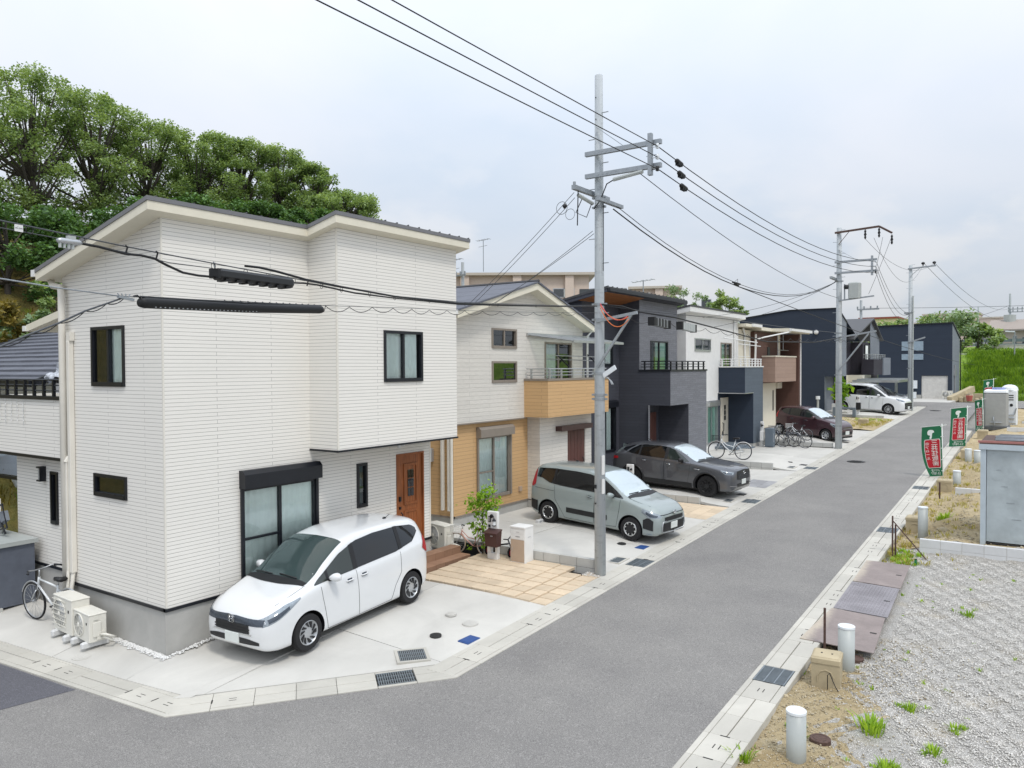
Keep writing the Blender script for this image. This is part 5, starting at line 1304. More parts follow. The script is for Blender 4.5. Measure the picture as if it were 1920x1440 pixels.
def build_car(name, label, S, fa, wb, R, paintm, loc, rotz, style='swirl', scale=1., win=None, pillars=(), tail=None, lamp=None, grille=None, doors=(), screen='screen', cowl=(1.0, 1.95, .68, .60), rearw=None, clad=None, mirror=(1.45, 1.05), handles=(), extra=None, track=.74, tilt=0., plate_z=.42, roofbar=False, hoodlen=None):
 c = Car(S, fa, wb, R)
 root = thing(name, label, 'car', loc, (0, tilt, rotz), group='cars parked along the left side of the street'); root.scale = (scale,) * 3
 # body shell with the wheel arches cut out
 us = sorted({round(u, 3) for u in [0, .012, .03, .06, .1, .15, .2, .27] + list(np.arange(.34, c.L - .3, .11)) + [c.L - q for q in (.27, .2, .14, .09, .05, .025, .01, 0)]})
 b = MB(); rs = []
 for u in us:
  Q = c.sec(u); ring = [(c.X(u), y, z) for y, z in Q] + [(c.X(u), -y, z) for y, z in Q[-2:0:-1]]
  rs.append(ring)
 b.rings(rs)
 me = b.mesh('body', True); me.materials.append(paintm); me.materials.append(m['blackp'])
 body = link('body', me, root)
 cb = MB()
 for sg in (-1, 1):
  for xw in (wb / 2, -wb / 2):
   cb.lathe((xw, 0, R), [(R + .055, sg * .42), (R + .055, sg * 1.4)][::sg], 40, 'y')
 cme = cb.mesh('arch_tool'); cme.materials.append(paintm); cme.materials.append(m['blackp']); cme.polygons.foreach_set('material_index', [1] * len(cme.polygons))
 tool = link('arch_tool', cme)
 md = body.modifiers.new('arches', 'BOOLEAN'); md.operation = 'DIFFERENCE'; md.object = tool; md.solver = 'EXACT'
 dg = bpy.context.evaluated_depsgraph_get(); dg.update()
 root_m = body.matrix_world
 tool.parent = root; dg.update()
 nm = bpy.data.meshes.new_from_object(body.evaluated_get(dg)); body.modifiers.clear(); body.data = nm; nm.name = 'body'
 smooth_by_angle(nm, 42)
 bpy.data.objects.remove(tool)
 P = lambda nm_, mt, fn, par=None, sm=True: part(root_l, nm_, mt, fn, sm, par or root)
 class _O: location = (0, 0, 0)
 root_l = _O()
 # wheels
 ty, ri = wheel_mesh(style, R)
 hubm = MB(); hubm.cyl((0, 0), .07, -.02, .02, 10); hm = hubm.mesh('wheel'); hm.materials.append(m['blackp'])
 for xw in (wb / 2, -wb / 2):
  for sg in (-1, 1):
   w_ = link('wheel', hm, root, loc=(xw, sg * track, R), rot=(0, rnd.uniform(0, 6) if False else 0, 0 if sg < 0 else math.pi))
   link('tyre', ty, w_); link('rim', ri, w_)
 for sg in (-1, 1):
  # side glass and pillars
  P('side_window', m['tint'], lambda b: c.side_patch(b, win[0], win[1], .004, sg, 26, 6))
  if len(win) > 2: P('side_window', m[win[4] if len(win) > 4 else 'clearg'], lambda b: c.side_patch(b, win[2], win[3], .007, sg, 16, 6))
  for pl in pillars:
   P('window_pillar', m['blackp'], lambda b: c.side_patch(b, [(pl[0], pl[2]), (pl[1], pl[3])], [(pl[0] , pl[4]), (pl[1], pl[5])], .009, sg, 3, 6))
  P('belt_moulding', m['blackp'], lambda b: c.side_line(b, win[0], .008, sg))
  for k, dpts in enumerate(doors):
   dn = part(root_l, 'door', m['blackp'], lambda b: c.side_line(b, dpts, .0045, sg, .0015), False, root)
   if k < len(handles):
    hu, hz = handles[k]
    part(root_l, 'door_handle', paintm if name != 'sport_utility_car' else m['chrome'], lambda b: b.tube([c.side(hu, hz, .004, sg), c.side(hu + .03, hz + .005, .03, sg), c.side(hu + .15, hz + .008, .03, sg), c.side(hu + .18, hz + .005, .004, sg)], .013, 6), True, dn)
    part(root_l, 'handle_recess', m['silver'] if False else m['lensd'], lambda b: c.side_patch(b, [(hu + .03, hz - .03), (hu + .15, hz - .03)], [(hu + .03, hz + .035), (hu + .15, hz + .035)], .002, sg, 3, 2), True, dn)
  if clad:
   for lo, hi in clad: P('side_cladding', m['blackp'], lambda b: c.side_patch(b, lo, hi, .010, sg, 10, 3))
  if tail: P('tail_light', m['red'], lambda b: c.side_patch(b, tail[0], tail[1], .012, sg, 8, 5))
  hl = P('headlight', m['lens'], lambda b: c.side_patch(b, lamp[0], lamp[1], .006, sg, 12, 5))
  part(root_l, 'lamp_bezel', m['lensd'], lambda b: c.side_patch(b, lamp[2], lamp[3], .010, sg, 10, 3), True, hl)
  mu, mz = mirror; x_, y_, z_ = c.side(mu, mz, 0, sg)
  mr = part(root_l, 'mirror', paintm if name != 'sport_utility_car' else m['blackp'], lambda b: b.rings([[(x_ + dx, y_ + sg * (.06 + .10 * (1 + math.cos(q)) * sc), z_ + .06 + .075 * math.sin(q) * sc) for q in (2 * math.pi * i / 12 for i in range(12))] for dx, sc in ((.07, .35), (.045, .8), (.0, 1.0), (-.05, .95), (-.065, .85))]), True, root)
  part(root_l, 'mirror_arm', m['blackp'], lambda b: b.hexa([(x_ - .06, y_ - sg * .02, z_ - .02), (x_ + .03, y_ - sg * .02, z_ - .02), (x_ + .02, y_ + sg * .12, z_ + .0), (x_ - .04, y_ + sg * .12, z_ + .0), (x_ - .06, y_ - sg * .02, z_ + .03), (x_ + .03, y_ - sg * .02, z_ + .03), (x_ + .02, y_ + sg * .12, z_ + .035), (x_ - .04, y_ + sg * .12, z_ + .035)]), True, mr)
  P('wiper', m['blackp'], lambda b: b.tube([(c.X(cowl[0] + .04), sg * .30 + .15, c.top(cowl[0] + .04, sg * .30 + .15) + .02), (c.X(cowl[0] + .06), sg * .30 - .28, c.top(cowl[0] + .06, sg * .30 - .28) + .022)], .012, 5))
 # screens
 u0, u1, w0, w1 = cowl
 P('windscreen', m[screen], lambda b: c.top_patch(b, u0, u1, w0, w1, .006, 16, 12, bow=.10))
 P('cowl_panel', m['blackp'], lambda b: c.top_patch(b, u0 - .06, u0 + .03, w0, w0, .009, 14, 2, bow=.11))
 if rearw: P('rear_window', m['tint'], lambda b: c.front_patch(b, *rearw, .006, 12, 5, rear=True))
 hu = hoodlen or .34
 P('bonnet_seam', m['blackp'], lambda b: [b.tube([(c.X(u), sg * w, c.top(u, w) + .001) for u, w in ((hu, w0 - .06), ((hu + u0) / 2, w0 - .01), (u0 - .03, w0 + .01))], .004, 4) for sg in (-1, 1)], sm=False)
 for (mt, lo, hi, off) in grille:
  P({'plate': 'number_plate', 'chrome': 'grille_trim', 'red': 'tail_light'}.get(mt, 'grille'), m[mt], lambda b: c.front_patch(b, lo, hi, off, 14, 4))
 pz = plate_z; xp = c.front(0, pz, .012)
 P('number_plate', m['plate'], lambda b: b.bbox(xp - .01, xp + .012, -.165, .165, pz - .082, pz + .082, .004), sm=False)
 P('antenna', m['blackp'], lambda b: (b.tube([(c.X(c.L * .80), .35, c.top(c.L * .80, .35)), (c.X(c.L * .80 + .16), .35, c.top(c.L * .80, .35) + .06)], .006, 5), b.bbox(c.X(c.L * .80) - .04, c.X(c.L * .80) + .04, .33, .37, c.top(c.L * .80, .35) - .01, c.top(c.L * .80, .35) + .03, .008)))
 P('underbody', m['blackp'], lambda b: b.box(-wb / 2 - .5, wb / 2 + .6, -.66, .66, .16, .26), sm=False)
 if extra: extra(c, root, P)
 return c, root

def emblem_h(c, root, P):
 z0 = .70; x = c.front(0, z0, .012)
 def f(b):
  pts = [(-.055, -.05), (-.062, 0.), (-.07, .055)]
  for sg in (-1, 1): b.tube([(x + .004, sg * -.030, z0 - .040), (x + .004, sg * -.036, z0 + .040)], .009, 5)
  b.tube([(x + .004, -.03, z0), (x + .004, .03, z0)], .009, 5)
  q = [(-.06, -.035), (-.045, -.055), (.045, -.055), (.06, -.035), (.068, .04), (.05, .055), (-.05, .055), (-.068, .04), (-.06, -.035)]
  b.tube([(x + .002, y, z0 + z) for y, z in q], .006, 5)
 P('emblem', m['chrome'], f)
def emblem_o(z0, wing=False):
 def g(c, root, P):
  x = c.front(0, z0, .014)
  def f(b):
   b.tube([(x, .075 * math.cos(q), z0 + .05 * math.sin(q)) for q in (2 * math.pi * i / 18 for i in range(19))], .008, 5)
   if wing: b.tube([(x, -.07, z0 + .02), (x, -.03, z0 + .015), (x, 0, z0 - .03), (x, .03, z0 + .015), (x, .07, z0 + .02)], .008, 5)
   else:
    b.tube([(x, .03 * math.cos(q), z0 + .048 * math.sin(q)) for q in (2 * math.pi * i / 14 for i in range(15))], .007, 5)
    b.tube([(x, .06 * math.cos(q), z0 + .02 + .02 * math.sin(q)) for q in (2 * math.pi * i / 14 for i in range(15))], .006, 5)
  P('emblem', m['chrome'], f)
 return g
def yaw_of(front, rear): return math.atan2(front[1] - rear[1], front[0] - rear[0])

# --- white minivan beside the corner house, nose towards the camera
S_freed = [(0, .34, .46, .58, .40, .72), (.04, .26, .64, .64, .50, .78), (.14, .21, .75, .73, .58, .86), (.34, .19, .82, .83, .64, .955), (.75, .19, .845, .96, .70, 1.07), (1.02, .19, .848, 1.02, .72, 1.15), (1.45, .19, .8475, 1.05, .69, 1.42), (1.95, .19, .8475, 1.06, .655, 1.645), (2.5, .19, .8475, 1.07, .64, 1.715), (3.3, .19, .8475, 1.10, .625, 1.70), (3.85, .20, .84, 1.15, .60, 1.655), (4.1, .24, .80, 1.15, .57, 1.58), (4.22, .30, .745, 1.10, .53, 1.44), (4.265, .40, .68, 1.0, .48, 1.20)]
p_white = paint('pearl_white_paint', 'dcdedf', 1., 0., .3)
fr, rr = (-10.50, 8.18), (-10.66, 10.92)
mid = ((fr[0] + rr[0]) / 2, (fr[1] + rr[1]) / 2)
build_car('minivan', 'white compact minivan parked beside the corner house with its nose towards the camera', S_freed, .87, 2.74, .315, p_white, (mid[0], mid[1], .145), yaw_of(fr, rr), 'swirl', .95, tilt=.035,
 win=([(1.92, 1.09), (3.2, 1.13), (3.72, 1.21), (3.98, 1.36)], [(1.92, 1.46), (2.2, 1.555), (2.7, 1.585), (3.4, 1.565), (3.86, 1.50), (3.98, 1.42)], [(1.08, 1.045), (1.5, 1.07), (2.08, 1.085)], [(1.08, 1.06), (1.36, 1.21), (1.75, 1.42), (2.08, 1.52)]),
 pillars=((2.02, 2.13, 1.085, 1.09, 1.51, 1.54), (3.30, 3.40, 1.14, 1.155, 1.575, 1.57), (1.36, 1.42, 1.06, 1.065, 1.20, 1.24)),
 tail=([(4.0, 1.02), (4.13, .92), (4.21, .90)], [(4.0, 1.03), (4.10, 1.22), (4.21, 1.28)]),
 lamp=([(.06, .625), (.26, .70), (.46, .79), (.74, .93)], [(.06, .735), (.26, .83), (.46, .90), (.74, .955)], [(.13, .675), (.26, .72), (.50, .83)], [(.13, .735), (.26, .79), (.50, .875)]),
 grille=(('lensd', [(-.66, .635), (0, .635), (.66, .635)], [(-.66, .735), (0, .765), (.66, .735)], .006), ('blackp', [(-.40, .50), (0, .485), (.40, .50)], [(-.54, .65), (0, .65), (.54, .65)][0:1] + [(0, .65)] + [(.54, .65)], .006), ('chrome', [(-.46, .475), (0, .462), (.46, .475)], [(-.46, .497), (0, .484), (.46, .497)], .012), ('blackp', [(-.60, .33), (0, .31), (.60, .33)], [(-.60, .38), (-.4, .42), (.4, .42), (.60, .38)], .006), ('blackp', [(-.42, .56), (.42, .56)], [(-.42, .585), (.42, .585)], .012), ('blackp', [(-.42, .52), (.42, .52)], [(-.42, .54), (.42, .54)], .012)),
 doors=([(1.20, 1.0), (1.22, .8), (1.28, .5), (1.33, .24), (2.10, .235)], [(2.08, 1.07), (2.10, .7), (2.11, .24), (3.0, .25), (3.12, .5), (3.3, .72), (3.32, 1.10)]), handles=((1.80, .93), (2.18, .94)),
 cowl=(.96, 1.93, .70, .61), rearw=([(-.55, 1.1), (.55, 1.1)], [(-.5, 1.48), (.5, 1.48)]), mirror=(1.42, 1.06), plate_z=.40, extra=emblem_h, track=.745)

# --- sage green minivan, nose towards the street
S_si = [(0, .36, .50, .56, .46, .72), (.03, .28, .66, .62, .54, .80), (.12, .22, .77, .72, .60, .90), (.30, .20, .83, .85, .66, 1.0), (.75, .19, .845, .98, .70, 1.09), (1.05, .19, .8475, 1.04, .72, 1.18), (1.45, .19, .8475, 1.07, .70, 1.44), (1.9, .19, .8475, 1.08, .67, 1.645), (2.5, .19, .8475, 1.09, .66, 1.70), (3.4, .19, .8475, 1.11, .65, 1.685), (3.95, .21, .83, 1.12, .63, 1.64), (4.15, .25, .79, 1.10, .60, 1.56), (4.24, .34, .74, 1.06, .56, 1.40), (4.26, .44, .70, 1.0, .53, 1.2)]
p_sage = paint('sage_green_paint', '959f9e', 1., .15, .35)
fr, rr = (-8.36, 18.02), (-11.0, 18.27)
mid = ((fr[0] + rr[0]) / 2, (fr[1] + rr[1]) / 2)
def sienta_x(c, root, P):
 emblem_o(.80)(c, root, P)
 for sg in (-1, 1):
  P('wheel_arch_trim', m['blackp'], lambda b: (c.side_patch(b, [(.16, .36), (.44, .40)], [(.16, .62), (.30, .70), (.44, .62)], .012, sg, 5, 3), c.side_patch(b, [(3.92, .30), (4.2, .36)], [(3.92, .60), (4.2, .62)], .012, sg, 5, 3)))
 P('front_trim', m['silver'], lambda b: b.tube([(c.front(y, z, .014), y, z) for y, z in ((-.42, .60), (-.56, .58), (-.60, .45), (-.56, .31), (0, .29), (.56, .31), (.60, .45), (.56, .58), (.42, .60))], .014, 5))
build_car('minivan', 'sage green compact minivan parked behind the tall pole with nose to the street', S_si, .82, 2.72, .315, p_sage, (mid[0], mid[1], .412), yaw_of(fr, rr), 'ring', .93, tilt=.05,
 win=([(1.88, 1.11), (3.1, 1.13), (3.55, 1.16), (3.85, 1.26), (4.05, 1.27)], [(1.88, 1.48), (2.2, 1.555), (2.7, 1.575), (3.5, 1.56), (4.05, 1.51)], [(1.1, 1.065), (1.5, 1.09), (1.96, 1.10)], [(1.1, 1.08), (1.36, 1.25), (1.7, 1.45), (1.96, 1.53)], 'tint'),
 pillars=((1.90, 2.0, 1.10, 1.105, 1.50, 1.53), (3.35, 3.43, 1.14, 1.15, 1.57, 1.565), (1.34, 1.39, 1.08, 1.085, 1.22, 1.26)),
 tail=([(4.04, 1.06), (4.14, .98), (4.22, 1.0)], [(4.04, 1.10), (4.10, 1.45), (4.17, 1.50), (4.22, 1.40)]),
 lamp=([(.05, .70), (.28, .68), (.50, .80)], [(.05, .76), (.28, .86), (.50, .90)], [(.10, .71), (.26, .72), (.38, .78)], [(.10, .75), (.26, .80), (.38, .84)]),
 grille=(('blackp', [(-.48, .60), (0, .59), (.48, .60)], [(-.52, .70), (0, .71), (.52, .70)], .006), ('blackp', [(-.54, .33), (0, .31), (.54, .33)], [(-.54, .55), (0, .55), (.54, .55)], .006), ('blackp', [(-.66, .24), (.66, .24)], [(-.66, .27), (.66, .27)], .008), ('blackp', [(-.60, .755), (0, .765), (.60, .755)], [(-.60, .77), (0, .785), (.60, .77)], .010)),
 doors=([(1.16, 1.02), (1.18, .75), (1.26, .3), (1.95, .26), (1.97, .7), (1.95, 1.08)], [(1.97, 1.08), (1.98, .26), (2.95, .26), (3.12, .5), (3.3, .72), (3.36, 1.12)], [(3.36, .95), (4.05, .97)]), handles=((1.68, .95), (2.05, .96)),
 cowl=(.98, 1.88, .71, .63), rearw=([(-.55, 1.1), (.55, 1.1)], [(-.5, 1.48), (.5, 1.48)]), mirror=(1.40, 1.07), clad=(([(1.55, .42), (2.9, .42)], [(1.55, .56), (2.9, .56)]), ), plate_z=.46, extra=sienta_x, screen='pale_screen')

# --- dark grey SUV
S_cx = [(0, .46, .50, .72, .46, .92), (.03, .34, .70, .76, .58, .985), (.12, .26, .84, .84, .68, 1.02), (.30, .24, .91, .94, .74, 1.06), (.9, .23, .94, 1.04, .78, 1.12), (1.35, .23, .945, 1.08, .78, 1.17), (1.8, .23, .945, 1.09, .74, 1.42), (2.3, .23, .945, 1.10, .68, 1.60), (2.8, .23, .945, 1.11, .66, 1.665), (3.6, .23, .945, 1.14, .64, 1.64), (4.2, .26, .92, 1.17, .62, 1.53), (4.5, .32, .88, 1.14, .62, 1.36), (4.66, .40, .82, 1.06, .62, 1.18), (4.74, .52, .74, .95, .58, 1.04)]
p_grey = paint('machine_grey_paint', '5a5c61', 1., .55, .35)
fr, rr = (-8.64, 24.0), (-11.45, 24.2)
mid = ((fr[0] + rr[0]) / 2, (fr[1] + rr[1]) / 2)
def cx_x(c, root, P):
 emblem_o(.86, True)(c, root, P)
 for sg in (-1, 1):
  for xw in (c.wb / 2, -c.wb / 2):
   u_ = c.fa if xw > 0 else c.fa + c.wb
   P('wheel_arch_trim', m['blackp'], lambda b: b.tube([c.side(u_ + (c.rad + .085) * math.cos(q), c.rad + (c.rad + .085) * math.sin(q), .004, sg) for q in (math.pi * (-.08 + 1.16 * i / 20) for i in range(21))], .032, 6))
  P('fender_vent', m['chrome'], lambda b: c.side_line(b, [(1.18, .90), (1.42, .92)], .014, sg, .006))
build_car('sport_utility_car', 'dark grey SUV with black wheels and a pale windscreen', S_cx, .92, 2.87, .37, p_grey, (mid[0], mid[1], .61), yaw_of(fr, rr), 'dark', .91, tilt=.035,
 win=([(2.42, 1.15), (3.4, 1.17), (3.9, 1.22), (4.3, 1.30)], [(2.42, 1.53), (2.8, 1.57), (3.4, 1.555), (3.9, 1.49), (4.3, 1.36)], [(1.62, 1.125), (2.0, 1.14), (2.5, 1.15)], [(1.62, 1.14), (1.9, 1.31), (2.25, 1.48), (2.5, 1.54)]),
 pillars=((2.44, 2.56, 1.15, 1.155, 1.52, 1.55), (3.52, 3.60, 1.18, 1.19, 1.54, 1.53)),
 tail=([(4.42, .98), (4.66, .94)], [(4.42, 1.05), (4.66, 1.06)]),
 lamp=([(.07, .84), (.25, .83), (.44, .93)], [(.07, .91), (.25, .94), (.44, .97)], [(.1, .85), (.25, .86), (.34, .90)], [(.1, .885), (.25, .90), (.34, .93)]),
 grille=(('blackp', [(-.52, .66), (0, .60), (.52, .66)], [(-.60, .93), (0, .97), (.60, .93)], .008), ('blackp', [(-.50, .40), (.50, .40)], [(-.50, .52), (.50, .52)], .008), ('chrome', [(-.84, .44), (-.5, .43)], [(-.84, .47), (-.5, .455)], .010), ('chrome', [(.5, .43), (.84, .44)], [(.5, .455), (.84, .47)], .010), ('lensd', [(-.48, .70), (.48, .70)], [(-.48, .715), (.48, .715)], .014), ('lensd', [(-.5, .76), (.5, .76)], [(-.5, .775), (.5, .775)], .014), ('lensd', [(-.52, .82), (.52, .82)], [(-.52, .835), (.52, .835)], .014)),
 doors=([(1.55, 1.10), (1.56, .8), (1.62, .4), (2.52, .36), (2.54, .8), (2.52, 1.13)], [(2.54, 1.13), (2.55, .36), (3.25, .38), (3.45, .7), (3.62, .9), (3.66, 1.18)]), handles=((2.28, .98), (3.25, 1.02)),
 cowl=(1.33, 2.30, .76, .66), rearw=([(-.55, 1.1), (.55, 1.1)], [(-.5, 1.42), (.5, 1.42)]), mirror=(1.85, 1.12), clad=(([(1.45, .26), (3.3, .26)], [(1.45, .42), (3.3, .42)]),), plate_z=.56, extra=cx_x, screen='pale_screen', track=.80, hoodlen=.30)

# --- purple brown kei hatchback
S_mi = [(0, .34, .50, .56, .46, .70), (.04, .26, .62, .62, .52, .78), (.14, .21, .69, .72, .56, .86), (.35, .19, .725, .84, .60, .94), (.7, .18, .735, .93, .62, 1.0), (.95, .18, .7375, .97, .62, 1.07), (1.3, .18, .7375, .99, .59, 1.27), (1.75, .18, .7375, 1.0, .56, 1.45), (2.2, .18, .7375, 1.01, .55, 1.50), (2.9, .19, .735, 1.05, .53, 1.47), (3.25, .22, .71, 1.08, .51, 1.40), (3.36, .30, .67, 1.04, .47, 1.28), (3.395, .42, .62, .95, .43, 1.1)]
p_plum = paint('plum_brown_paint', '43282f', 1., .35, .35)
fr, rr = (-8.62, 39.3), (-11.0, 40.0)
mid = ((fr[0] + rr[0]) / 2, (fr[1] + rr[1]) / 2)
build_car('hatchback', 'small plum brown hatchback parked behind the bicycles, second tall pole at its nose', S_mi, .68, 2.455, .275, p_plum, (mid[0], mid[1], 1.13), yaw_of(fr, rr), 'cap', 1.0, tilt=.055,
 win=([(1.75, 1.03), (2.6, 1.06), (2.95, 1.14), (3.15, 1.25)], [(1.75, 1.34), (2.0, 1.40), (2.5, 1.40), (2.95, 1.36), (3.15, 1.30)], [(1.02, 1.0), (1.4, 1.02), (1.82, 1.03)], [(1.02, 1.01), (1.25, 1.16), (1.55, 1.31), (1.82, 1.39)]),
 pillars=((1.78, 1.87, 1.03, 1.03, 1.35, 1.38), (2.62, 2.69, 1.07, 1.08, 1.395, 1.39)),
 tail=([(3.25, .9), (3.36, .9)], [(3.25, 1.2), (3.36, 1.15)]),
 lamp=([(.08, .66), (.25, .68), (.48, .80)], [(.08, .74), (.25, .82), (.48, .87)], [(.12, .69), (.25, .72), (.36, .78)], [(.12, .72), (.25, .78), (.36, .82)]),
 grille=(('blackp', [(-.45, .34), (.45, .34)], [(-.45, .46), (.45, .46)], .006), ('chrome', [(-.4, .60), (.4, .60)], [(-.4, .63), (.4, .63)], .008)),
 doors=([(1.08, .97), (1.1, .7), (1.16, .26), (1.82, .25), (1.84, .7), (1.82, 1.0)], [(1.84, 1.0), (1.85, .26), (2.4, .28), (2.55, .55), (2.68, .8), (2.7, 1.05)]), handles=((1.62, .88), (2.36, .90)),
 cowl=(.90, 1.72, .61, .53), rearw=([(-.45, 1.05), (.45, 1.05)], [(-.4, 1.3), (.4, 1.3)]), mirror=(1.25, 1.0), track=.645, screen='pale_screen', plate_z=.42)

# --- tall white minivan
S_no = [(0, .36, .56, .62, .50, .84), (.03, .28, .70, .70, .58, .92), (.12, .23, .79, .80, .64, 1.0), (.35, .21, .845, .95, .70, 1.07), (.8, .2, .8625, 1.05, .73, 1.15), (1.05, .2, .865, 1.09, .74, 1.24), (1.5, .2, .865, 1.11, .73, 1.56), (2.0, .2, .865, 1.12, .71, 1.82), (2.6, .2, .865, 1.13, .70, 1.895), (3.8, .2, .865, 1.14, .69, 1.885), (4.4, .22, .85, 1.15, .67, 1.83), (4.6, .28, .81, 1.12, .64, 1.70), (4.68, .38, .77, 1.08, .60, 1.5), (4.695, .5, .73, 1.0, .57, 1.3)]
fr, rr = (-8.45, 54.75), (-11.2, 55.25)
mid = ((fr[0] + rr[0]) / 2, (fr[1] + rr[1]) / 2)
build_car('minivan', 'tall white minivan far up the street in front of the dark house', S_no, .93, 2.85, .33, p_white, (mid[0], mid[1], 1.57), yaw_of(fr, rr), 'multi', 1.0, tilt=.035,
 win=([(1.95, 1.14), (3.6, 1.17), (4.25, 1.22), (4.45, 1.30)], [(1.95, 1.60), (2.3, 1.72), (2.8, 1.75), (4.0, 1.735), (4.45, 1.68)], [(1.12, 1.10), (1.6, 1.13), (2.05, 1.14)], [(1.12, 1.12), (1.4, 1.32), (1.8, 1.57), (2.05, 1.68)]),
 pillars=((2.0, 2.12, 1.14, 1.145, 1.62, 1.68), (3.55, 3.65, 1.17, 1.175, 1.745, 1.74), (1.45, 1.5, 1.12, 1.125, 1.34, 1.38)),
 tail=([(4.5, 1.0), (4.64, .98)], [(4.5, 1.5), (4.64, 1.4)]),
 lamp=([(.05, .82), (.25, .86), (.5, .98)], [(.05, .90), (.25, .97), (.5, 1.03)], [(.1, .84), (.25, .89), (.4, .95)], [(.1, .87), (.25, .93), (.4, .98)]),
 grille=(('blackp', [(-.62, .38), (0, .36), (.62, .38)], [(-.62, .76), (0, .78), (.62, .76)], .008), ('chrome', [(-.5, .5), (.5, .5)], [(-.5, .52), (.5, .52)], .014), ('chrome', [(-.5, .62), (.5, .62)], [(-.5, .64), (.5, .64)], .014)),
 doors=([(1.25, 1.06), (1.27, .7), (1.32, .26), (2.08, .25), (2.1, .7), (2.1, 1.1)], [(2.1, 1.1), (2.11, .26), (3.2, .27), (3.4, .6), (3.55, .9), (3.6, 1.14)]), handles=((1.85, 1.0), (2.2, 1.01)),
 cowl=(1.0, 1.96, .73, .66), rearw=([(-.55, 1.2), (.55, 1.2)], [(-.5, 1.7), (.5, 1.7)]), mirror=(1.5, 1.12), plate_z=.46, screen='tint')
fr, rr = (-8.9, 60.2), (-11.4, 60.7)
mid = ((fr[0] + rr[0]) / 2, (fr[1] + rr[1]) / 2)
build_car('hatchback', 'black car with white roof and bonnet edge half hidden behind the farthest tall pole', S_mi, .68, 2.455, .275, paint('black_paint', '1c1d20'), (mid[0], mid[1], 1.65), yaw_of(fr, rr), 'cap', 1.0,
 win=([(1.75, 1.03), (2.6, 1.06), (2.95, 1.14), (3.15, 1.25)], [(1.75, 1.34), (2.0, 1.40), (2.5, 1.40), (2.95, 1.36), (3.15, 1.30)], [(1.02, 1.0), (1.4, 1.02), (1.82, 1.03)], [(1.02, 1.01), (1.25, 1.16), (1.55, 1.31), (1.82, 1.39)]),
 tail=([(3.25, .9), (3.36, .9)], [(3.25, 1.2), (3.36, 1.15)]), lamp=([(.08, .66), (.25, .68), (.48, .80)], [(.08, .74), (.25, .82), (.48, .87)], [(.12, .69), (.25, .72), (.36, .78)], [(.12, .72), (.25, .78), (.36, .82)]),
 grille=(('plate', [(-.5, .72), (.5, .72)], [(-.5, .76), (.5, .76)], .01),), doors=([(1.08, .97), (1.16, .26), (1.82, .25), (1.82, 1.0)],), handles=((1.62, .88),), cowl=(.90, 1.72, .61, .53), mirror=(1.25, 1.0), track=.645,
 extra=lambda c, root, P: P('roof_panel', p_white, lambda b: c.top_patch(b, 1.75, 3.1, .54, .50, .006)))

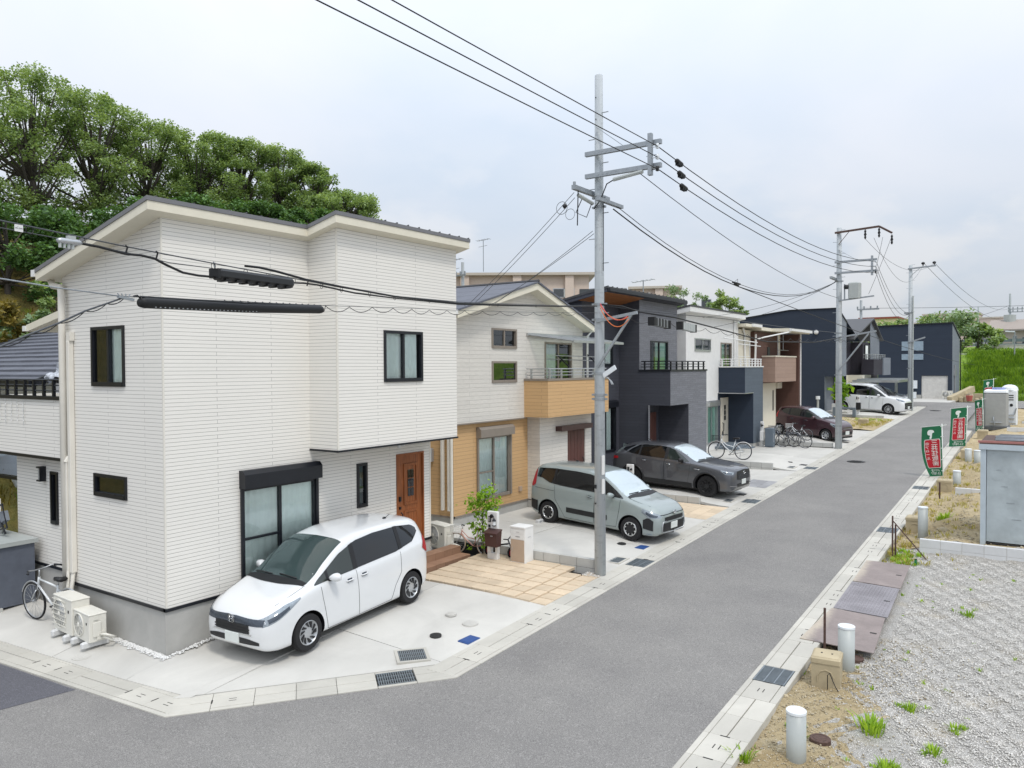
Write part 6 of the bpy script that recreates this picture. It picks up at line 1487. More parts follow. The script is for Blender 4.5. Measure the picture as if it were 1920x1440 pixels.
# ================================================================ bicycles
def bicycle(name, label, loc, rotz, frame, s=1., basket=None, saddle='black', lean=.05, step=True, tyre='rubber', wheelR=.335, fend=None, group='bicycles parked in the driveways', grip='black'):
 t = thing(name, label, 'bicycle', loc, (lean, 0, rotz), group=group); t.scale = (s,) * 3
 R = wheelR; xf, xr = .54, -.52
 class _O: location = (0, 0, 0)
 P = lambda nm, mt, fn, par=None, sm=True: part(_O, nm, mt, fn, sm, par or t)
 for x in (xf, xr):
  w_ = P('wheel', m['silver'], lambda b: (b.torus((x, 0, R), R - .03, .011, 'y', 28, 5), b.tube([(x, -.04, R), (x, .04, R)], .02, 8)))
  P('tyre', m[tyre], lambda b: b.torus((x, 0, R), R - .012, .019, 'y', 32, 6), w_)
  P('spokes', m['alu'], lambda b: [b.tube([(x, .02 * (-1) ** k, R), (x + (R - .03) * math.cos(q), 0, R + (R - .03) * math.sin(q))], .002, 3) for k, q in enumerate(2 * math.pi * i / 20 for i in range(20))], w_)
  if fend: P('mudguard', m[fend], lambda b: b.torus((x, 0, R), R + .022, .016, 'y', 14, 5, 0, .35 if x > 0 else .5, 2.6))
 bb = (-.08, 0, .27); hd0, hd1 = (.33, 0, .80), (.39, 0, .60); st = (-.21, 0, .72)
 def fr_(b):
  b.tube([hd0, hd1], .022, 8)
  if step: b.tube([(.36, 0, .66), (.20, 0, .48), bb], .022, 8); b.tube([(.345, 0, .74), (.12, 0, .55), (-.14, 0, .50)], .018, 8)
  else: b.tube([(.34, 0, .76), (-.20, 0, .68)], .018, 8); b.tube([(.37, 0, .64), bb], .02, 8)
  b.tube([bb, st], .018, 8)
  for sg in (-1, 1):
   b.tube([bb, (xr, sg * .06, R)], .011, 6); b.tube([(-.19, 0, .66), (xr, sg * .06, R)], .009, 6)
 P('frame', frame, fr_)
 P('fork', m['silver'], lambda b: (b.tube([hd1, (.41, 0, .56)], .02, 8), [b.tube([(.41, sg * .02, .56), (.43, sg * .055, .50), (xf, sg * .055, R)], .011, 6) for sg in (-1, 1)]))
 P('handlebar', m['silver'], lambda b: (b.tube([hd0, (.31, 0, .93)], .014, 8), b.tube([(.16, -.28, .96), (.27, -.22, .97), (.32, -.08, .94), (.32, .08, .94), (.27, .22, .97), (.16, .28, .96)], .011, 8)))
 for sg in (-1, 1): P('grip', m[grip], lambda b: (b.tube([(.25, sg * .235, .97), (.13, sg * .30, .957)], .018, 8), b.tube([(.28, sg * .2, .955), (.24, sg * .27, .93)], .008, 5)))
 P('saddle', m[saddle] if saddle in m else saddle, lambda b: b.rings([[(-.24 + dx, y * w_, .82 + dz + z) for y, z in ((-1, 0), (-.7, .035), (0, .045), (.7, .035), (1, 0), (.5, -.03), (-.5, -.03))] for dx, w_, dz in ((-.13, .085, .01), (-.10, .10, .015), (-.02, .075, .0), (.06, .035, -.0), (.13, .018, -.015))]))
 P('seat_post', m['silver'], lambda b: b.tube([st, (-.235, 0, .82)], .013, 8))
 P('crank', m['blackp'], lambda b: (b.torus((bb[0], -.03, bb[2]), .085, .008, 'y', 20, 5), b.bar((bb[0], -.06, bb[2]), (bb[0] + .12, -.07, bb[2] - .10), .02, .012), b.bar((bb[0], .06, bb[2]), (bb[0] - .12, .07, bb[2] + .10), .02, .012), b.box(bb[0] + .08, bb[0] + .16, -.15, -.06, bb[2] - .115, bb[2] - .09), b.box(bb[0] - .16, bb[0] - .08, .06, .15, bb[2] + .09, bb[2] + .115), b.tube([(bb[0], -.03, bb[2] + .085), (xr, -.03, R + .03)], .006, 4), b.tube([(bb[0], -.03, bb[2] - .085), (xr, -.03, R - .03)], .006, 4)))
 if basket:
  def bk(b):
   x0, x1, yb, z0, z1 = .40, .70, .16, .68, .92
   for k in range(5):
    z = z0 + (z1 - z0) * k / 4; e_ = .8 + .2 * k / 4
    b.tube([(x0, -yb * e_, z), (x1, -yb * e_, z), (x1, yb * e_, z), (x0, yb * e_, z), (x0, -yb * e_, z)], .004 if k < 4 else .008, 4)
   for k in range(7):
    x = x0 + (x1 - x0) * k / 6
    for sg in (-1, 1): b.tube([(x, 0, z0), (x, sg * yb * .8, z0), (x, sg * yb, z1)], .0035, 3)
   for k in range(-2, 3): b.tube([(x0, k * .06, z0), (x1, k * .06, z0), (x1, k * .07, z1)], .0035, 3)
  P('basket', m[basket], bk, None, False)
 P('kickstand', m['silver'], lambda b: b.tube([(-.40, -.05, R * .8), (-.36, -.16, .02)], .01, 6))
 return t
m['bikew'] = paint('white_bike_paint', 'd8dcde'); m['bikep'] = paint('pink_bike_paint', 'd9a9a0'); m['bikek'] = paint('navy_bike_paint', '2a2f3c'); m['saddr'] = M('brown_saddle', '7a3a2c', .5)
m['tan'] = M('tan_tyre', 'b09a84', .7)
bicycle('bicycle', 'white mountain bicycle leaning by the downpipe of the corner house', (-14.80, 6.78, .03), math.pi + .12, m['bikew'], 1.02, None, 'blackp', -.06, False, fend='silver')
bicycle('bicycle', 'small pink children bicycle standing on the tiled porch', (-11.15, 14.36, .24), math.pi + .25, m['bikep'], .72, 'white', m['saddr'], .08, True, 'tan')
bicycle('bicycle', 'black and silver city bicycle with wire basket behind the dark grey SUV', (-10.55, 30.35, .92), math.pi + .10, m['bikew'], 1.0, 'blackp', 'blackp', .08, True, fend='white')
bicycle('bicycle', 'navy children bicycle in front of the other two, before the purple hatchback', (-9.62, 36.2, .915), math.pi + .05, m['bikek'], .92, None, 'blackp', -.08, False)
bicycle('bicycle', 'dark bicycle with silver mudguards leaning between two others by the block wall', (-10.2, 36.55, .93), math.pi - .15, m['bikek'], .98, 'silver', 'blackp', .10, True, fend='silver')
bicycle('bicycle', 'white bicycle hardest against the purple hatchback, half hidden by two darker ones', (-9.75, 37.35, 1.17), math.pi - .05, m['bikew'], .8, 'white', 'blackp', .10, True)
# black and pink balance bike behind the letter box post
t = thing('balance_bike', 'small black balance bike with pink hub behind the white letter box post', 'bicycle', (-10.35, 14.45, .24), (.05, 0, .06))
class _O0: location = (0, 0, 0)
for x in (-.30, .32):
 w_ = part(_O0, 'wheel', m['red'], lambda b: (b.cyl((0, 0), .0, 0, 0, 3) if False else b.torus((x, 0, .15), .075, .02, 'y', 20, 6), [b.bar((x, 0, .15), (x + .11 * math.cos(q), 0, .15 + .11 * math.sin(q)), .02, .02) for q in (0, 1.26, 2.51, 3.77, 5.03)]), True, t)
 part(_O0, 'tyre', m['rubber'], lambda b: b.torus((x, 0, .15), .125, .028, 'y', 24, 7), True, w_)
part(_O0, 'frame', m['blackp'], lambda b: (b.tube([(-.3, 0, .15), (-.1, 0, .30), (.2, 0, .36)], .02, 8), b.tube([(.32, 0, .15), (.2, 0, .45)], .016, 8), b.tube([(.18, -.16, .5), (.2, 0, .46), (.18, .16, .5)], .013, 8)), True, t)
part(_O0, 'saddle', m['blackp'], lambda b: b.bbox(-.22, -.02, -.06, .06, .36, .41, .02), True, t)
# ================================================================ utility poles and cables
def utility_pole(label, x, y, z0, z1, r0, r1, bolts=(4.5, 10)):
 t = thing('utility_pole', label, 'utility pole', (x, y, z0), group='concrete utility poles along the gutter')
 part(t, 'shaft', m['pole'], lambda b: b.lathe((x, y, 0), [(r0, z0 - .4), (r1, z1 - .02), (r1 * .8, z1)], 24), True)
 k = 0; z = z0 + bolts[0]
 while z < z0 + bolts[1]:
  sg = -1 if k % 2 else 1; ay = -.02
  part(t, 'step_bolt', m['steel'], lambda b: b.tube([(x + sg * .06, y + ay, z), (x + sg * (r0 + .11), y + ay, z)], .010, 6)); z += .52; k += 1
 return t
def band(t, x, y, z, r, h_=.05): part(t, 'steel_band', m['steel'], lambda b: (b.cyl((x, y), r, z - h_ / 2, z + h_ / 2, 20), b.box(x - r - .05, x - r + .01, y - .03, y + .03, z - h_ * .4, z + h_ * .4), b.box(x + r - .01, x + r + .05, y - .03, y + .03, z - h_ * .4, z + h_ * .4)))
def crossframe(t, x, y, za, zb, xe, xv, xl):
 """two long crossarms reaching over the road joined by an upright with pin insulators"""
 for z in (za, zb):
  part(t, 'crossarm', m['steel'], lambda b: (b.box(xl, xe, y - .20, y - .115, z - .045, z + .045), [b.cyl((0, 0), 0, 0, 0, 3) if False else b.box(xl + .3 + k * .1, xl + .33 + k * .1, y - .204, y - .196, z - .012, z + .012, 0) for k in range(5)]))
 part(t, 'arm_upright', m['steel'], lambda b: b.box(xv - .04, xv + .04, y - .30, y - .21, zb - .20, za + .16))
 for k, z in enumerate((za - .12, za - .33, zb - .10)):
  part(t, 'insulator', m['pvcw'] if k < 2 else m['blackp'], lambda b: (b.tube([(xv, y - .25, z), (xv + .16, y - .25, z + .01)], .010, 6), b.lathe((xv + .15, y - .25, z + .01), [(.018, -.05), (.042, -.035), (.022, -.01), (.042, .01), (.022, .03), (.03, .05)], 12)), True)
  part(t, 'pin_bolt', m['steel'], lambda b: (b.tube([(xv - .1, y - .22, z + .06), (xv + .16, y - .22, z + .07)], .007, 5)))
 part(t, 'arm_brace', m['steel'], lambda b: b.bar((x, y - .12, za + .55), (xl + (xe - xl) * .52, y - .16, za + .04), .03, .012))
PX, P1Y, P2Y, P3Y = -7.85, 14.55, 36.8, 57.8
t1 = utility_pole('tall concrete utility pole nearest the camera, beside the beige pavers', PX, P1Y, G(P1Y), 10.70, .122, .083)
crossframe(t1, PX, P1Y, 9.04, 8.58, -6.38, -6.57, -8.08)
for z, r in ((8.15, .105), (7.95, .105), (5.92, .118), (5.60, .118), (4.47, .122), (4.02, .124), (3.93, .124)): band(t1, PX, P1Y, z, r)
part(t1, 'side_arm', m['steel'], lambda b: (b.box(PX - .20, PX - .11, 13.75, 15.25, 8.20, 8.29), b.box(PX + .1, PX + .19, 14.2, 15.3, 8.02, 8.09), b.tube([(PX - .16, 13.8, 8.29), (PX - .16, 13.8, 8.36)], .03, 8)))
part(t1, 'cable_trough', m['pvc'], lambda b: (b.tube([(PX + .45, 14.33, 8.42), (-6.75, 14.33, 8.49)], .042, 8), b.tube([(PX - .16, 13.95, 8.12), (PX - .1, 14.45, 8.02)], .04, 8)))
part(t1, 'drop_cable', m['cable'], lambda b: (b.tube([(PX - .05, 14.42, 7.9), (PX + .12, 14.38, 8.05), (PX + .28, 14.36, 8.36), (PX + .48, 14.34, 8.43)], .012, 6), b.tube([(PX - .16, 13.95, 8.2), (PX - .18, 13.95, 7.5)], .012, 5), b.tube([(PX - .18, 14.2, 8.15), (PX - .3, 14.1, 7.8), (PX - .16, 14.3, 7.72), (PX - .1, 14.4, 8.0)], .010, 5), b.tube([(PX + .13, 14.5, 8.0), (PX + .14, 14.48, 7.4), (PX + .13, 14.48, 6.6)], .008, 5)))
part(t1, 'stay_arm', m['steel'], lambda b: b.bar((PX, 14.42, 5.56), (-6.92, 14.42, 5.70), .06, .06))
part(t1, 'stay_brace', m['steel'], lambda b: b.bar((PX + .02, 14.42, 4.60), (-7.05, 14.42, 5.66), .045, .045))
part(t1, 'bracket_plate', m['pvcw'], lambda b: b.bar((PX + .11, 14.5, 4.42), (PX + .42, 14.46, 4.60), .02, .10))
part(t1, 'bracket_wires', m['steel'], lambda b: [b.tube([(PX + .15, 14.5, 4.44), (PX + .28 + .03 * k, 14.46, 4.34 - .02 * k), (PX + .34 + .02 * k, 14.44, 4.24)], .006, 4) for k in range(3)])
part(t1, 'number_tag', m['white'], lambda b: (b.box(PX + .10, PX + .125, 14.44, 14.53, 2.35, 2.75), b.box(PX + .10, PX + .125, 14.44, 14.53, 1.95, 2.25)))
part(t1, 'bolt_hole', m['blackp'], lambda b: (b.box(PX - .06, PX - .02, 14.42, 14.445, 2.05, 2.13), b.box(PX - .05, PX - .03, 14.42, 14.44, 1.72, 1.75), b.box(PX - .03, PX - .015, 14.45, 14.468, 10.2, 10.22), b.box(PX - .03, PX - .015, 14.45, 14.468, 9.75, 9.77)))
b = MB(); b.box(-8.18, -7.80, 14.28, 14.62, .1, G(14.3) + .035); b.build('pole_footing', m['gutd'], kind='structure')
pebbles('footing_gravel', m['stone'], 120, lambda r: (r.uniform(-8.17, -7.79), r.uniform(14.27, 14.63), .225), .012, .025, .7, 31)

t2 = utility_pole('second tall utility pole with grey transformer beside the plum hatchback', PX, P2Y, G(P2Y), 10.72, .15, .10)
crossframe(t2, PX, P2Y, 9.18, 8.70, -6.28, -6.46, -8.0)
part(t2, 'top_arm', m['iron'], lambda b: (b.bar((-8.0, 36.65, 10.48), (-6.2, 36.65, 10.58), .08, .08), b.bar((-6.2, 36.65, 10.58), (-5.65, 36.3, 10.2), .07, .07), b.bar((PX, 36.66, 9.95), (-7.4, 36.66, 10.5), .03, .02)))
for k, (x, z) in enumerate(((-6.75, 10.5), (-6.2, 10.52), (-5.7, 10.18))): part(t2, 'strain_insulator', m['blackp'], lambda b: b.lathe((x, 36.62, z - .42), [(.02, 0), (.05, .08), (.03, .14), (.06, .2), (.03, .28), (.05, .34), (.015, .42)], 10), True)
tf = part(t2, 'transformer', m['pvc'], lambda b: (b.bbox(-7.42, -6.95, 36.5, 36.95, 7.55, 8.25, .05)), False)
part(t2, 'transformer_bushing', m['blackp'], lambda b: b.lathe((-7.50, 36.6, 8.05), [(.10, -.08), (.12, .0), (.10, .10)], 12), True, tf)
part(t2, 'transformer_bracket', m['steel'], lambda b: (b.bar((PX, 36.7, 7.48), (-6.4, 36.7, 7.62), .06, .06), b.bar((-7.6, 36.7, 7.5), (-7.6, 36.7, 8.2), .05, .05)))
for z in (8.35, 6.05, 5.75, 4.2, 3.85): band(t2, PX, P2Y, z, .135)
part(t2, 'stay_brace', m['steel'], lambda b: (b.bar((PX, 36.65, 5.85), (-6.3, 36.65, 6.1), .07, .07), b.bar((PX, 36.65, 4.35), (-6.6, 36.65, 6.0), .06, .06)))
part(t2, 'side_arm', m['steel'], lambda b: (b.box(PX - .2, PX - .1, 35.9, 37.3, 8.4, 8.5)))
t3 = utility_pole('farthest tall utility pole beside the white minivan with a thin bent crossarm', PX, P3Y, G(P3Y), 11.25, .15, .11)
part(t3, 'crossarm', m['steel'], lambda b: (b.bar((-8.0, 57.65, 11.0), (-6.35, 57.65, 11.1), .08, .09), b.bar((PX, 57.65, 10.5), (-7.3, 57.65, 11.0), .03, .03)))
for x in (-7.1, -6.45): part(t3, 'insulator', m['blackp'], lambda b: b.lathe((x, 57.65, 11.12), [(.03, 0), (.03, .08), (.11, .16), (.11, .22), (.04, .27)], 10), True)
part(t3, 'side_arm', m['steel'], lambda b: (b.bar((PX, 57.6, 6.15), (-6.95, 57.6, 6.45), .09, .09), b.box(PX - .3, PX - .1, 57.2, 58.2, 8.0, 8.12)))
for z in (8.1, 6.1, 4.4): band(t3, PX, P3Y, z, .145, .07)
part(t3, 'conduit', m['pvc'], lambda b: b.tube([(PX + .17, 57.7, G(57)), (PX + .17, 57.7, 9.2)], .04, 8))
b = None
def far_pole(label, x, y, z0, z1, r, arms):
 t = thing('utility_pole', label, 'utility pole', (x, y, z0))
 part(t, 'shaft', m['pole'], lambda b: b.cyl((x, y), r, z0, z1, 10, r * .7))
 for (dz, l0, l1) in arms:
  part(t, 'crossarm', m['steel'], lambda b: (b.box(x - l0, x + l1, y - r - .08, y - r, z1 - dz - .06, z1 - dz + .06), [b.cyl((x + q, y - r - .04), .07, z1 - dz + .06, z1 - dz + .3, 6) for q in np.linspace(-l0 * .9, l1 * .9, 4)]))
 return t
far_pole('slim distant utility pole rising between the second and the farthest tall pole', -14.9, 79, 2, 10.75, .16, ((.9, .3, 1.6), (4.2, 1.1, .6), (4.8, 1.1, .6)))
far_pole('dark distant utility pole just right of the white corner house roof', -36.9, 46.7, 3, 12.6, .16, ((1.0, 1.0, .4), (2.3, 1.0, .3)))
tp = far_pole('distant utility pole with a round transformer at the right edge', -5.1, 130, 6, 14.6, .18, ((2.6, .2, 1.6), (2.2, .2, 1.6)))
part(tp, 'transformer', m['pvc'], lambda b: b.cyl((-5.1, 129.6), .75, 10.4, 11.6, 12))
far_pole('thin distant steel pole above the pale flat blocks', -7.7, 112, 6, 11.8, .09, ())

def cat(a, c, sag, n=12):
 a, c = Vector(a), Vector(c)
 return [a + (c - a) * (i / n) - Vector((0, 0, sag * 4 * (i / n) * (1 - i / n))) for i in range(n + 1)]
def cable(label, pts, r=.006, mat='cable', name='overhead_cable', group=None, n=6):
 b = MB(); b.tube(pts, r, n)
 return b.build(name, m[mat], None, True, label, 'cable', group)
def span(label, a, c, sag, r=.006, mat='cable', name='overhead_cable', n=14): return cable(label, cat(a, c, sag, n), r, mat, name)
WZ1, WZ2 = (8.92, 8.71, 8.48), (9.08, 8.86, 8.60)
nm3 = ('uppermost', 'middle', 'lowest')
for k in range(3):
 span('%s of the three black lines running from the nearest pole over the camera' % nm3[k], (-6.41, 14.3, WZ1[k]), (-6.40, -16, WZ1[k] + .35), .12, .0085, name='power_line')
 span('%s of the three lines between the nearest and the second pole' % nm3[k], (-6.41, 14.3, WZ1[k]), (-6.30, 36.55, WZ2[k]), .55, .010, name='power_line')
 y = 15.35 + .12 * k; tt = (y - 14.3) / 22.25; z = WZ1[k] + (WZ2[k] - WZ1[k]) * tt - .55 * 4 * tt * (1 - tt)
 b = MB(); b.tube([(-6.41, y - .17, z + .018), (-6.41, y - .12, z + .012), (-6.41, y + .14, z - .015), (-6.41, y + .2, z - .02)], [.015, .05, .045, .012], 8)
 for q in range(3): b.box(-6.45, -6.37, y - .10 + q * .08, y - .06 + q * .08, z - .075, z)
 b.build('wire_cover', m['cable'], None, False, '%s of the three black clip on covers just past the crossarm of the nearest pole' % nm3[k], 'wire cover', loc=(0, 0, 0))
 span('%s thin line from the second pole to the farthest tall pole' % nm3[k], (-6.30, 36.55, WZ2[k]), (-7.75, 57.6, 8.1 + .06 * k), .7 + .25 * k, .010, 'wire', 'power_line')
span('thin line from the crossarm trough of the nearest pole to the second pole', (-6.8, 14.33, 8.45), (PX, 36.7, 7.6), .35, .008, 'cable')
b_ = cat((PX + .15, 14.9, 7.95), (PX - .12, 36.6, 8.3), 1.15, 16)
cable('thick black low voltage cable sagging from the nearest pole to the second', b_, .014)
cable('thinner black cable paralleling the thick sagging one', [p + Vector((.02, .05, .09 - .05 * i / 16)) for i, p in enumerate(b_)], .008)
q = b_[6]
t = thing('cable_joint', 'cluster of small black joints on the sagging cable between the first two poles', 'cable joint', tuple(q))
part(t, 'joint_sleeve', m['cable'], lambda b: [b.tube([q + Vector((dx, -.2, dz)), q + Vector((dx, .15, dz - .01))], .028, 7) for dx, dz in ((0, .03), (.05, .07), (-.05, .1))])
part(t, 'loop_wire', m['cable'], lambda b: (b.tube([q + Vector((0, -.2, .1)), q + Vector((.05, -.05, .2)), q + Vector((0, .1, .12))], .006, 4)))
span('lowest straight black line descending past the second pole towards the garage', tuple(q), (-5.4, 76, 4.6), .3, .012)
for k, (a, c) in enumerate((((PX - .18, 13.82, 8.15), (-12.35, 15.9, 6.25)), ((PX - .18, 13.85, 8.05), (-12.35, 16.1, 6.27)), ((PX - .1, 14.45, 7.45), (-12.3, 16.9, 6.30)), ((PX - .1, 14.5, 7.40), (-12.3, 16.6, 6.2)))):
 span('%s service wire from the nearest pole to the gable of the second house' % ('leftmost', 'second leftmost', 'second rightmost', 'rightmost')[k], a, c, .05, .006, 'wire', 'service_wire')
part_root = thing('wire_insulator', 'small knot of insulators on the left service wires at the nearest pole', 'insulator', (PX - .45, 13.95, 7.95))
part(part_root, 'knob', m['blackp'], lambda b: b.lathe((PX - .48, 13.95, 7.93), [(.02, -.05), (.05, 0), (.02, .05)], 10), True)
part(part_root, 'loop_wire', m['wire'], lambda b: (b.torus((PX - .55, 13.95, 7.9), .13, .006, 'y', 18, 4), b.torus((PX - .35, 13.95, 7.75), .11, .005, 'y', 18, 4)))
for k, (z1_, z2_) in enumerate(((7.0, 6.6), (6.6, 6.2))):
 span('%s service line fanning from the second pole towards the fourth house' % ('upper', 'lower')[k], (PX - .1, 36.6, 8.3), (-12.3, 32 + k, z2_ + .1), .25, .008, 'cable', 'service_wire')
for k in range(4):
 span('%s thin jumper hanging from the top crossarm of the second pole' % ('first', 'second', 'third', 'fourth')[k], (-6.75 + .35 * k, 36.6, 10.1), ((-6.4, 57.6, 11.3), (-7.1, 57.6, 11.2), (-6.35, 36.55, 8.6), (-6.6, 36.6, 7.7))[k], (.9, 1.5, .05, .05)[k], .008, 'wire', 'jumper_wire')
for k in range(2): span('%s line leaving the farthest pole for the right' % ('upper', 'lower')[k], (-6.45 - .6 * k, 57.6, 11.3), (-5.0, 128, 12.4 - 1.6 * k), 1.2, .014, 'wire', 'power_line')
span('long thin line across the sky behind the farthest pole', (-14.9, 79, 10.0), (30, 120, 13.5), .8, .02, 'wire', 'power_line')
span('second long line between distant poles over the houses at right', (-14.0, 79, 8.2), (-5.1, 130, 13.0), .9, .02, 'wire', 'power_line')

# telecom bundle crossing in front of the corner house
ms = [(-4.27, .62, 5.40), (-4.576, 1.862, 5.392), (-4.785, 2.672, 5.371), (-4.975, 3.408, 5.362), (-5.193, 4.253, 5.354), (-5.392, 5.024, 5.345), (-5.643, 5.999, 5.352), (-6.049, 7.571, 5.416), (-6.525, 9.414, 5.532), (-7.216, 12.093, 5.709), (-7.85, 14.43, 5.897)]
cable('thin messenger wire in front of the corner house carrying the black cables', ms, .0045, 'wire', 'messenger_wire')
cable('second thin wire just under the messenger in front of the corner house', [(-4.27, .62, 5.37), (-4.67, 2.22, 5.35), (-4.779, 2.651, 5.335), (-4.87, 3.0, 5.315), (-4.97, 3.4, 5.325)], .003, 'wire', 'messenger_wire')
cable('thick black cable from the grey splice box to the black closure', [(-4.70, 2.345, 5.343), (-4.73, 2.46, 5.341), (-4.779, 2.651, 5.325), (-4.811, 2.773, 5.332), (-4.839, 2.88, 5.326), (-4.862, 2.97, 5.298), (-4.90, 3.12, 5.262), (-4.94, 3.27, 5.258), (-4.978, 3.42, 5.265)], .0085, 'cable')
bun = [(-5.06, 3.74, 5.385), (-5.10, 3.90, 5.392), (-5.15, 4.09, 5.387), (-5.26, 4.5, 5.362), (-5.392, 5.024, 5.352), (-5.643, 5.999, 5.348), (-6.049, 7.572, 5.40), (-6.525, 9.414, 5.515), (-7.216, 12.093, 5.695), (-7.83, 14.4, 5.87)]
cable('upper black telecom cable running from the closure to the nearest pole', bun, .010, 'cable')
cable('lower black telecom cable lashed under the upper one', [(-5.205, 4.30, 5.315), (-5.25, 4.47, 5.328), (-5.30, 4.66, 5.333), (-5.45, 5.25, 5.315), (-5.643, 5.999, 5.33), (-6.049, 7.572, 5.385), (-6.525, 9.414, 5.505), (-7.216, 12.093, 5.69), (-7.83, 14.4, 5.865)], .008, 'cable')
t = thing('hanger_rings', 'small open hanger rings strung along the messenger wire', 'cable rings', ms[3])
for i, tt in enumerate((.12, .16, .30, .34, .37, .41, .46, .50, .55, .60, .65, .71, .77, .84, .91)):
 k = tt * (len(ms) - 1); a = int(k); P = Vector(ms[a]).lerp(Vector(ms[a + 1]), k - a); d = (Vector(ms[a + 1]) - Vector(ms[a])).normalized()
 part(t, 'ring', m['cable'], lambda b: b.tube([P + d * (.022 * math.sin(w) + .0) + Vector((0, 0, -.02 + .022 * math.cos(w))) for w in np.linspace(.3, 5.6, 10)], .0028, 4))
for k, P in enumerate(((-4.779, 2.651, 5.35), (-4.842, 2.89, 5.348), (-5.262, 4.51, 5.34))):
 b = MB(P); b.tube([(P[0], P[1], P[2] + .028), (P[0] + .004, P[1] + .012, P[2] + .02), (P[0], P[1], P[2] - .03)], .006, 5)
 b.build('cable_tie', m['cable'], None, False, ('first black tie right of the grey splice box', 'second black tie right of the grey splice box', 'black tie right of the black closure')[k] + ' on the thick cable', 'cable tie')
def oriented_box(b, A, B, w, h_, mi=0): b.bar(A, B, w, h_, mi)
t = thing('cable_closure', 'long black ribbed cable closure hanging on the upper cable before the corner house', 'cable closure', (-5.09, 3.85, 5.30))
A_, C_ = Vector((-4.985, 3.43, 5.292)), Vector((-5.198, 4.275, 5.308))
part(t, 'shell', m['blackp'], lambda b: b.rings([[p + n_ * (w * sc) + Vector((0, 0, z * sc)) for w, z in ((-.05, -.02), (-.03, -.045), (.03, -.045), (.05, -.02), (.05, .02), (.03, .04), (-.03, .04), (-.05, .02))] for p, sc in ((A_, .8), (A_ + (C_ - A_) * .03, 1), (A_ + (C_ - A_) * .97, 1), (C_, .85)) for n_ in (Vector((.97, .24, 0)),)]))
for k in range(7):
 P = A_ + (C_ - A_) * (.10 + .135 * k); part(t, 'clip', m['cable'], lambda b: b.bar(P - Vector((0, .02, .043)), P + Vector((0, .02, -.043)), .112, .016))
part(t, 'end_cap', m['cable'], lambda b: b.bar(A_ - (C_ - A_) * .02, A_ + (C_ - A_) * .01, .085, .07))
part(t, 'hanger', m['steel'], lambda b: (b.bar(A_ + Vector((0, 0, .02)), A_ + Vector((-.002, -.012, .085)), .01, .006), b.bar(C_ + Vector((0, 0, .02)), C_ + Vector((0, -.02, .055)), .01, .006)))
t = thing('cable_sleeve', 'long black tubular sleeve on the lower wire in front of the corner house', 'cable sleeve', (-5.25, 3.87, 5.09))
A_, C_ = Vector((-5.006, 2.872, 5.046)), Vector((-5.493, 4.87, 5.138))
part(t, 'tube', m['cable'], lambda b: b.tube([A_, A_ + (C_ - A_) * .02, A_ + (C_ - A_) * .5 - Vector((0, 0, .012)), C_ - (C_ - A_) * .02, C_], [.03, .037, .036, .037, .032], 14), True)
part(t, 'top_rib', m['blackp'], lambda b: b.tube([A_ + Vector((0, 0, .04)), A_ + (C_ - A_) * .5 + Vector((0, 0, .028)), C_ + Vector((0, 0, .036))], .007, 5))
for k in range(14):
 P = A_ + (C_ - A_) * (.40 + .043 * k) + Vector((0, 0, .03)); part(t, 'rib_clip', m['blackp'], lambda b: b.bar(P, P + Vector((-.004, -.018, .012)), .012, .01))
for k in range(26):
 P = A_ + (C_ - A_) * (.05 + .02 * k) + Vector((.024, .006, -.026 - .01 * math.sin(math.pi * (.05 + .02 * k)))); part(t, 'vent_slot', m['silver'], lambda b: b.bar(P, P + (C_ - A_) * .006, .004, .006))
lo = [(-4.40, .40, 5.17), (-4.78, 1.94, 5.107), (-4.865, 2.288, 5.088), (-4.969, 2.716, 5.076)]
cable('pale straight wire entering at left above the looped cable', lo, .0045, 'steel', 'messenger_wire')
cable('thin wire above the black sleeve running on to the nearest pole', [(-4.969, 2.716, 5.076), (-5.006, 2.87, 5.085), (-5.493, 4.87, 5.176), (-5.9, 6.55, 5.27), (-6.2, 7.77, 5.33), (-6.64, 9.58, 5.43), (-7.28, 12.2, 5.59), (-7.85, 14.43, 5.74)], .003, 'wire', 'messenger_wire')
cable('grey cable rising steeply from the lower left to the end fitting of the sleeve', [(-4.55, 1.0, 4.38), (-4.778, 1.933, 4.731), (-4.823, 2.118, 4.812), (-4.864, 2.284, 4.879), (-4.907, 2.463, 4.964), (-4.944, 2.616, 5.021), (-4.979, 2.757, 5.074)], .006, 'wire')
lash = [(-4.778, 1.933, 4.731), (-4.823, 2.118, 4.812), (-4.864, 2.284, 4.879), (-4.907, 2.463, 4.964), (-4.944, 2.616, 5.021), (-4.979, 2.757, 5.074)]
b = MB()
for a, c in zip(lash[:-1], lash[1:]): b.tube(cat(a, c, .022, 8), .003, 4)
b.build('looped_cable', m['cable'], None, True, 'thin black cable looping under the steep grey cable at left', 'cable')
t = thing('end_fitting', 'bright steel tensioning fitting at the left end of the long black sleeve', 'cable fitting', (-4.98, 2.77, 5.07))
part(t, 'clamp', m['steel'], lambda b: (b.bar((-4.965, 2.70, 5.072), (-4.995, 2.82, 5.06), .018, .016), [b.bar((-4.97 - .004 * k, 2.715 + .022 * k, 5.075), (-4.97 - .004 * k, 2.70 + .03 * k, 5.095), .006, .006) for k in range(4)]))
part(t, 'hook', m['cable'], lambda b: b.tube([(-4.99, 2.82, 5.085), (-5.0, 2.85, 5.092), (-5.005, 2.875, 5.075)], .006, 5))
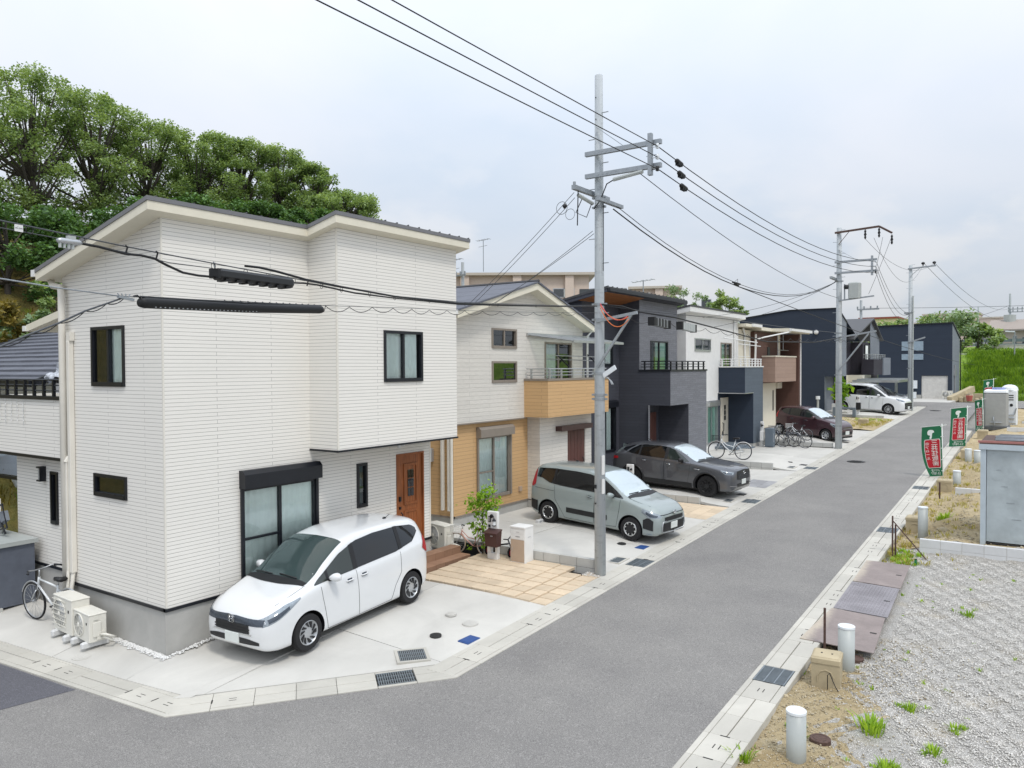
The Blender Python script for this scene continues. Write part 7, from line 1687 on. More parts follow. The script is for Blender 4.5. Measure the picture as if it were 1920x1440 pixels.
b = MB(); sc_ = [(-5.495, 4.88, 5.165), (-5.509, 4.935, 5.178), (-5.603, 5.322, 5.196), (-5.703, 5.732, 5.222), (-5.803, 6.143, 5.243), (-5.902, 6.547, 5.262), (-6.003, 6.964, 5.28), (-6.115, 7.422, 5.305), (-6.24, 7.93, 5.335), (-6.38, 8.5, 5.367), (-6.53, 9.12, 5.403), (-6.69, 9.8, 5.441), (-6.86, 10.5, 5.484), (-7.04, 11.25, 5.532), (-7.23, 12.03, 5.578), (-7.43, 12.85, 5.63), (-7.64, 13.7, 5.688)]
for a, c in zip(sc_[:-1], sc_[1:]): b.tube(cat(a, c, .052, 8), .0035, 4)
b.build('looped_cable', m['cable'], None, True, 'thin black cable hanging in regular scallops from the sleeve to the nearest pole', 'cable')
t = thing('splice_box', 'small grey splice box with four stubs at the left end of the thick cable', 'splice box', (-4.68, 2.28, 5.34))
part(t, 'body', m['silver'], lambda b: b.tube([(-4.66, 2.19, 5.338), (-4.665, 2.21, 5.34), (-4.695, 2.325, 5.345), (-4.70, 2.345, 5.343)], [.012, .017, .017, .008], 10), True)
part(t, 'box', m['pvc'], lambda b: b.bar((-4.675, 2.25, 5.362), (-4.688, 2.30, 5.364), .02, .026))
for k in range(4): part(t, 'stub', m['pvc'], lambda b: b.cyl((-4.664 - .007 * k, 2.205 + .027 * k), .0085, 5.300, 5.335, 8))
def text_mesh(body, size, fn, mat, name, parent=None, mirror=False, spacing=1.0, depth=0.0, step=None, label=None):
 cu = bpy.data.curves.new('txt', 'FONT'); cu.body = body; cu.size = size; cu.align_x = 'CENTER'; cu.align_y = 'CENTER'; cu.resolution_u = 3; cu.space_line = spacing
 ob = bpy.data.objects.new('txt', cu); COL.objects.link(ob); dg = bpy.context.evaluated_depsgraph_get()
 me = bpy.data.meshes.new_from_object(ob.evaluated_get(dg)); bpy.data.objects.remove(ob); bpy.data.curves.remove(cu)
 me.name = name
 for v in me.vertices: v.co = Vector(fn(-v.co.x if mirror else v.co.x, v.co.y))
 me.materials.clear(); me.materials.append(mat)
 return link(name, me, parent, label=label)
t = thing('wire_tag', 'small white tag hanging on the messenger wire at far left', 'tag', (-4.60, 1.96, 5.37))
td = Vector((-.23, .97, 0)).normalized(); c0 = Vector((-4.600, 1.963, 5.368)); nn = Vector((td.y, -td.x, 0))
b = MB(tuple(t.location)); b.hexa([c0 + td * a_ + nn * d_ + Vector((0, 0, z_)) for z_ in (-.019, .019) for a_, d_ in ((-.024, -.001), (.024, -.001), (.024, .001), (-.024, .001))]); b.build('plate', m['white'], t)
text_mesh('eCom', .017, lambda x, y: c0 + td * x + nn * .0016 + Vector((0, 0, y)) - Vector(t.location), m['blackp'], 'lettering', t)
# bundle beyond the nearest pole with its two closures
cable('grey bundle of cables from the nearest pole over the charcoal house to the second pole', [(PX + .1, 14.4, 5.9), (-7.3, 14.5, 5.85), (-6.95, 14.6, 5.72), (-6.95, 16.4, 5.70), (-7.0, 18.5, 5.60), (-7.2, 24, 5.35), (-7.5, 31, 5.5), (-7.75, 36.6, 5.85)], .018, 'cable')
cable('thin upper wire of the bundle between the nearest and the second pole', [(PX + .1, 14.4, 5.9), (-6.95, 14.6, 5.75), (-7.1, 20, 5.85), (-7.4, 28, 5.9), (-7.75, 36.6, 6.05)], .009, 'wire')
for k in range(2):
 y0 = 15.2 + k * 1.5; A_, C_ = Vector((-6.95, y0, 5.56 - .03 * k)), Vector((-6.96, y0 + .8, 5.52 - .03 * k))
 t = thing('cable_closure', ('slatted dark closure on the bundle just right of the nearest pole', 'grey topped closure on the bundle over the stone textured house')[k], 'cable closure', tuple(A_))
 part(t, 'shell', m['blackp'] if k == 0 else m['pvc'], lambda b: b.bar(A_, C_, .13, .16))
 part(t, 'end_cap', m['cable'], lambda b: (b.bar(A_ - Vector((0, .05, 0)), A_ + Vector((0, .02, 0)), .15, .18), b.bar(C_ - Vector((0, .02, 0)), C_ + Vector((0, .04, 0)), .15, .18)))
 part(t, 'rib', m['silver'], lambda b: [b.bar(A_ + (C_ - A_) * (q / 5) - Vector((0, .01, 0)), A_ + (C_ - A_) * (q / 5) + Vector((0, .01, 0)), .14, .17) for q in range(1, 5)])
b = MB();
for k, (mt_, dz) in enumerate((('orange', 0), ('pinkc', .04), ('orange', -.05))):
 b = MB(); b.tube(cat((PX + .12, 14.36, 5.88 + dz), (-7.1, 14.4, 5.62 + dz), .16 + .05 * k, 10), .009, 5)
 b.build('splice_lead', m[mt_], None, True, ('upper orange lead looping right of the nearest pole', 'pink lead looping right of the nearest pole', 'lower orange lead looping right of the nearest pole')[k], 'cable')
cable('scalloped wire continuing from the nearest pole to the second pole', sum([cat((PX + .1 + .02 * k, 14.6 + 1.1 * k, 5.72 - .02 * min(k, 20 - k)), (PX + .12 + .02 * k, 15.7 + 1.1 * k, 5.72 - .02 * min(k + 1, 19 - k)), .10, 6)[:-1] for k in range(20)], []), .006, 'cable', 'looped_cable')

# ================================================================ small things around the corner house
def outdoor_unit(label, x, y, z, w=.78, d=.30, hh=.55, rot=0., grill=False, fan=True):
 t = thing('outdoor_unit', label, 'air conditioner', (x, y, z), (0, 0, rot), group='outdoor units beside the houses')
 class _O: location = (0, 0, 0)
 P = lambda nm, mt, fn, sm=False, par=None: part(_O, nm, mt, fn, sm, par or t)
 P('casing', m['acw'], lambda b: (b.bbox(-w / 2, w / 2, -d / 2, d / 2, .09, .09 + hh - .02, .012), b.bbox(-w / 2 - .006, w / 2 + .006, -d / 2 - .006, d / 2 + .006, .09 + hh - .02, .09 + hh, .01)))
 fx, fz, fr_ = -w * .15, .09 + hh * .50, hh * .40
 P('fan_recess', m['silver'], lambda b: b.lathe((fx, -d / 2 - .004, fz), [(fr_, 0), (fr_ * .97, .012), (.0, .02)][::-1], 28, 'y'), True)
 P('fan_guard', m['acw'], lambda b: (b.torus((fx, -d / 2 - .006, fz), fr_, .012, 'y', 30, 5), [b.torus((fx, -d / 2 - .008, fz), fr_ * q, .0025, 'y', 26, 3) for q in (.3, .42, .54, .66, .78, .9)], [b.tube([(fx, -d / 2 - .01, fz), (fx + fr_ * math.cos(q), -d / 2 - .01, fz + fr_ * math.sin(q))], .003, 3) for q in np.linspace(0, 6.28, 12, False)], b.lathe((fx, -d / 2 - .012, fz), [(.045, 0), (.03, -.012), (.0, -.014)], 14, 'y')))
 if grill: P('front_grille', m['acw'], lambda b: [b.box(fx - fr_ * 1.1, fx + fr_ * 1.1, -d / 2 - .02, -d / 2 - .012, fz + fr_ * q - .006, fz + fr_ * q + .006) for q in (-.8, -.45, -.1, .25, .6, .95)])
 P('badge', m['blackp'], lambda b: b.box(w * .30, w * .36, -d / 2 - .004, -d / 2, .09 + hh * .60, .09 + hh * .68))
 P('valve_cover', m['acw'], lambda b: (b.bbox(w / 2, w / 2 + .03, -d * .30, d * .15, .18, .42, .01), b.box(w / 2, w / 2 + .025, -d * .1, d * .35, .12, .25), b.box(w / 2, w / 2 + .012, -d * .25, 0, .45, .52)))
 P('hose', m['acw'], lambda b: (b.tube([(w / 2 + .02, .02, .2), (w / 2 + .14, .06, .22), (w / 2 + .2, .14, .18), (w / 2 + .1, d / 2 + .1, .12)], .02, 7), b.tube([(w / 2 + .02, .05, .15), (w / 2 + .12, .08, .16), (w / 2 + .18, .16, .1)], .018, 7)), True)
 for sx in (-1, 1): P('foot_block', m['blockw'], lambda b: b.bbox(sx * w * .32 - .05, sx * w * .32 + .05, -d / 2 - .09, d / 2 + .07, 0, .09, .02))
 return t
outdoor_unit('taller ivory outdoor unit with barred front grille beside the white bicycle', -13.90, 6.66, .03, .72, .30, .60, -.06, True)
outdoor_unit('shorter ivory outdoor unit with open round fan nearest the house corner', -13.24, 6.64, .03, .60, .28, .46, -.08)
outdoor_unit('outdoor unit in the gap between the corner house and the orange wall', -11.98, 14.25, .25, .70, .28, .56, -.25)
outdoor_unit('white outdoor unit on the side wall of the far garage house', -7.4, 75.4, 1.75, .8, .3, .6)
t = thing('letter_box_post', 'white letter box post with lantern and brown letter box by the young tree', 'letter box', (-10.36, 14.2, .18))
part(t, 'post', m['white'], lambda b: (b.bbox(-10.52, -10.24, 14.14, 14.24, .10, .42, .008), b.bbox(-10.52, -10.42, 14.14, 14.24, .42, .66, .004), b.bbox(-10.30, -10.24, 14.14, 14.24, .42, .66, .004), b.bbox(-10.52, -10.24, 14.14, 14.24, .66, 1.36, .012)))
lb = part(t, 'letter_box', m['mailb'], lambda b: b.hexa([(-10.45, 13.98, .60), (-10.16, 13.98, .60), (-10.14, 14.14, .60), (-10.45, 14.14, .60), (-10.46, 13.95, .90), (-10.12, 13.95, .90), (-10.11, 14.14, .96), (-10.46, 14.14, .96)]))
part(t, 'lid', m['mailb'], lambda b: b.hexa([(-10.47, 13.93, .90), (-10.11, 13.93, .90), (-10.10, 14.15, .965), (-10.47, 14.15, .965), (-10.47, 13.93, .915), (-10.11, 13.93, .915), (-10.10, 14.15, .985), (-10.47, 14.15, .985)]), parent=lb)
part(t, 'latch', m['silver'], lambda b: b.box(-10.29, -10.23, 13.948, 13.955, .84, .86), parent=lb)
part(t, 'intercom', m['blackp'], lambda b: (b.box(-10.475, -10.41, 14.125, 14.14, 1.12, 1.25)))
part(t, 'intercom_face', m['silver'], lambda b: (b.box(-10.468, -10.432, 14.12, 14.126, 1.14, 1.235)))
part(t, 'number_plate', m['blackp'], lambda b: (b.box(-10.48, -10.42, 14.13, 14.14, 1.0, 1.06), b.box(-10.48, -10.42, 14.13, 14.14, .93, .985)))
part(t, 'lantern', m['black'], lambda b: (b.lathe((-10.37, 14.12, 1.26), [(.045, 0), (.045, -.02), (0, -.025)], 12, 'y'), b.tube([(-10.37, 14.12, 1.26), (-10.33, 14.06, 1.29), (-10.27, 14.05, 1.28), (-10.26, 14.05, 1.24)], .008, 5), b.lathe((-10.26, 14.05, 1.06), [(.045, 0), (.05, .01), (.05, .02)], 8), b.lathe((-10.26, 14.05, 1.17), [(.055, 0), (.02, .05), (.01, .07)], 8)))
part(t, 'lantern_glass', m['pvcw'], lambda b: b.cyl((-10.26, 14.05), .038, 1.08, 1.17, 8))
t = thing('parcel_box', 'white parcel locker with taupe door standing before the block wall', 'parcel box', (-9.70, 14.38, .2))
X0, X1, Y0, Y1 = -9.92, -9.53, 14.2, 14.54
part(t, 'cabinet', m['white'], lambda b: (b.bbox(X0, X1, Y0, Y1, .27, 1.05, .006), b.box(X0, X0 + .02, Y0, Y0 + .02, .19, .27), b.box(X1 - .025, X1, Y0, Y0 + .02, .19, .27), b.box(X1 - .025, X1, Y1 - .02, Y1, .19, .27), b.box(X1 - .025, X1, Y0 + .02, Y1 - .02, .19, .215), b.box(X0, X0 + .02, Y1 - .02, Y1, .19, .27)))
part(t, 'door', m['taupe'], lambda b: b.box(X0 + .015, X1 - .02, Y0 - .008, Y0, .30, .79))
part(t, 'drawer', m['white'], lambda b: (b.box(X0 + .015, X1 - .02, Y0 - .006, Y0, .80, .92), b.box(X0 + .015, X1 - .02, Y0 - .006, Y0, .927, 1.0)))
part(t, 'handle', m['silver'], lambda b: (b.box(X0 + .05, X0 + .06, Y0 - .014, Y0 - .008, .52, .62), b.box(X0 + .14, X0 + .26, Y0 - .009, Y0 - .006, .85, .87), b.box(X0 + .16, X0 + .24, Y0 - .009, Y0 - .006, .955, .965), b.box(X1, X1 + .006, Y0 + .12, Y0 + .22, .84, .85)))
part(t, 'lid', m['white'], lambda b: b.bbox(X0 - .006, X1 + .006, Y0 - .015, Y1 + .006, 1.05, 1.085, .008))
def mailpost(label, x, y, z, hh, box_m, side=.14, w=.2):
 t = thing('letter_box_post', label, 'letter box', (x, y, z))
 part(t, 'post', m['white'], lambda b: b.bbox(x - w / 2, x + w / 2, y - .05, y + .05, z - .1, z + hh, .01))
 part(t, 'letter_box', m[box_m], lambda b: b.bbox(x - w * .3, x + w * .9, y - .22, y - .05, z + hh * .25, z + hh * .62, .01))
 part(t, 'intercom', m['blackp'], lambda b: (b.box(x - w * .35, x - w * .05, y - .065, y - .05, z + hh * .78, z + hh * .92), b.lathe((x + w * .3, y - .07, z + hh * .85), [(.04, 0), (.03, -.05), (0, -.06)], 10, 'y')))
mailpost('cream letter box post with brown box between the sage van and the grey SUV', -10.9, 22.2, .55, 1.0, 'mailb', w=.22)
mailpost('white letter box post beyond the windscreen of the grey SUV', -11.6, 29.6, .75, .95, 'white', w=.3)
mailpost('tall white letter box post at the right of the navy porch', -10.98, 35.95, .92, 1.15, 'white', w=.14)
mailpost('white letter box post with black box in front of the white minivan', -9.9, 51.6, 1.6, 1.2, 'blackp', w=.22)
t = thing('parcel_box', 'dark slate parcel box standing right of the tall white letter box post', 'parcel box', (-10.62, 35.9, .92))
part(t, 'cabinet', m['tiled'], lambda b: b.bbox(-10.78, -10.42, 35.7, 36.05, .94, 1.78, .01)); part(t, 'door', m['tiled'], lambda b: b.box(-10.76, -10.44, 35.69, 35.7, .98, 1.74)); part(t, 'handle', m['silver'], lambda b: b.box(-10.42, -10.41, 35.8, 35.84, 1.15, 1.55))
t = thing('wheel_stop', 'pale concrete wheel stop behind the rear wheel of the sage van', 'wheel stop', (-11.2, 17.6, .47)); part(t, 'block', m['blockw'], lambda b: b.bbox(-11.28, -11.16, 17.3, 17.85, .45, .56, .02)); part(t, 'reflector', m['silver'], lambda b: b.box(-11.16, -11.155, 17.35, 17.42, .49, .53))
t = thing('planter', 'pale planter with a yellow green plant beside the navy house', 'planter', (-11.1, 51.75, 1.7)); part(t, 'pot', m['white'], lambda b: b.bbox(-11.4, -10.9, 51.5, 51.8, 1.72, 2.25, .03)); part(t, 'stem', m['bark'], lambda b: b.tube([(-11.0, 51.7, 2.2), (-10.95, 51.7, 3.0)], .03))
rs = np.random.RandomState(2); V = []; F_ = []
for k in range(220):
 p = np.array([-10.9, 51.7, 3.0]) + rs.normal(0, .18, 3) * (1, 1, 2); d = rs.normal(0, .12, (4, 3)); n = len(V); V += [tuple(p + q) for q in d]; F_.append((n, n + 1, n + 2, n + 3))
npmesh('foliage', np.array(V) - np.array(t.location), np.array(F_), m['leafl'], t)
t = thing('garden_bench', 'low grey arched stand on the pale block wall beside the second pole', 'bench', (-10.4, 51.0, 1.55)); part(t, 'top', m['tiled'], lambda b: b.box(-11.2, -9.9, 50.8, 51.1, 1.95, 2.05)); part(t, 'leg', m['tiled'], lambda b: b.box(-11.2, -11.05, 50.8, 51.1, 1.5, 1.95)); part(t, 'leg', m['tiled'], lambda b: b.box(-10.05, -9.9, 50.8, 51.1, 1.5, 1.95))
t = thing('standpipe', 'slim grey standpipe with white round head before the navy wall', 'standpipe', (-12.2, 51.4, 1.5)); part(t, 'pipe', m['pvc'], lambda b: b.cyl((-12.2, 51.4), .07, 1.4, 2.5, 10)); part(t, 'head', m['pvcw'], lambda b: b.cyl((-12.2, 51.4), .13, 2.5, 2.7, 12))
t = thing('shed', 'dark grey storage shed at the left edge in front of the recessed wall', 'shed', (-17.0, 6.6, 0))
part(t, 'wall', m['tiled'] if False else M('shed_grey', '5a606c', .6), lambda b: b.box(-18.2, -16.45, 6.35, 7.2, .06, 1.22)); part(t, 'roof', m['pvc'], lambda b: b.box(-18.3, -16.4, 6.28, 7.25, 1.22, 1.30)); part(t, 'door_post', m['pvc'], lambda b: b.box(-16.72, -16.66, 6.33, 6.35, .1, 1.2)); part(t, 'foot_block', m['block'], lambda b: b.box(-16.7, -16.4, 6.3, 6.6, -.05, .07))
t = thing('folding_chair', 'folded chair with dark tubes and a grey cushion on top of the grey shed', 'chair', (-17.2, 7.0, 1.3)); part(t, 'frame', m['black'], lambda b: (b.tube([(-18.0, 6.9, 1.62), (-17.1, 6.9, 1.95), (-16.9, 6.9, 1.5), (-17.7, 6.9, 1.32)], .02), b.tube([(-17.5, 6.95, 1.8), (-17.1, 6.95, 1.35)], .02))); part(t, 'cushion', m['grey'], lambda b: b.bar((-17.9, 7.0, 1.35), (-17.2, 7.0, 1.7), .12, .2))
t = blockwall('block_wall', 'narrow stack of grey blocks between the shed and the recessed wall', -17.95, -17.55, 7.1, lambda x: -.05, .85)
t = thing('wire_rack', 'white wire rack standing on the narrow stack of grey blocks', 'rack', (-17.7, 7.1, .85)); part(t, 'rack', m['white'], lambda b: [b.tube([(-17.9, 7.05, .9 + .13 * k), (-17.55, 7.05, .88 + .13 * k)], .008, 4) for k in range(9)] + [b.tube([(x, 7.05, .85), (x, 7.05, 2.0)], .01, 4) for x in (-17.9, -17.75, -17.55)])
t = thing('icicle_lights', 'unlit string of icicle lights hanging from the side balcony cap', 'light string', (-16.5, 6.98, 4.0))
part(t, 'cord', m['pvc'], lambda b: (b.tube([(-19.5, 6.975, 4.03), (-15.0, 6.975, 4.03)], .004, 4), [b.tube([(-19.3 + .25 * k, 6.975, 4.03), (-19.3 + .25 * k + .02 * (-1) ** k, 6.975, 3.9), (-19.3 + .25 * k, 6.975, 3.55 + .22 * ((k * 7) % 3) / 1.4)], .0035, 4) for k in range(13)]))
part(t, 'bulb', m['white'], lambda b: [b.box(-19.31 + .25 * k, -19.285 + .25 * k, 6.965, 6.98, 3.62 + .1 * q, 3.65 + .1 * q) for k in range(13) for q in range(4)])
m['mum'] = M('patterned_cloth', 'c9ced6', .8, var=.4, scale=30)
t = thing('laundry', 'dark and white patterned cloths heaped over the balcony railing by the rain pipe', 'laundry', (-15.2, 7.3, 4.4))
part(t, 'cloth', m['mum'], lambda b: b.grid(lambda u, v: (-15.75 + .8 * u, 7.16 + .05 * math.sin(9 * u + 5 * v), 4.30 + .45 * u * (.6 + .4 * v) + .16 * v + .04 * math.sin(15 * u)), 12, 5), True)
part(t, 'dark_cloth', m['black'], lambda b: b.grid(lambda u, v: (-15.45 + .55 * u, 7.22 + .05 * math.sin(9 * u + 5 * v), 4.30 + .10 * u + .22 * v * (.4 + u)), 10, 5), True)

# young tree behind the letter box post
def leaf_cards(n, fn, sz, rs, aspect=.55, droop=.3):
 c = np.array([fn(rs) for _ in range(n)]); q = rs.uniform(0, 6.283, n); el = rs.normal(-droop, .55, n); ro = rs.uniform(-.9, .9, n); s = sz * rs.uniform(.6, 1.25, n)
 d = np.stack([np.cos(q) * np.cos(el), np.sin(q) * np.cos(el), np.sin(el)], 1); sd_ = np.stack([-np.sin(q), np.cos(q), np.zeros(n)], 1); up = np.cross(d, sd_)
 sd_ = sd_ * np.cos(ro)[:, None] + up * np.sin(ro)[:, None]
 w = (s * aspect / 2)[:, None]; l = s[:, None]
 V = np.stack([c, c + d * l * .45 + sd_ * w, c + d * l, c + d * l * .45 - sd_ * w], 1).reshape(-1, 3)
 return V, np.arange(n * 4).reshape(-1, 4)
SH = Vector((-.14, .30, .02)); t = thing('young_tree', 'slender young tree with bright green leaves beside the white letter box post', 'tree', Vector((-10.72, 14.12, .17)))
part(t, 'trunk', m['bark'], lambda b: (b.tube([(-10.72, 14.12, .1), (-10.70, 14.12, .6), (-10.71, 14.11, 1.1), (-10.66, 14.14, 1.5), (-10.62, 14.15, 1.8)], [.016, .014, .012, .008, .004], 6), b.tube([(-10.71, 14.11, .95), (-10.9, 14.08, 1.3), (-11.1, 14.05, 1.48)], [.008, .006, .003], 5), b.tube([(-10.71, 14.11, 1.1), (-10.5, 14.15, 1.4), (-10.25, 14.15, 1.6)], [.008, .005, .003], 5), b.tube([(-10.7, 14.12, .5), (-10.9, 14.1, .85), (-11.05, 14.1, .95)], [.007, .005, .003], 5), b.tube([(-10.72, 14.12, .17), (-10.76, 14.1, .7), (-10.8, 14.1, 1.0)], [.010, .007, .003], 5)))
cl = [(-10.60, 14.15, 1.76, .15, 1), (-10.72, 14.1, 1.62, .13, .9), (-11.0, 14.05, 1.46, .17, 1), (-10.82, 14.08, 1.38, .17, 1), (-10.6, 14.12, 1.40, .18, 1.2), (-10.38, 14.15, 1.52, .15, .8), (-10.45, 14.1, 1.28, .15, .9), (-10.75, 14.1, 1.15, .13, .7), (-10.65, 14.1, .98, .13, .6), (-10.98, 14.08, .90, .10, .45), (-10.8, 14.08, .78, .12, .5), (-10.62, 14.1, .72, .12, .5), (-10.6, 14.1, .52, .10, .3), (-11.0, 14.0, .42, .08, .12)]
rs = np.random.RandomState(11)
wts = np.array([c[4] for c in cl]); wts /= wts.sum()
def yl(r):
 c = cl[r.choice(len(cl), p=wts)]; return np.array(c[:3]) + r.normal(0, c[3] * .62, 3) * (1, .9, .75)
V, F_ = leaf_cards(950, yl, .095, rs, .6, .45)
npmesh('leaves', V - np.array(t.location), F_, m['leafl'], t); t.location += SH
pebbles('tree_bed_stones', m['wstone'], 300, lambda r: (r.uniform(-11.0, -10.5), r.uniform(14.0, 14.6), .19 + .02 * r.rand()), .015, .04, .7, 33)

# ================================================================ right-hand things
def pipe(label, x, y, z0, z1, r=.115):
 t = thing('standpipe', label, 'pipe', (x, y, z0), (rnd.uniform(-.012, .012), rnd.uniform(-.012, .012), 0), group='capped grey pipes in the empty lots')
 class _O: location = (0, 0, 0)
 hh = z1 - z0
 part(_O, 'tube', m['pvc'], lambda b: b.lathe((0, 0, 0), [(r, -.3), (r, hh - .03)], 28), True, t)
 part(_O, 'cap', m['pvcw'], lambda b: b.lathe((0, 0, hh - .035), [(r + .004, 0), (r + .004, .03), (r - .004, .036), (.02, .038), (.0, .042)], 28), False, t)
pipe('grey capped pipe nearest the camera in the bottom right soil', -2.48, 9.46, -.10, .525, .113)
pipe('grey capped pipe standing by the front steel plate behind the concrete box', -2.53, 12.42, .0, .70, .118)
pipe('grey capped pipe behind the white block wall at the gutter', -2.62, 21.5, .28, 1.12, .112)
pipe('short grey capped pipe behind the first flag and its concrete box', -2.62, 29.7, .60, 1.10, .12)
pipe('short grey pipe left of the container top beside the second flag', -2.75, 35.6, .80, 1.3, .12)
pipe('second short grey pipe close to the container top', -2.35, 34.6, .80, 1.35, .14)
def hand_box(label, x, y, z, w=.40, d=.40, hh=.44, rot=0.):
 t = thing('meter_box', label, 'concrete box', (x, y, z), (0, 0, rot), group='concrete boxes beside the right gutter')
 class _O: location = (0, 0, 0)
 part(_O, 'body', m['conc2'], lambda b: b.rings([[(-w / 2 * q, -d / 2 * q, zz), (w / 2 * q, -d / 2 * q, zz), (w / 2 * q, d / 2 * q, zz), (-w / 2 * q, d / 2 * q, zz)] for q, zz in ((.94, -.15), (.95, hh - .09))]), False, t)
 lid = part(_O, 'lid', m['conc2'], lambda b: (b.bbox(-w / 2, w / 2, -d / 2, d / 2, hh - .09, hh - .01, .015), b.bbox(-w * .44, w * .44, -d * .44, d * .44, hh - .012, hh, .006)), False, t)
 part(_O, 'lift_hole', m['gutd'], lambda b: [b.box(q - .012, q + .012, -.02, .02, hh - .002, hh + .002) for q in (-.07, .07)], False, lid)
 part(_O, 'knockout', m['conc2'], lambda b: (b.tube([(-.11, -d * .475 - .004, .12), (-.11, -d * .475 - .004, .2), (-.07, -d * .475 - .004, .27), (0, -d * .475 - .004, .295), (.07, -d * .475 - .004, .27), (.11, -d * .475 - .004, .2), (.11, -d * .475 - .004, .12)], .008, 5)), False, t)
 return t
m['conc2'] = concrete('weathered_concrete', 'b5a88c', .15, .35, 3)
hb = hand_box('weathered concrete box with lid beside the gutter, near the tall rusty stake', -2.66, 11.78, -.02, .40, .42, .47, .12)
b = MB(); b.tube([(-2.60, 11.54, .02), (-2.60, 11.545, .22), (-2.57, 11.53, .26), (-2.48, 11.46, .12), (-2.40, 11.44, .0)], .006, 5); b.build('loose_cable', m['cable'], None, True, 'thin black cable sticking out of the nearest concrete box', 'cable')
hand_box('concrete box half hidden behind the pipe at the white block wall', -2.86, 22.2, .30, .44, .44, .45)
hand_box('concrete box under the first flag', -2.86, 28.6, .52, .44, .44, .40)
hand_box('concrete box beside the second flag pole', -2.86, 36.4, .80, .44, .44, .40)
hand_box('concrete box near the third flag and the container top', -2.8, 44.0, 1.05, .46, .46, .42)
hand_box('weathered concrete box in the vacant lot below the white minivan', -8.7, 46.9, 1.2, .5, .5, .45)
def stake(label, pts, w=.032):
 t = thing('iron_stake', label, 'stake', pts[0][0], group='rusty iron stakes')
 for k, (a, c) in enumerate(pts): part(t, ('post', 'brace', 'post')[k], m['iron'], lambda b: b.bar(a, c, w if k != 1 else w * .7, w if k != 1 else w * .7))
stake('single rusty iron stake in front of the nearest steel plate', [((-2.965, 12.97, -.2), (-2.965, 12.97, .75))])
stake('paired rusty iron stakes with slanting brace at the end of the white block wall', [((-2.97, 19.36, .1), (-2.97, 19.36, 1.20)), ((-2.955, 19.36, 1.08), (-2.27, 19.46, .24)), ((-2.93, 19.5, .1), (-2.93, 19.5, .98))])
stake('short rusty stake in front of the concrete box under the first flag', [((-2.86, 27.2, .4), (-2.86, 27.2, 1.0))], .045)
t = thing('survey_peg', 'tiny green peg in the gravel before the white block wall', 'peg', (-2.45, 19.0, .2)); part(t, 'peg', M('green_paint', '1f7a4a', .5), lambda b: b.box(-2.475, -2.43, 18.98, 19.02, .1, .36)); part(t, 'cap', m['gutd'], lambda b: b.box(-2.478, -2.427, 18.977, 19.023, .355, .365))
def plate_mat(nm, col, checker):
 t = NT(nm); p = t.pos(); c = lin(col); a = t.noise(p, 2.2, 6, .6, .5); f = t.noise(p, 40, 4)
 cc = t.mix(t.rng(a, .35, .68), [x * .85 for x in c], [min(1, x * 1.15) for x in c])
 sx = t.n('SeparateXYZ'); t.l(p, sx.inputs[0])
 sand = t.rng(t.math('ADD', sx.outputs[0], t.math('MULTIPLY', a, .5)), -3.08, -2.86, 1, 0, True)
 if not checker: cc = t.mix(t.math('MULTIPLY', sand, .9), cc, lin('c0b5a4'))
 t.set(**{'Base Color': t.mix(t.rng(f, .4, .8, 0, .3), cc, lin('6a5652')), 'Roughness': .62, 'Metallic': .15, 'Normal': t.bump(f, .12, .003)})
 return t.m
pm = [plate_mat('brown_steel_plate', '8f8480', False), plate_mat('grey_checker_plate', '8d8a8e', True)]
for k, (pts, lb) in enumerate((([(-3.36, 13.02), (-2.25, 13.0), (-2.37, 14.74), (-3.26, 14.78)], 'brown steel plate with sand on it, nearest of the three by the gutter'), ([(-3.24, 14.83), (-2.34, 14.79), (-2.42, 16.60), (-3.28, 16.62)], 'grey checker steel plate, middle of the three by the gutter'), ([(-3.28, 16.68), (-2.41, 16.64), (-2.48, 18.42), (-3.33, 18.37)], 'brown steel plate farthest of the three by the gutter'))):
 t = thing('steel_plate', lb, 'steel plate', (pts[0][0], pts[0][1], G(pts[0][1])), group='steel plates on the gravel edge')
 zf = lambda x, y: G(y) + .035 - .03 * (x + 3.3) * .5
 b = MB(tuple(t.location)); b.prism(pts, lambda x, y: zf(x, y) - .012, zf); b.build('plate', pm[k == 1], t)
 cx_, cy_ = pts[1][0] - .16, (pts[1][1] + pts[2][1]) / 2
 b = MB(tuple(t.location)); b.prism([(cx_ - .05, cy_ - .02), (cx_ + .05, cy_ - .02), (cx_ + .05, cy_ + .03), (cx_ - .05, cy_ + .03)], lambda x, y: zf(x, y), lambda x, y: zf(x, y) + .002); b.build('lift_slot', m['gutd'], t)
 if k == 1:
  b = MB(tuple(t.location))
  for i in range(15):
   for j in range(30):
    x = -3.2 + i * .055; y = 14.87 + j * .057
    if x > -2.43: continue
    s_ = .016 if (i + j) % 2 else -.016
    b.prism([(x - .018, y - s_ - .004), (x + .018, y + s_ - .004), (x + .018, y + s_ + .004), (x - .018, y - s_ + .004)], lambda a, c: zf(a, c), lambda a, c: zf(a, c) + .003)
  b.build('tread_pattern', pm[1], t, kind='stuff')
for x, y, lb in ((-2.50, 12.92, 'round rusty iron lid behind the pipe near the front steel plate'), (-2.33, 9.98, 'round rusty iron lid right of the nearest grey pipe')):
 z = soil_z(x, y) + .02; t = thing('manhole_cover', lb, 'manhole cover', (x, y, z)); part(t, 'lid', m['iron'], lambda b: b.lathe((x, y, z), [(.125, -.05), (.125, .02), (.115, .028), (.0, .028)], 22)); part(t, 'rim', m['iron'], lambda b: b.torus((x, y, z + .028), .085, .006, 'z', 22, 5))
rs = np.random.RandomState(3)
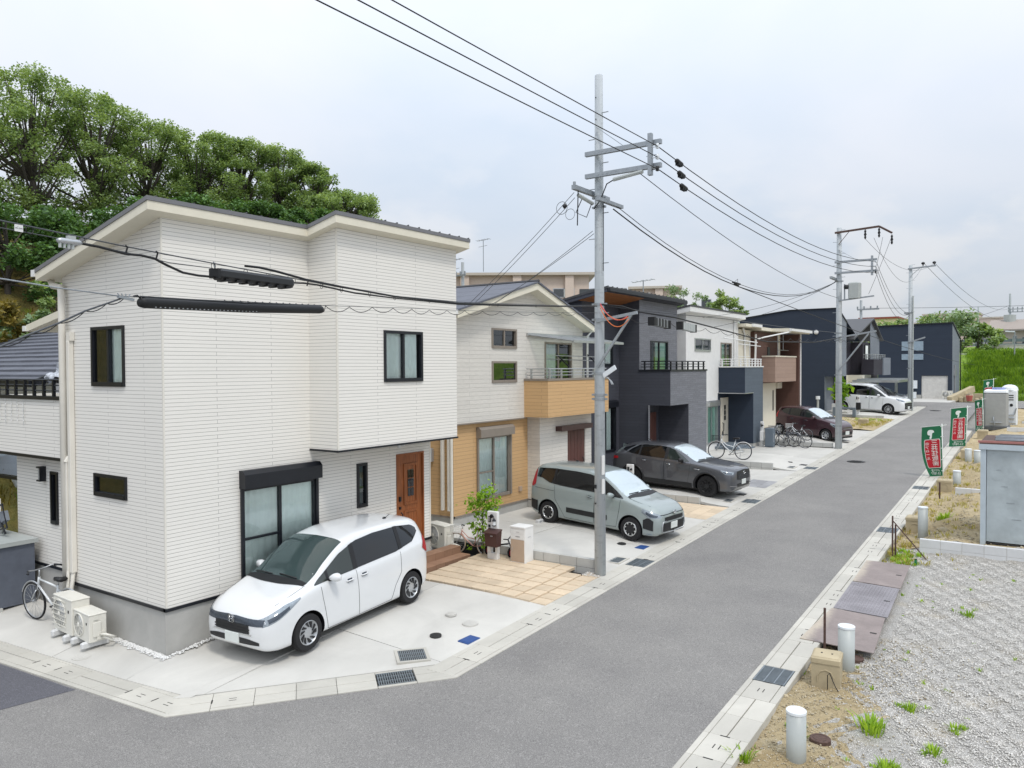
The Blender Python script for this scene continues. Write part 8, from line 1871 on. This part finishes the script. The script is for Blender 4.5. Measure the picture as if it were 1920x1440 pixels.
for k, (x, y, s_) in enumerate(((-2.98, 10.3, .05), (-3.0, 10.9, .045), (-2.9, 9.35, .05), (-2.2, 21.7, .12), (-2.7, 9.55, .04), (-2.62, 8.8, .045))):
 b = MB((x, y, soil_z(x, y))); b.rings([[(x + s_ * q * math.cos(a) * rs.uniform(.8, 1.2), y + s_ * q * math.sin(a) * rs.uniform(.7, 1.1), soil_z(x, y) + zz * s_) for a in np.linspace(0, 6.28, 7, False)] for q, zz in ((.8, -.2), (1, .3), (.6, .8))])
 b.build('stone', m['conc2'], None, False, ('pale stone at the gutter edge, first beyond the concrete box', 'pale stone at the gutter edge beside the soil mound', 'pale stone between the gutter and the nearest grey pipe', 'large tan rock behind the white block wall', 'small pale stone behind the nearest grey pipe', 'pale stone at the very bottom of the soil')[k], 'stone', 'loose stones on the soil')
# storage container
t = thing('storage_container', 'pale blue grey steel storage container behind the white block wall', 'container', (-1.33, 20.4, .55))
X0, X1, Y0, Y1, Z0, Z1 = -1.34, 2.2, 20.42, 22.7, .56, 2.83
cm = M('container_paint', 'a7b0b3', .45, .1, var=.16, scale=2.6); cm2 = M('container_post', 'b4bfc6', .4, .1, var=.05)
part(t, 'body', cm, lambda b: b.box(X0 + .12, X1, Y0 + .03, Y1, Z0 + .08, Z1 - .12))
part(t, 'corner_post', cm2, lambda b: (b.box(X0, X0 + .11, Y0, Y0 + .11, Z0, Z1 - .12), b.box(X0, X0 + .11, Y1 - .11, Y1, Z0, Z1 - .12)))
part(t, 'top_rail', cm2, lambda b: b.box(X0 - .03, X1, Y0 - .03, Y1 + .03, Z1 - .12, Z1))
part(t, 'sill', m['gutd'], lambda b: (b.box(X0 + .11, X1, Y0 + .01, Y1, Z0, Z0 + .03), b.box(X0 + .11, X1, Y0 - .01, Y0 + .03, Z0 + .03, Z0 + .06)))
part(t, 'side_panel', cm, lambda b: b.box(X0 + .02, X0 + .03, Y0 + .11, Y1 - .11, Z0 + .05, Z1 - .12))
rb = random.Random(5)
for k in range(9):
 xa, za = X0 + .3 + rb.random() * .65, Z0 + .25 + k * .22
 if k % 3 == 0: part(t, 'dent', cm, lambda b: b.lathe((xa, Y0 + .028, za), [(.12, 0), (.08, -.002), (.0, -.003)], 16, 'y'))
part(t, 'scratch', m['steel'], lambda b: [b.box(X0 + .2 + .1 * q, X0 + .26 + .13 * q, Y0 + .024, Y0 + .03, Z1 - .22 - .36 * q, Z1 - .21 - .36 * q) for q in range(5)])
part(t, 'roof_sheet', m['iron'], lambda b: (b.box(X0 - .02, X1, Y0 - .02, Y1 + .02, Z1, Z1 + .03)))
rl = M('rebar_red', 'a4706a', .7)
part(t, 'roof_rail', rl, lambda b: (b.bar((X0 - .05, Y0 + .02, Z1 + .05), (X1, Y0 - .02, Z1 + .06), .06, .05)))
for k in range(7):
 b = MB(); y = Y0 + .3 + .27 * k; b.tube([(X0 + .2 + .1 * rb.random(), y, Z1 + .07), (X1, y + rb.uniform(-.4, .4), Z1 + .09 + .03 * rb.random())], .024, 6)
 b.build('scaffold_tube', m['steel'], None, True, 'steel tube among seven lying on the roof of the grey container', 'tube', 'steel tubes on the container roof')
# tank and portable toilets
t = thing('water_tank', 'grey box shaped water tank with rounded white top beside the third flag', 'water tank', (-2.45, 48, 1.3))
tk = M('tank_grey', '9a9c9b', .5, var=.06)
part(t, 'body', tk, lambda b: b.bbox(-3.0, -1.93, 47.6, 48.6, 1.45, 3.18, .08)); part(t, 'top', m['pvcw'], lambda b: b.rings([[(-2.47 + .545 * q * a_, 48.1 + .51 * q * c_, zz) for a_, c_ in ((-1, -.85), (-.85, -1), (.85, -1), (1, -.85), (1, .85), (.85, 1), (-.85, 1), (-1, .85))] for q, zz in ((1, 3.16), (.97, 3.25), (.8, 3.32))]))
part(t, 'lid', M('blue_cap', '9aa6d8', .5), lambda b: b.cyl((-2.35, 48), .3, 3.32, 3.42, 14)); part(t, 'base', M('dark_base', '55585a', .7), lambda b: b.bbox(-3.05, -1.85, 47.55, 48.7, 1.22, 1.45, .05)); part(t, 'valve', m['steel'], lambda b: (b.tube([(-2.55, 47.58, 1.9), (-2.55, 47.5, 1.75), (-2.5, 47.5, 1.5)], .03), b.tube([(-2.7, 47.56, 1.62), (-2.2, 47.56, 1.62)], .03)))
t = thing('portable_toilet', 'white portable toilet with domed roof behind the grey water tank', 'toilet', (-1.9, 49.8, 1.4))
part(t, 'cabin', m['pvcw'], lambda b: b.bbox(-2.3, -1.58, 49.5, 50.4, 1.4, 3.25, .05)); part(t, 'roof', m['pvcw'], lambda b: b.rings([[(-1.94 + .40 * q * math.cos(a_), 49.95 + .5 * q * math.sin(a_), zz) for a_ in np.linspace(0, 6.28, 14, False)] for q, zz in ((1, 3.24), (.9, 3.4), (.6, 3.5), (.2, 3.54))]))
part(t, 'vent', m['gutd'], lambda b: [b.box(-2.05, -1.75, 49.49, 49.5, 2.95 - .12 * k, 3.0 - .12 * k) for k in range(3)] + [b.cyl((-1.85, 49.49), .001, 2.4, 2.41, 6)]); part(t, 'port', m['blackp'], lambda b: b.lathe((-1.85, 49.5, 2.45), [(.08, 0), (.07, -.02), (0, -.02)], 12, 'y')); part(t, 'pipework', m['steel'], lambda b: (b.tube([(-2.2, 49.45, 1.9), (-1.7, 49.45, 1.95), (-1.62, 49.45, 2.3)], .03), b.tube([(-2.2, 49.45, 1.75), (-1.7, 49.45, 1.75)], .04), b.tube([(-1.65, 49.45, 1.5), (-2.1, 49.45, 1.55)], .03)))
t = thing('step_box', 'concrete step and red crate at the far right edge behind the toilet', 'step', (-1.0, 52, 1.5)); part(t, 'step', m['block'], lambda b: (b.box(-1.2, .8, 51, 53, 1.3, 1.75), b.box(-1.4, .8, 50.4, 51, 1.2, 1.5))); part(t, 'crate', m['red'], lambda b: b.box(-1.0, -.5, 51.2, 51.8, 1.76, 2.3))
# advertising flags, seen from behind
m['fgreen'] = M('flag_green', '1c6844', .8, var=.06); m['fred'] = M('flag_red', 'b01c2a', .8, var=.06); m['fwhite'] = M('flag_white', 'dfe6e0', .8, var=.02)
for mm in ('fgreen', 'fred', 'fwhite'):
 pass
def flag(label, x, y, z0, hh=1.78, w=.55, swing=0., wave=.04, ph=0., tilt=0., bend=0., low=0.):
 t = thing('banner_flag', label, 'flag', (x, y, z0), group='red and green banner flags along the right gutter')
 o = Vector((x, y, z0)); ca, sa = math.cos(swing), math.sin(swing)
 def S(u, v, off=0.):   # u across from the pole (0..1), v up (0..1)
  ww = w * (1 - low * (1 - v) ** 3); a = u * ww
  dx = -a * ca - bend * u * (math.sin(v * 3.0)) ; dy = a * sa + wave * u * math.sin(5.5 * v + 3 * u + ph) * (1.3 - v) - off
  return Vector((dx + tilt * v, dy, .06 + v * hh - .10 * u * (1 - .0) * (1 if v > .5 else .6)))
 class _O: location = (0, 0, 0)
 part(_O, 'pole', m['fwhite'], lambda b: b.tube([(.02, .01, -.3), (.02 + tilt * .5, .01, hh * .5), (.02 + tilt, .01, hh + .12)], .013, 8), True, t)
 part(_O, 'top_rod', m['fwhite'], lambda b: b.tube([S(1.08, 1.0) + Vector((0, 0, .02)), Vector((.02 + tilt, .01, hh + .06)), Vector((.16 + tilt, .0, hh + .09))], .009, 6), True, t)
 part(_O, 'tab', m['fwhite'], lambda b: [b.box(tilt * v - .03, tilt * v + .045, -.006, .022, .06 + hh * v - .012, .06 + hh * v + .012) for v in (.1, .32, .55, .78, .98)], False, t)
 cl_ = part(_O, 'cloth', m['fgreen'], lambda b: (b.grid(lambda u, v: S(u, v), 8, 26), b.grid(lambda u, v: S(u, v, -.002), 8, 26, flip=True)), True, t)
 def rr(u0, u1, v0, v1, mt, off, nm, r_=.06):
  part(_O, nm, m[mt], lambda b: b.grid(lambda a, c: S(u0 + (u1 - u0) * (.5 + (a - .5) * (1 - .10 * max(0, abs(c - .5) * 2 - .94) / .06)), v0 + (v1 - v0) * c, off), 8, 20), True, t if nm != 'panel' else cl_)
 rr(.07, .86, .16, .745, 'fwhite', .006, 'panel_border'); rr(.095, .835, .170, .735, 'fred', .010, 'panel')
 # emblem: a white plumed bird head on a curved neck
 em = [(.50, .775), (.58, .775), (.585, .80), (.56, .83), (.60, .85), (.66, .85), (.70, .875), (.71, .91), (.67, .945), (.58, .955), (.46, .95), (.38, .93), (.36, .90), (.42, .895), (.44, .905), (.46, .875), (.47, .83), (.48, .80)]
 em = [(u, .755 + (v - .775) * 1.0) for u, v in em]
 b = MB(); cen = S(.52, .86, .012); ring_ = [S(u, v, .012) for u, v in em]; n = len(ring_)
 b.add([cen] + ring_, [(0, i + 1, (i + 1) % n + 1) for i in range(n)]); b.build('emblem', m['fwhite'], cl_)
 def put(body, size, cu, cv, sp=1., wide=1.):
  text_mesh(body, size, lambda a, c: S(cu + a * wide / w, cv + c / hh, .014), m['fwhite'], 'lettering', cl_, mirror=False, spacing=sp)
 # the printing shows through reversed: +x of the text runs towards the pole's far side
 put('三\n共\n住\n販\n㈱', .20, .36, .455, .92, 1.05)
 put('㊞\nア\nロ\nー\nル', .125, .715, .50, 1.05, 1.0)
 put('(0727)☎', .085, .46, .112, 1., 1.0)
 put('53-7877', .115, .46, .050, 1., 1.05)
 return t
flag('nearest red and green banner flag, its lower corner blown towards the road', -3.13, 30.6, .72, 1.74, .60, .10, .05, 0., -.05, .05, .35)
flag('second red and green banner flag, hanging straight with a curved outer edge', -3.14, 39.2, 1.02, 1.70, .60, -.05, .03, 1.2, .05, .0, -.05)
flag('third red and green banner flag, narrow, against the grey water tank', -2.98, 47.0, 1.16, 1.62, .42, .6, .05, 2.0, -.05)
flag('fourth banner flag, only its green top showing above the water tank', -3.02, 55.0, 1.95, 1.75, .50, .0, .05, 3.0, .04)
# foot of the garage house: broken kerb, red bucket
t = thing('rubble_wall', 'low pale rubble kerb with weeds right of the garage house', 'kerb wall', (-6, 70, 1.7))
part(t, 'kerb', m['conc2'], lambda b: (b.box(-6.9, -3.2, 74.5, 75.2, 1.5, 2.25), b.bar((-7.0, 73, 1.75), (-5.6, 76, 2.6), .4, .5)))
part(t, 'rubble', m['conc2'], lambda b: [b.bbox(-6.8 + .38 * k, -6.5 + .38 * k, 73.6 + .1 * (k % 3), 74.2, 1.6, 1.9 + .1 * (k % 4), .06) for k in range(9)])
t = thing('bucket', 'red bucket lying at the kerb right of the garage house', 'bucket', (-5.7, 73, 1.7)); part(t, 'body', M('faded_red', 'b05a50', .6), lambda b: b.lathe((-5.6, 73, 1.8), [(.18, -.1), (.26, .35)], 12)); part(t, 'handle', m['steel'], lambda b: b.tube([(-5.85, 73, 2.1), (-5.6, 72.9, 2.35), (-5.35, 73, 2.1)], .015))
# ================================================================ hill, trees, far houses
def hill_h(az, r):
 a = 1 if az > 47 else max(0, 1 - (47 - az) / 12)
 z = -.3 + 4.9 * sstep((r - 22) / 9) + 7.5 * sstep((r - 31) / 16) + 3.0 * sstep((r - 45) / 30)
 return z * a
V = []; A_ = list(np.linspace(28, 112, 64)); R_ = list(np.linspace(20, 130, 60))
for r in R_:
 for az in A_:
  q = math.radians(az); V.append((-math.sin(q) * r, math.cos(q) * r, hill_h(az, r) + .12 * math.sin(az * 1.3 + r) + .1 * math.sin(az * 3.1 - r * 2)))
n = len(A_); F_ = [(j * n + i, (j + 1) * n + i, (j + 1) * n + i + 1, j * n + i + 1) for j in range(len(R_) - 1) for i in range(n - 1)]
npmesh('hill', np.array(V), np.array(F_), m['hill'], kind='structure', smooth=True)
def pol(az, r): q = math.radians(az); return -math.sin(q) * r, math.cos(q) * r
def tree(label, x, y, z0, top, cr, mat, seed, n=9000, leaf=.24, trunk=.22, clumps=46, low=.35, cat_='tree', name='broadleaf_tree', group=None, bare=False):
 rs = np.random.RandomState(seed); hh = top - z0
 t = thing(name, label, cat_, (x, y, z0), group=group)
 o = np.array((x, y, z0)); b = MB((x, y, z0))
 tr = [np.array((x, y, z0 - .5))]
 for k in range(1, 6): tr.append(np.array((x, y, z0)) + np.array((rs.normal(0, .03 * hh * .4), rs.normal(0, .03 * hh * .4), hh * .80 * k / 5)))
 b.tube(tr, [trunk * (1 - .15 * k) for k in range(6)], 8)
 cen = []
 cz0, cz1 = z0 + hh * low, top
 for k in range(clumps):
  u = rs.rand(); zc = cz0 + (cz1 - cz0) * (u ** .8); f = (zc - cz0) / (cz1 - cz0)
  prof = math.sqrt(max(.05, 1 - (2 * (f - .42) / 1.22) ** 2)); rr = cr * prof * math.sqrt(rs.uniform(.05, 1)) * rs.uniform(.8, 1.18); q = rs.uniform(0, 6.283)
  cen.append((x + rr * math.cos(q), y + rr * math.sin(q), zc, cr * rs.uniform(.10, .24)))
 for c in cen[::2]:
  k = min(4, max(1, int((c[2] - z0) / hh / .8 * 5 * .6))); s = tr[k]; e_ = np.array(c[:3]); md = (s + e_) / 2 + np.array((0, 0, -.06 * hh * rs.rand()))
  b.tube([s, md, e_], [trunk * .38, trunk * .22, trunk * .07], 5)
 b.build('trunk', m['bark'], t)
 w = np.array([c[3] ** 2 for c in cen]); w /= w.sum()
 def fn(r):
  c = cen[r.choice(len(cen), p=w)]; d = r.normal(0, 1, 3); d /= max(1e-6, np.linalg.norm(d)); k = c[3] * r.rand() ** .42
  return np.array(c[:3]) + d * k * (1, 1, .72)
 V, F_ = leaf_cards(n, fn, leaf, rs, .75, .1)
 npmesh('crown', V - o, F_, mat, t)
 return t
ht = (
 (69.5, 46, 17.2, 3.5, 'leafm', 'tall tree cut by the left edge of the photo, top of the wooded slope'),
 (66.2, 44, 17.9, 3.0, 'leafm', 'tallest tree on the slope near the left edge'),
 (62.7, 46, 17.0, 3.1, 'leafm', 'large round tree with forked trunk, second from the left on the slope'),
 (59.6, 47, 16.0, 2.8, 'leafm', 'tree on the slope behind the left end of the white house roof'),
 (56.6, 48, 15.6, 2.7, 'leafm', 'tree on the slope behind the ridge corner of the white house'),
 (53.8, 49, 15.2, 2.6, 'leafm', 'tree on the slope behind the front edge of the white house roof'),
 (51.0, 50, 14.9, 2.4, 'leafm', 'slim open tree on the slope, third from its right end'),
 (48.9, 49, 14.0, 2.0, 'leafm', 'smaller open tree on the slope, second from its right end'),
 (46.9, 47, 12.3, 2.4, 'leafm', 'round tree at the right end of the wooded slope'))
for k, (az, r, el, cr, mt, lb) in enumerate(ht):
 x, y = pol(az, r); z0 = hill_h(az, r) - .2; top = 4.6 + r * math.tan(math.radians(el))
 tree(lb, x, y, z0, top, cr, m[mt], 100 + k, 21000, .13, .22, 120, .10, group='trees on the wooded slope')
for k, (az, r, el, cr, mt) in enumerate(((71, 39, 11.5, 2.6, 'leafd'), (67.5, 38, 10.5, 2.4, 'leafd'), (64.2, 40, 9.8, 2.5, 'leafd'), (60.5, 42, 10.6, 2.5, 'leafd'), (56.5, 44, 11.2, 2.4, 'leafd'), (52.6, 45, 11.2, 2.3, 'leafd'), (49.3, 45, 10.8, 2.2, 'leafd'), (46.3, 44, 9.9, 1.8, 'leafd'), (72.5, 47, 14.0, 3.0, 'leafd'))):
 x, y = pol(az, r); z0 = hill_h(az, r) - .2; top = 4.6 + r * math.tan(math.radians(el))
 tree(('darker understorey tree at the far left, lowest branches over the balcony', 'dark understorey tree behind the grey splice box', 'dark understorey tree left of the white house eave', 'dark understorey tree behind the left eave of the white house', 'dark understorey tree behind the roof slope of the white house', 'dark understorey tree behind the middle of the white house roof', 'dark understorey tree in the notch of the white house roof', 'dark understorey tree at the right end of the slope', 'dark tree behind the tallest ones at the left edge')[k], x, y, z0, top, cr, m[mt], 200 + k, 9000, .17, .14, 60, .05, group='understorey trees on the slope')
for k, (az, r, el, cr, mt, lb) in enumerate(((68.6, 33.5, 4.4, 1.5, 'leafy', 'rust tinted shrub at the left edge above the slate roof'), (66.4, 34, 4.2, 1.2, 'leafp', 'greyish pink shrub right of the rust tinted one'), (70.8, 34, 4.6, 1.3, 'leafm', 'green shrub at the foot of the slope, left edge'), (64.9, 35, 5.4, 1.4, 'leafm', 'green shrub beside the rain pipe above the slate roof'))):
 x, y = pol(az, r); z0 = hill_h(az, r) - .3; tree(lb, x, y, z0, 4.6 + r * math.tan(math.radians(el)), cr, m[mt], 300 + k, 2600, .16, .06, 20, .0, 'shrub', 'shrub', 'shrubs on the slope')
rs = np.random.RandomState(17)
def hg(r_):
 az, r = rs.uniform(60, 78), rs.uniform(25, 37); x, y = pol(az, r); return x, y, hill_h(az, r)
tufts('slope_grass', m['leafy'], [(*hg(0), rs.uniform(1.2, 2.6)) for _ in range(900)], 18, nb=7, blade=.16, spread=.22)
tufts('slope_weeds', m['grassg'], [(*hg(0), rs.uniform(1.0, 2.2)) for _ in range(330)], 19, nb=7, blade=.16, spread=.22)
# trees behind the third and fourth houses
for k, (az, r, el, cr, mt, lb) in enumerate(((22.6, 62, 5.7, 2.4, 'leafp', 'pale grey green tree behind the charcoal house roof'), (24.8, 64, 5.0, 1.8, 'leafp', 'thin pale tree beside the low far block behind the charcoal house'), (20.6, 60, 4.9, 1.6, 'leafp', 'small pale tree left of the bright green one'), (19.5, 56, 5.1, 1.9, 'leafm', 'bright green bushy tree behind the plain white house'))):
 x, y = pol(az, r); tree(lb, x, y, 3, 4.6 + r * math.tan(math.radians(el)), cr, m[mt], 400 + k, 5200 if mt == 'leafp' else 7000, .16, .12, 44, .3, group='trees behind the row of houses')
for k, (az, r, el, cr, mt, lb) in enumerate(((5.4, 100, 3.2, 5.0, 'leafp', 'wide spreading tree right of the garage house'), (9.6, 104, 2.6, 5.0, 'leafm', 'wide tree peeping over the dark house roof'), (7.4, 106, 3.0, 4.6, 'leafm', 'wide tree above the middle of the garage house roof'), (4.0, 98, 2.6, 2.8, 'leafm', 'greener tree hard right of the garage house'))):
 x, y = pol(az, r); tree(lb, x, y, 2, 4.6 + r * math.tan(math.radians(el)), cr, m[mt], 500 + k, 4200, .34, .2, 40, .35, group='trees beyond the garage house')
# green bank, road above it, guard rail, white wall
def bank_z(x, y): return 1.5 + 4.4 * sstep((y - 80) / 16) + .8 * sstep((y - 97) / 12)
V = []; nx_, ny_ = 50, 40
for j in range(ny_ + 1):
 for i in range(nx_ + 1):
  x = -30 + 80 * i / nx_; y = 78 + 40 * j / ny_; V.append((x, y, bank_z(x, y) + .12 * math.sin(x * 1.9 + y) + .1 * math.sin(x * 4.1 - y * 1.7)))
F_ = [(j * (nx_ + 1) + i, j * (nx_ + 1) + i + 1, (j + 1) * (nx_ + 1) + i + 1, (j + 1) * (nx_ + 1) + i) for j in range(ny_) for i in range(nx_)]
npmesh('green_bank', np.array(V), np.array(F_), m['green'], kind='structure', smooth=True)
rs = np.random.RandomState(21); sp = []
for _ in range(3200):
 x = rs.uniform(-7, 5); y = rs.uniform(79, 100)
 if 94.3 < y < 96.2: continue
 sp.append((x, y, bank_z(x, y), rs.uniform(1.6, 4.2)))
tufts('bank_grass', m['bankg'], sp, 22, nb=6, blade=.17, spread=.22)
tufts('bank_weeds', m['leafd'], [(s[0] + .1, s[1], s[2], s[3] * .9) for s in sp[::3]], 23, nb=6, blade=.17, spread=.2)
b = MB(); b.box(-40, 40, 94.4, 96.1, 5.2, 5.86); b.build('upper_road', m['block'], kind='structure')
t = thing('white_wall', 'plain off white wall on top of the green bank at the right edge', 'wall', (0, 97, 5.2)); part(t, 'panel', M('offwhite_wall', 'd6cfc9', .8, var=.05), lambda b: b.box(-5.4, 22, 97.0, 97.3, 4.8, 6.65)); part(t, 'coping', m['block'], lambda b: b.box(-5.45, 22, 96.95, 97.35, 6.65, 6.75))
t = thing('guard_rail', 'grey guard rail along the upper road at right', 'guard rail', (0, 108, 7)); part(t, 'beam', m['tiled'], lambda b: (b.box(-30, 30, 108, 108.1, 7.3, 7.65), b.box(-30, 30, 108, 108.1, 6.9, 7.1)));
for k in range(12): part(t, 'post', m['steel'], lambda b: b.box(-16 + k * 3, -15.85 + k * 3, 107.9, 108.0, 6.5, 7.8))
t = thing('street_lamp', 'slim street lamp in front of the white wall at right', 'street lamp', (-3.2, 92, 5)); part(t, 'post', m['steel'], lambda b: b.cyl((-3.2, 92), .06, 4.0, 7.9, 8)); part(t, 'lamp_head', m['pvcw'], lambda b: b.bar((-3.2, 92, 7.9), (-4.0, 92, 7.95), .18, .12))
def far_house(label, x0, x1, y, z0, z1, wall, roofm, gable=0., wins=(), d=8, name='far_house', cat_='house'):
 t = thing(name, label, cat_, ((x0 + x1) / 2, y, z0))
 part(t, 'wall', wall, lambda b: b.box(x0, x1, y, y + d, z0, z1))
 if gable: part(t, 'roof', roofm, lambda b: (b.hexa([(x0 - .5, y - .6, z1), (x1 + .5, y - .6, z1), (x1 + .5, y + d / 2, z1 + gable), (x0 - .5, y + d / 2, z1 + gable), (x0 - .5, y - .6, z1 + .15), (x1 + .5, y - .6, z1 + .15), (x1 + .5, y + d / 2, z1 + gable + .15), (x0 - .5, y + d / 2, z1 + gable + .15)]), b.add([(x0, y, z1), (x0, y + d, z1), (x0, y + d / 2, z1 + gable)], [(0, 1, 2)])))
 else: part(t, 'roof', roofm, lambda b: b.box(x0 - .2, x1 + .2, y - .2, y + d, z1, z1 + .25))
 for (a, c, e_, f) in wins:
  w_ = part(t, 'window', m['alu'], lambda b: b.box(a, c, y - .06, y, e_, f)); part(t, 'pane', m['glassd'], lambda b: b.box(a + .08, c - .08, y - .08, y - .06, e_ + .08, f - .08), parent=w_)
 return t
fm = {k: M('far_' + k, c, .85, var=.05) for k, c in dict(beige='cfc6b2', pink='c9b9ac', grey='a9a9a9', cream='ddd0a8', white='cfd0d2', tan='b8b0a4', roof='9a9088').items()}
far_house('pale beige house with brown tiled roof among the far houses at right', -6.9, -2.6, 126, 5.5, 9.3, fm['tan'], fm['roof'], 1.5, ((-6.4, -5.7, 7.4, 8.4), (-4.6, -4.1, 7.2, 8.6), (-3.6, -3.1, 7.4, 8.4)))
far_house('cream house cut by the right edge with dark roof block', -2.4, 6, 124, 5.5, 9.9, fm['beige'], m['roofk'], 0, ((-1.9, -1.4, 7.2, 8.4), (-.9, -.2, 8, 9.2)))
far_house('small white house left of the beige one with low roof', -9.4, -7.2, 128, 5.5, 8.8, fm['white'], m['roofs'], 1.0, ((-9.0, -8.3, 7.3, 8.2),))
far_house('long pale flat roofed block above the wide trees at right', -21.5, -12, 175, 6, 14.6, fm['pink'], fm['tan'], 0, (), 10, 'far_block', 'building')
far_house('second pale flat roofed block right of the long one', -11.6, -7.8, 172, 6, 13.4, fm['pink'], fm['tan'], 0, (), 10, 'far_block', 'building')
far_house('grey box shaped building behind the slim far pole', -30.5, -24.5, 170, 6, 13.6, fm['white'], fm['grey'], 0, (), 10, 'far_block', 'building')
far_house('darker grey low block between the pale blocks and the grey box', -24.0, -20, 172, 6, 12.8, fm['grey'], fm['tan'], 0, (), 10, 'far_block', 'building')
far_house('cream house with red roof edge right of the navy house', -21.8, -17.2, 115, 4, 10.9, fm['cream'], M('far_red_roof', '8a4a3c', .8), 0, ((-21, -20.2, 8.5, 9.6), (-19.2, -18.4, 8.5, 9.6)))
far_house('low grey roofed house between the navy and the garage house', -17.6, -11.4, 104, 4, 7.6, fm['white'], m['roofs'], 1.6, ((-16.2, -15.2, 5.5, 6.8),))
# apartment block on the horizon
def apartment(label, az0, az1, r, top, z0, wall, nst, seed):
 (xa, ya), (xb, yb) = pol(az0, r), pol(az1, r); A = Vector((xa, ya, 0)); B = Vector((xb, yb, 0)); d = (B - A); ln = d.length; d.normalize(); nrm = Vector((d.y, -d.x, 0))
 t = thing('apartment_block', label, 'building', ((xa + xb) / 2, (ya + yb) / 2, z0)); t.rotation_euler = (0, 0, math.atan2(d.y, d.x))
 Mi = t.rotation_euler.to_matrix().transposed()
 class _O: location = (0, 0, 0)
 L_ = ln; x0, x1 = -L_ / 2, L_ / 2; Z = top - z0
 part(_O, 'wall', wall, lambda b: b.box(x0, x1, 0, 9, 0, Z), parent=t); part(_O, 'roof', fm['tan'], lambda b: b.box(x0 - .5, x1 + .8, -.7, 9.5, Z, Z + .3), parent=t)
 for k in range(nst):
  xs_ = x0 + L_ * (k + .62) / nst
  part(_O, 'stair_tower', wall, lambda b: b.box(xs_ - .5, xs_ + .5, -.5, 0, 0, Z + .2), parent=t)
  part(_O, 'balcony', fm['white'], lambda b: b.box(xs_ + 1.0, xs_ + 4.2, -1.1, -1.0, Z - 4.2, Z - 3.0), parent=t)
  part(_O, 'balcony_recess', m['room'], lambda b: b.box(xs_ + 1.2, xs_ + 3.6, -.06, .0, Z - 3.0, Z - 1.6), parent=t)
  for j in range(2):
   for q in (-3.8, -1.9, 5.4):
    w_ = part(_O, 'window', m['alu'], lambda b: b.box(xs_ + q, xs_ + q + 1.3, -.08, 0, Z - 2.6 - 2.8 * j, Z - 1.5 - 2.8 * j), parent=t); part(_O, 'pane', m['curt'] if (k + j) % 2 else m['glassd'], lambda b: b.box(xs_ + q + .08, xs_ + q + 1.22, -.11, -.08, Z - 2.5 - 2.8 * j, Z - 1.6 - 2.8 * j), parent=w_)
apartment('long beige apartment block on the horizon behind the gabled house', 40.5, 29.1, 92, 15.35, 4, fm['pink'], 3, 1)
apartment('distant beige apartment block behind the charcoal house roof', 26.0, 22.9, 105, 14.9, 4, fm['pink'], 1, 2)
def antenna(label, x, y, z0, z1, s=1.):
 t = thing('tv_antenna', label, 'antenna', (x, y, z0)); part(t, 'mast', m['steel'], lambda b: b.tube([(x, y, z0), (x, y, z1)], .04 * s, 5)); part(t, 'elements', m['steel'], lambda b: (b.tube([(x - .8 * s, y, z1 - .1), (x + .8 * s, y, z1)], .025 * s, 4), [b.tube([(x - .7 * s + q * .35 * s, y - .35 * s, z1 - .08 + q * .02), (x - .7 * s + q * .35 * s, y + .35 * s, z1 - .08 + q * .02)], .018 * s, 4) for q in range(5)], b.tube([(x - .6 * s, y, z1 - .8), (x + .5 * s, y, z1 - .7)], .02 * s, 4)))
x, y = pol(36.8, 88); antenna('tall thin television antenna on the beige apartment block', x, y, 15.4, 19.0, 1.1)
x, y = pol(25.2, 42); antenna('television antenna on a dark mast behind the charcoal house', x, y, 6.5, 9.2, .8)
for k, (az, r, el) in enumerate(((38.9, 60, 8.0),)):
 x, y = pol(az, r); antenna('dark antenna tangled with the pole beside the white house', x, y, 9, 12.9, .9)
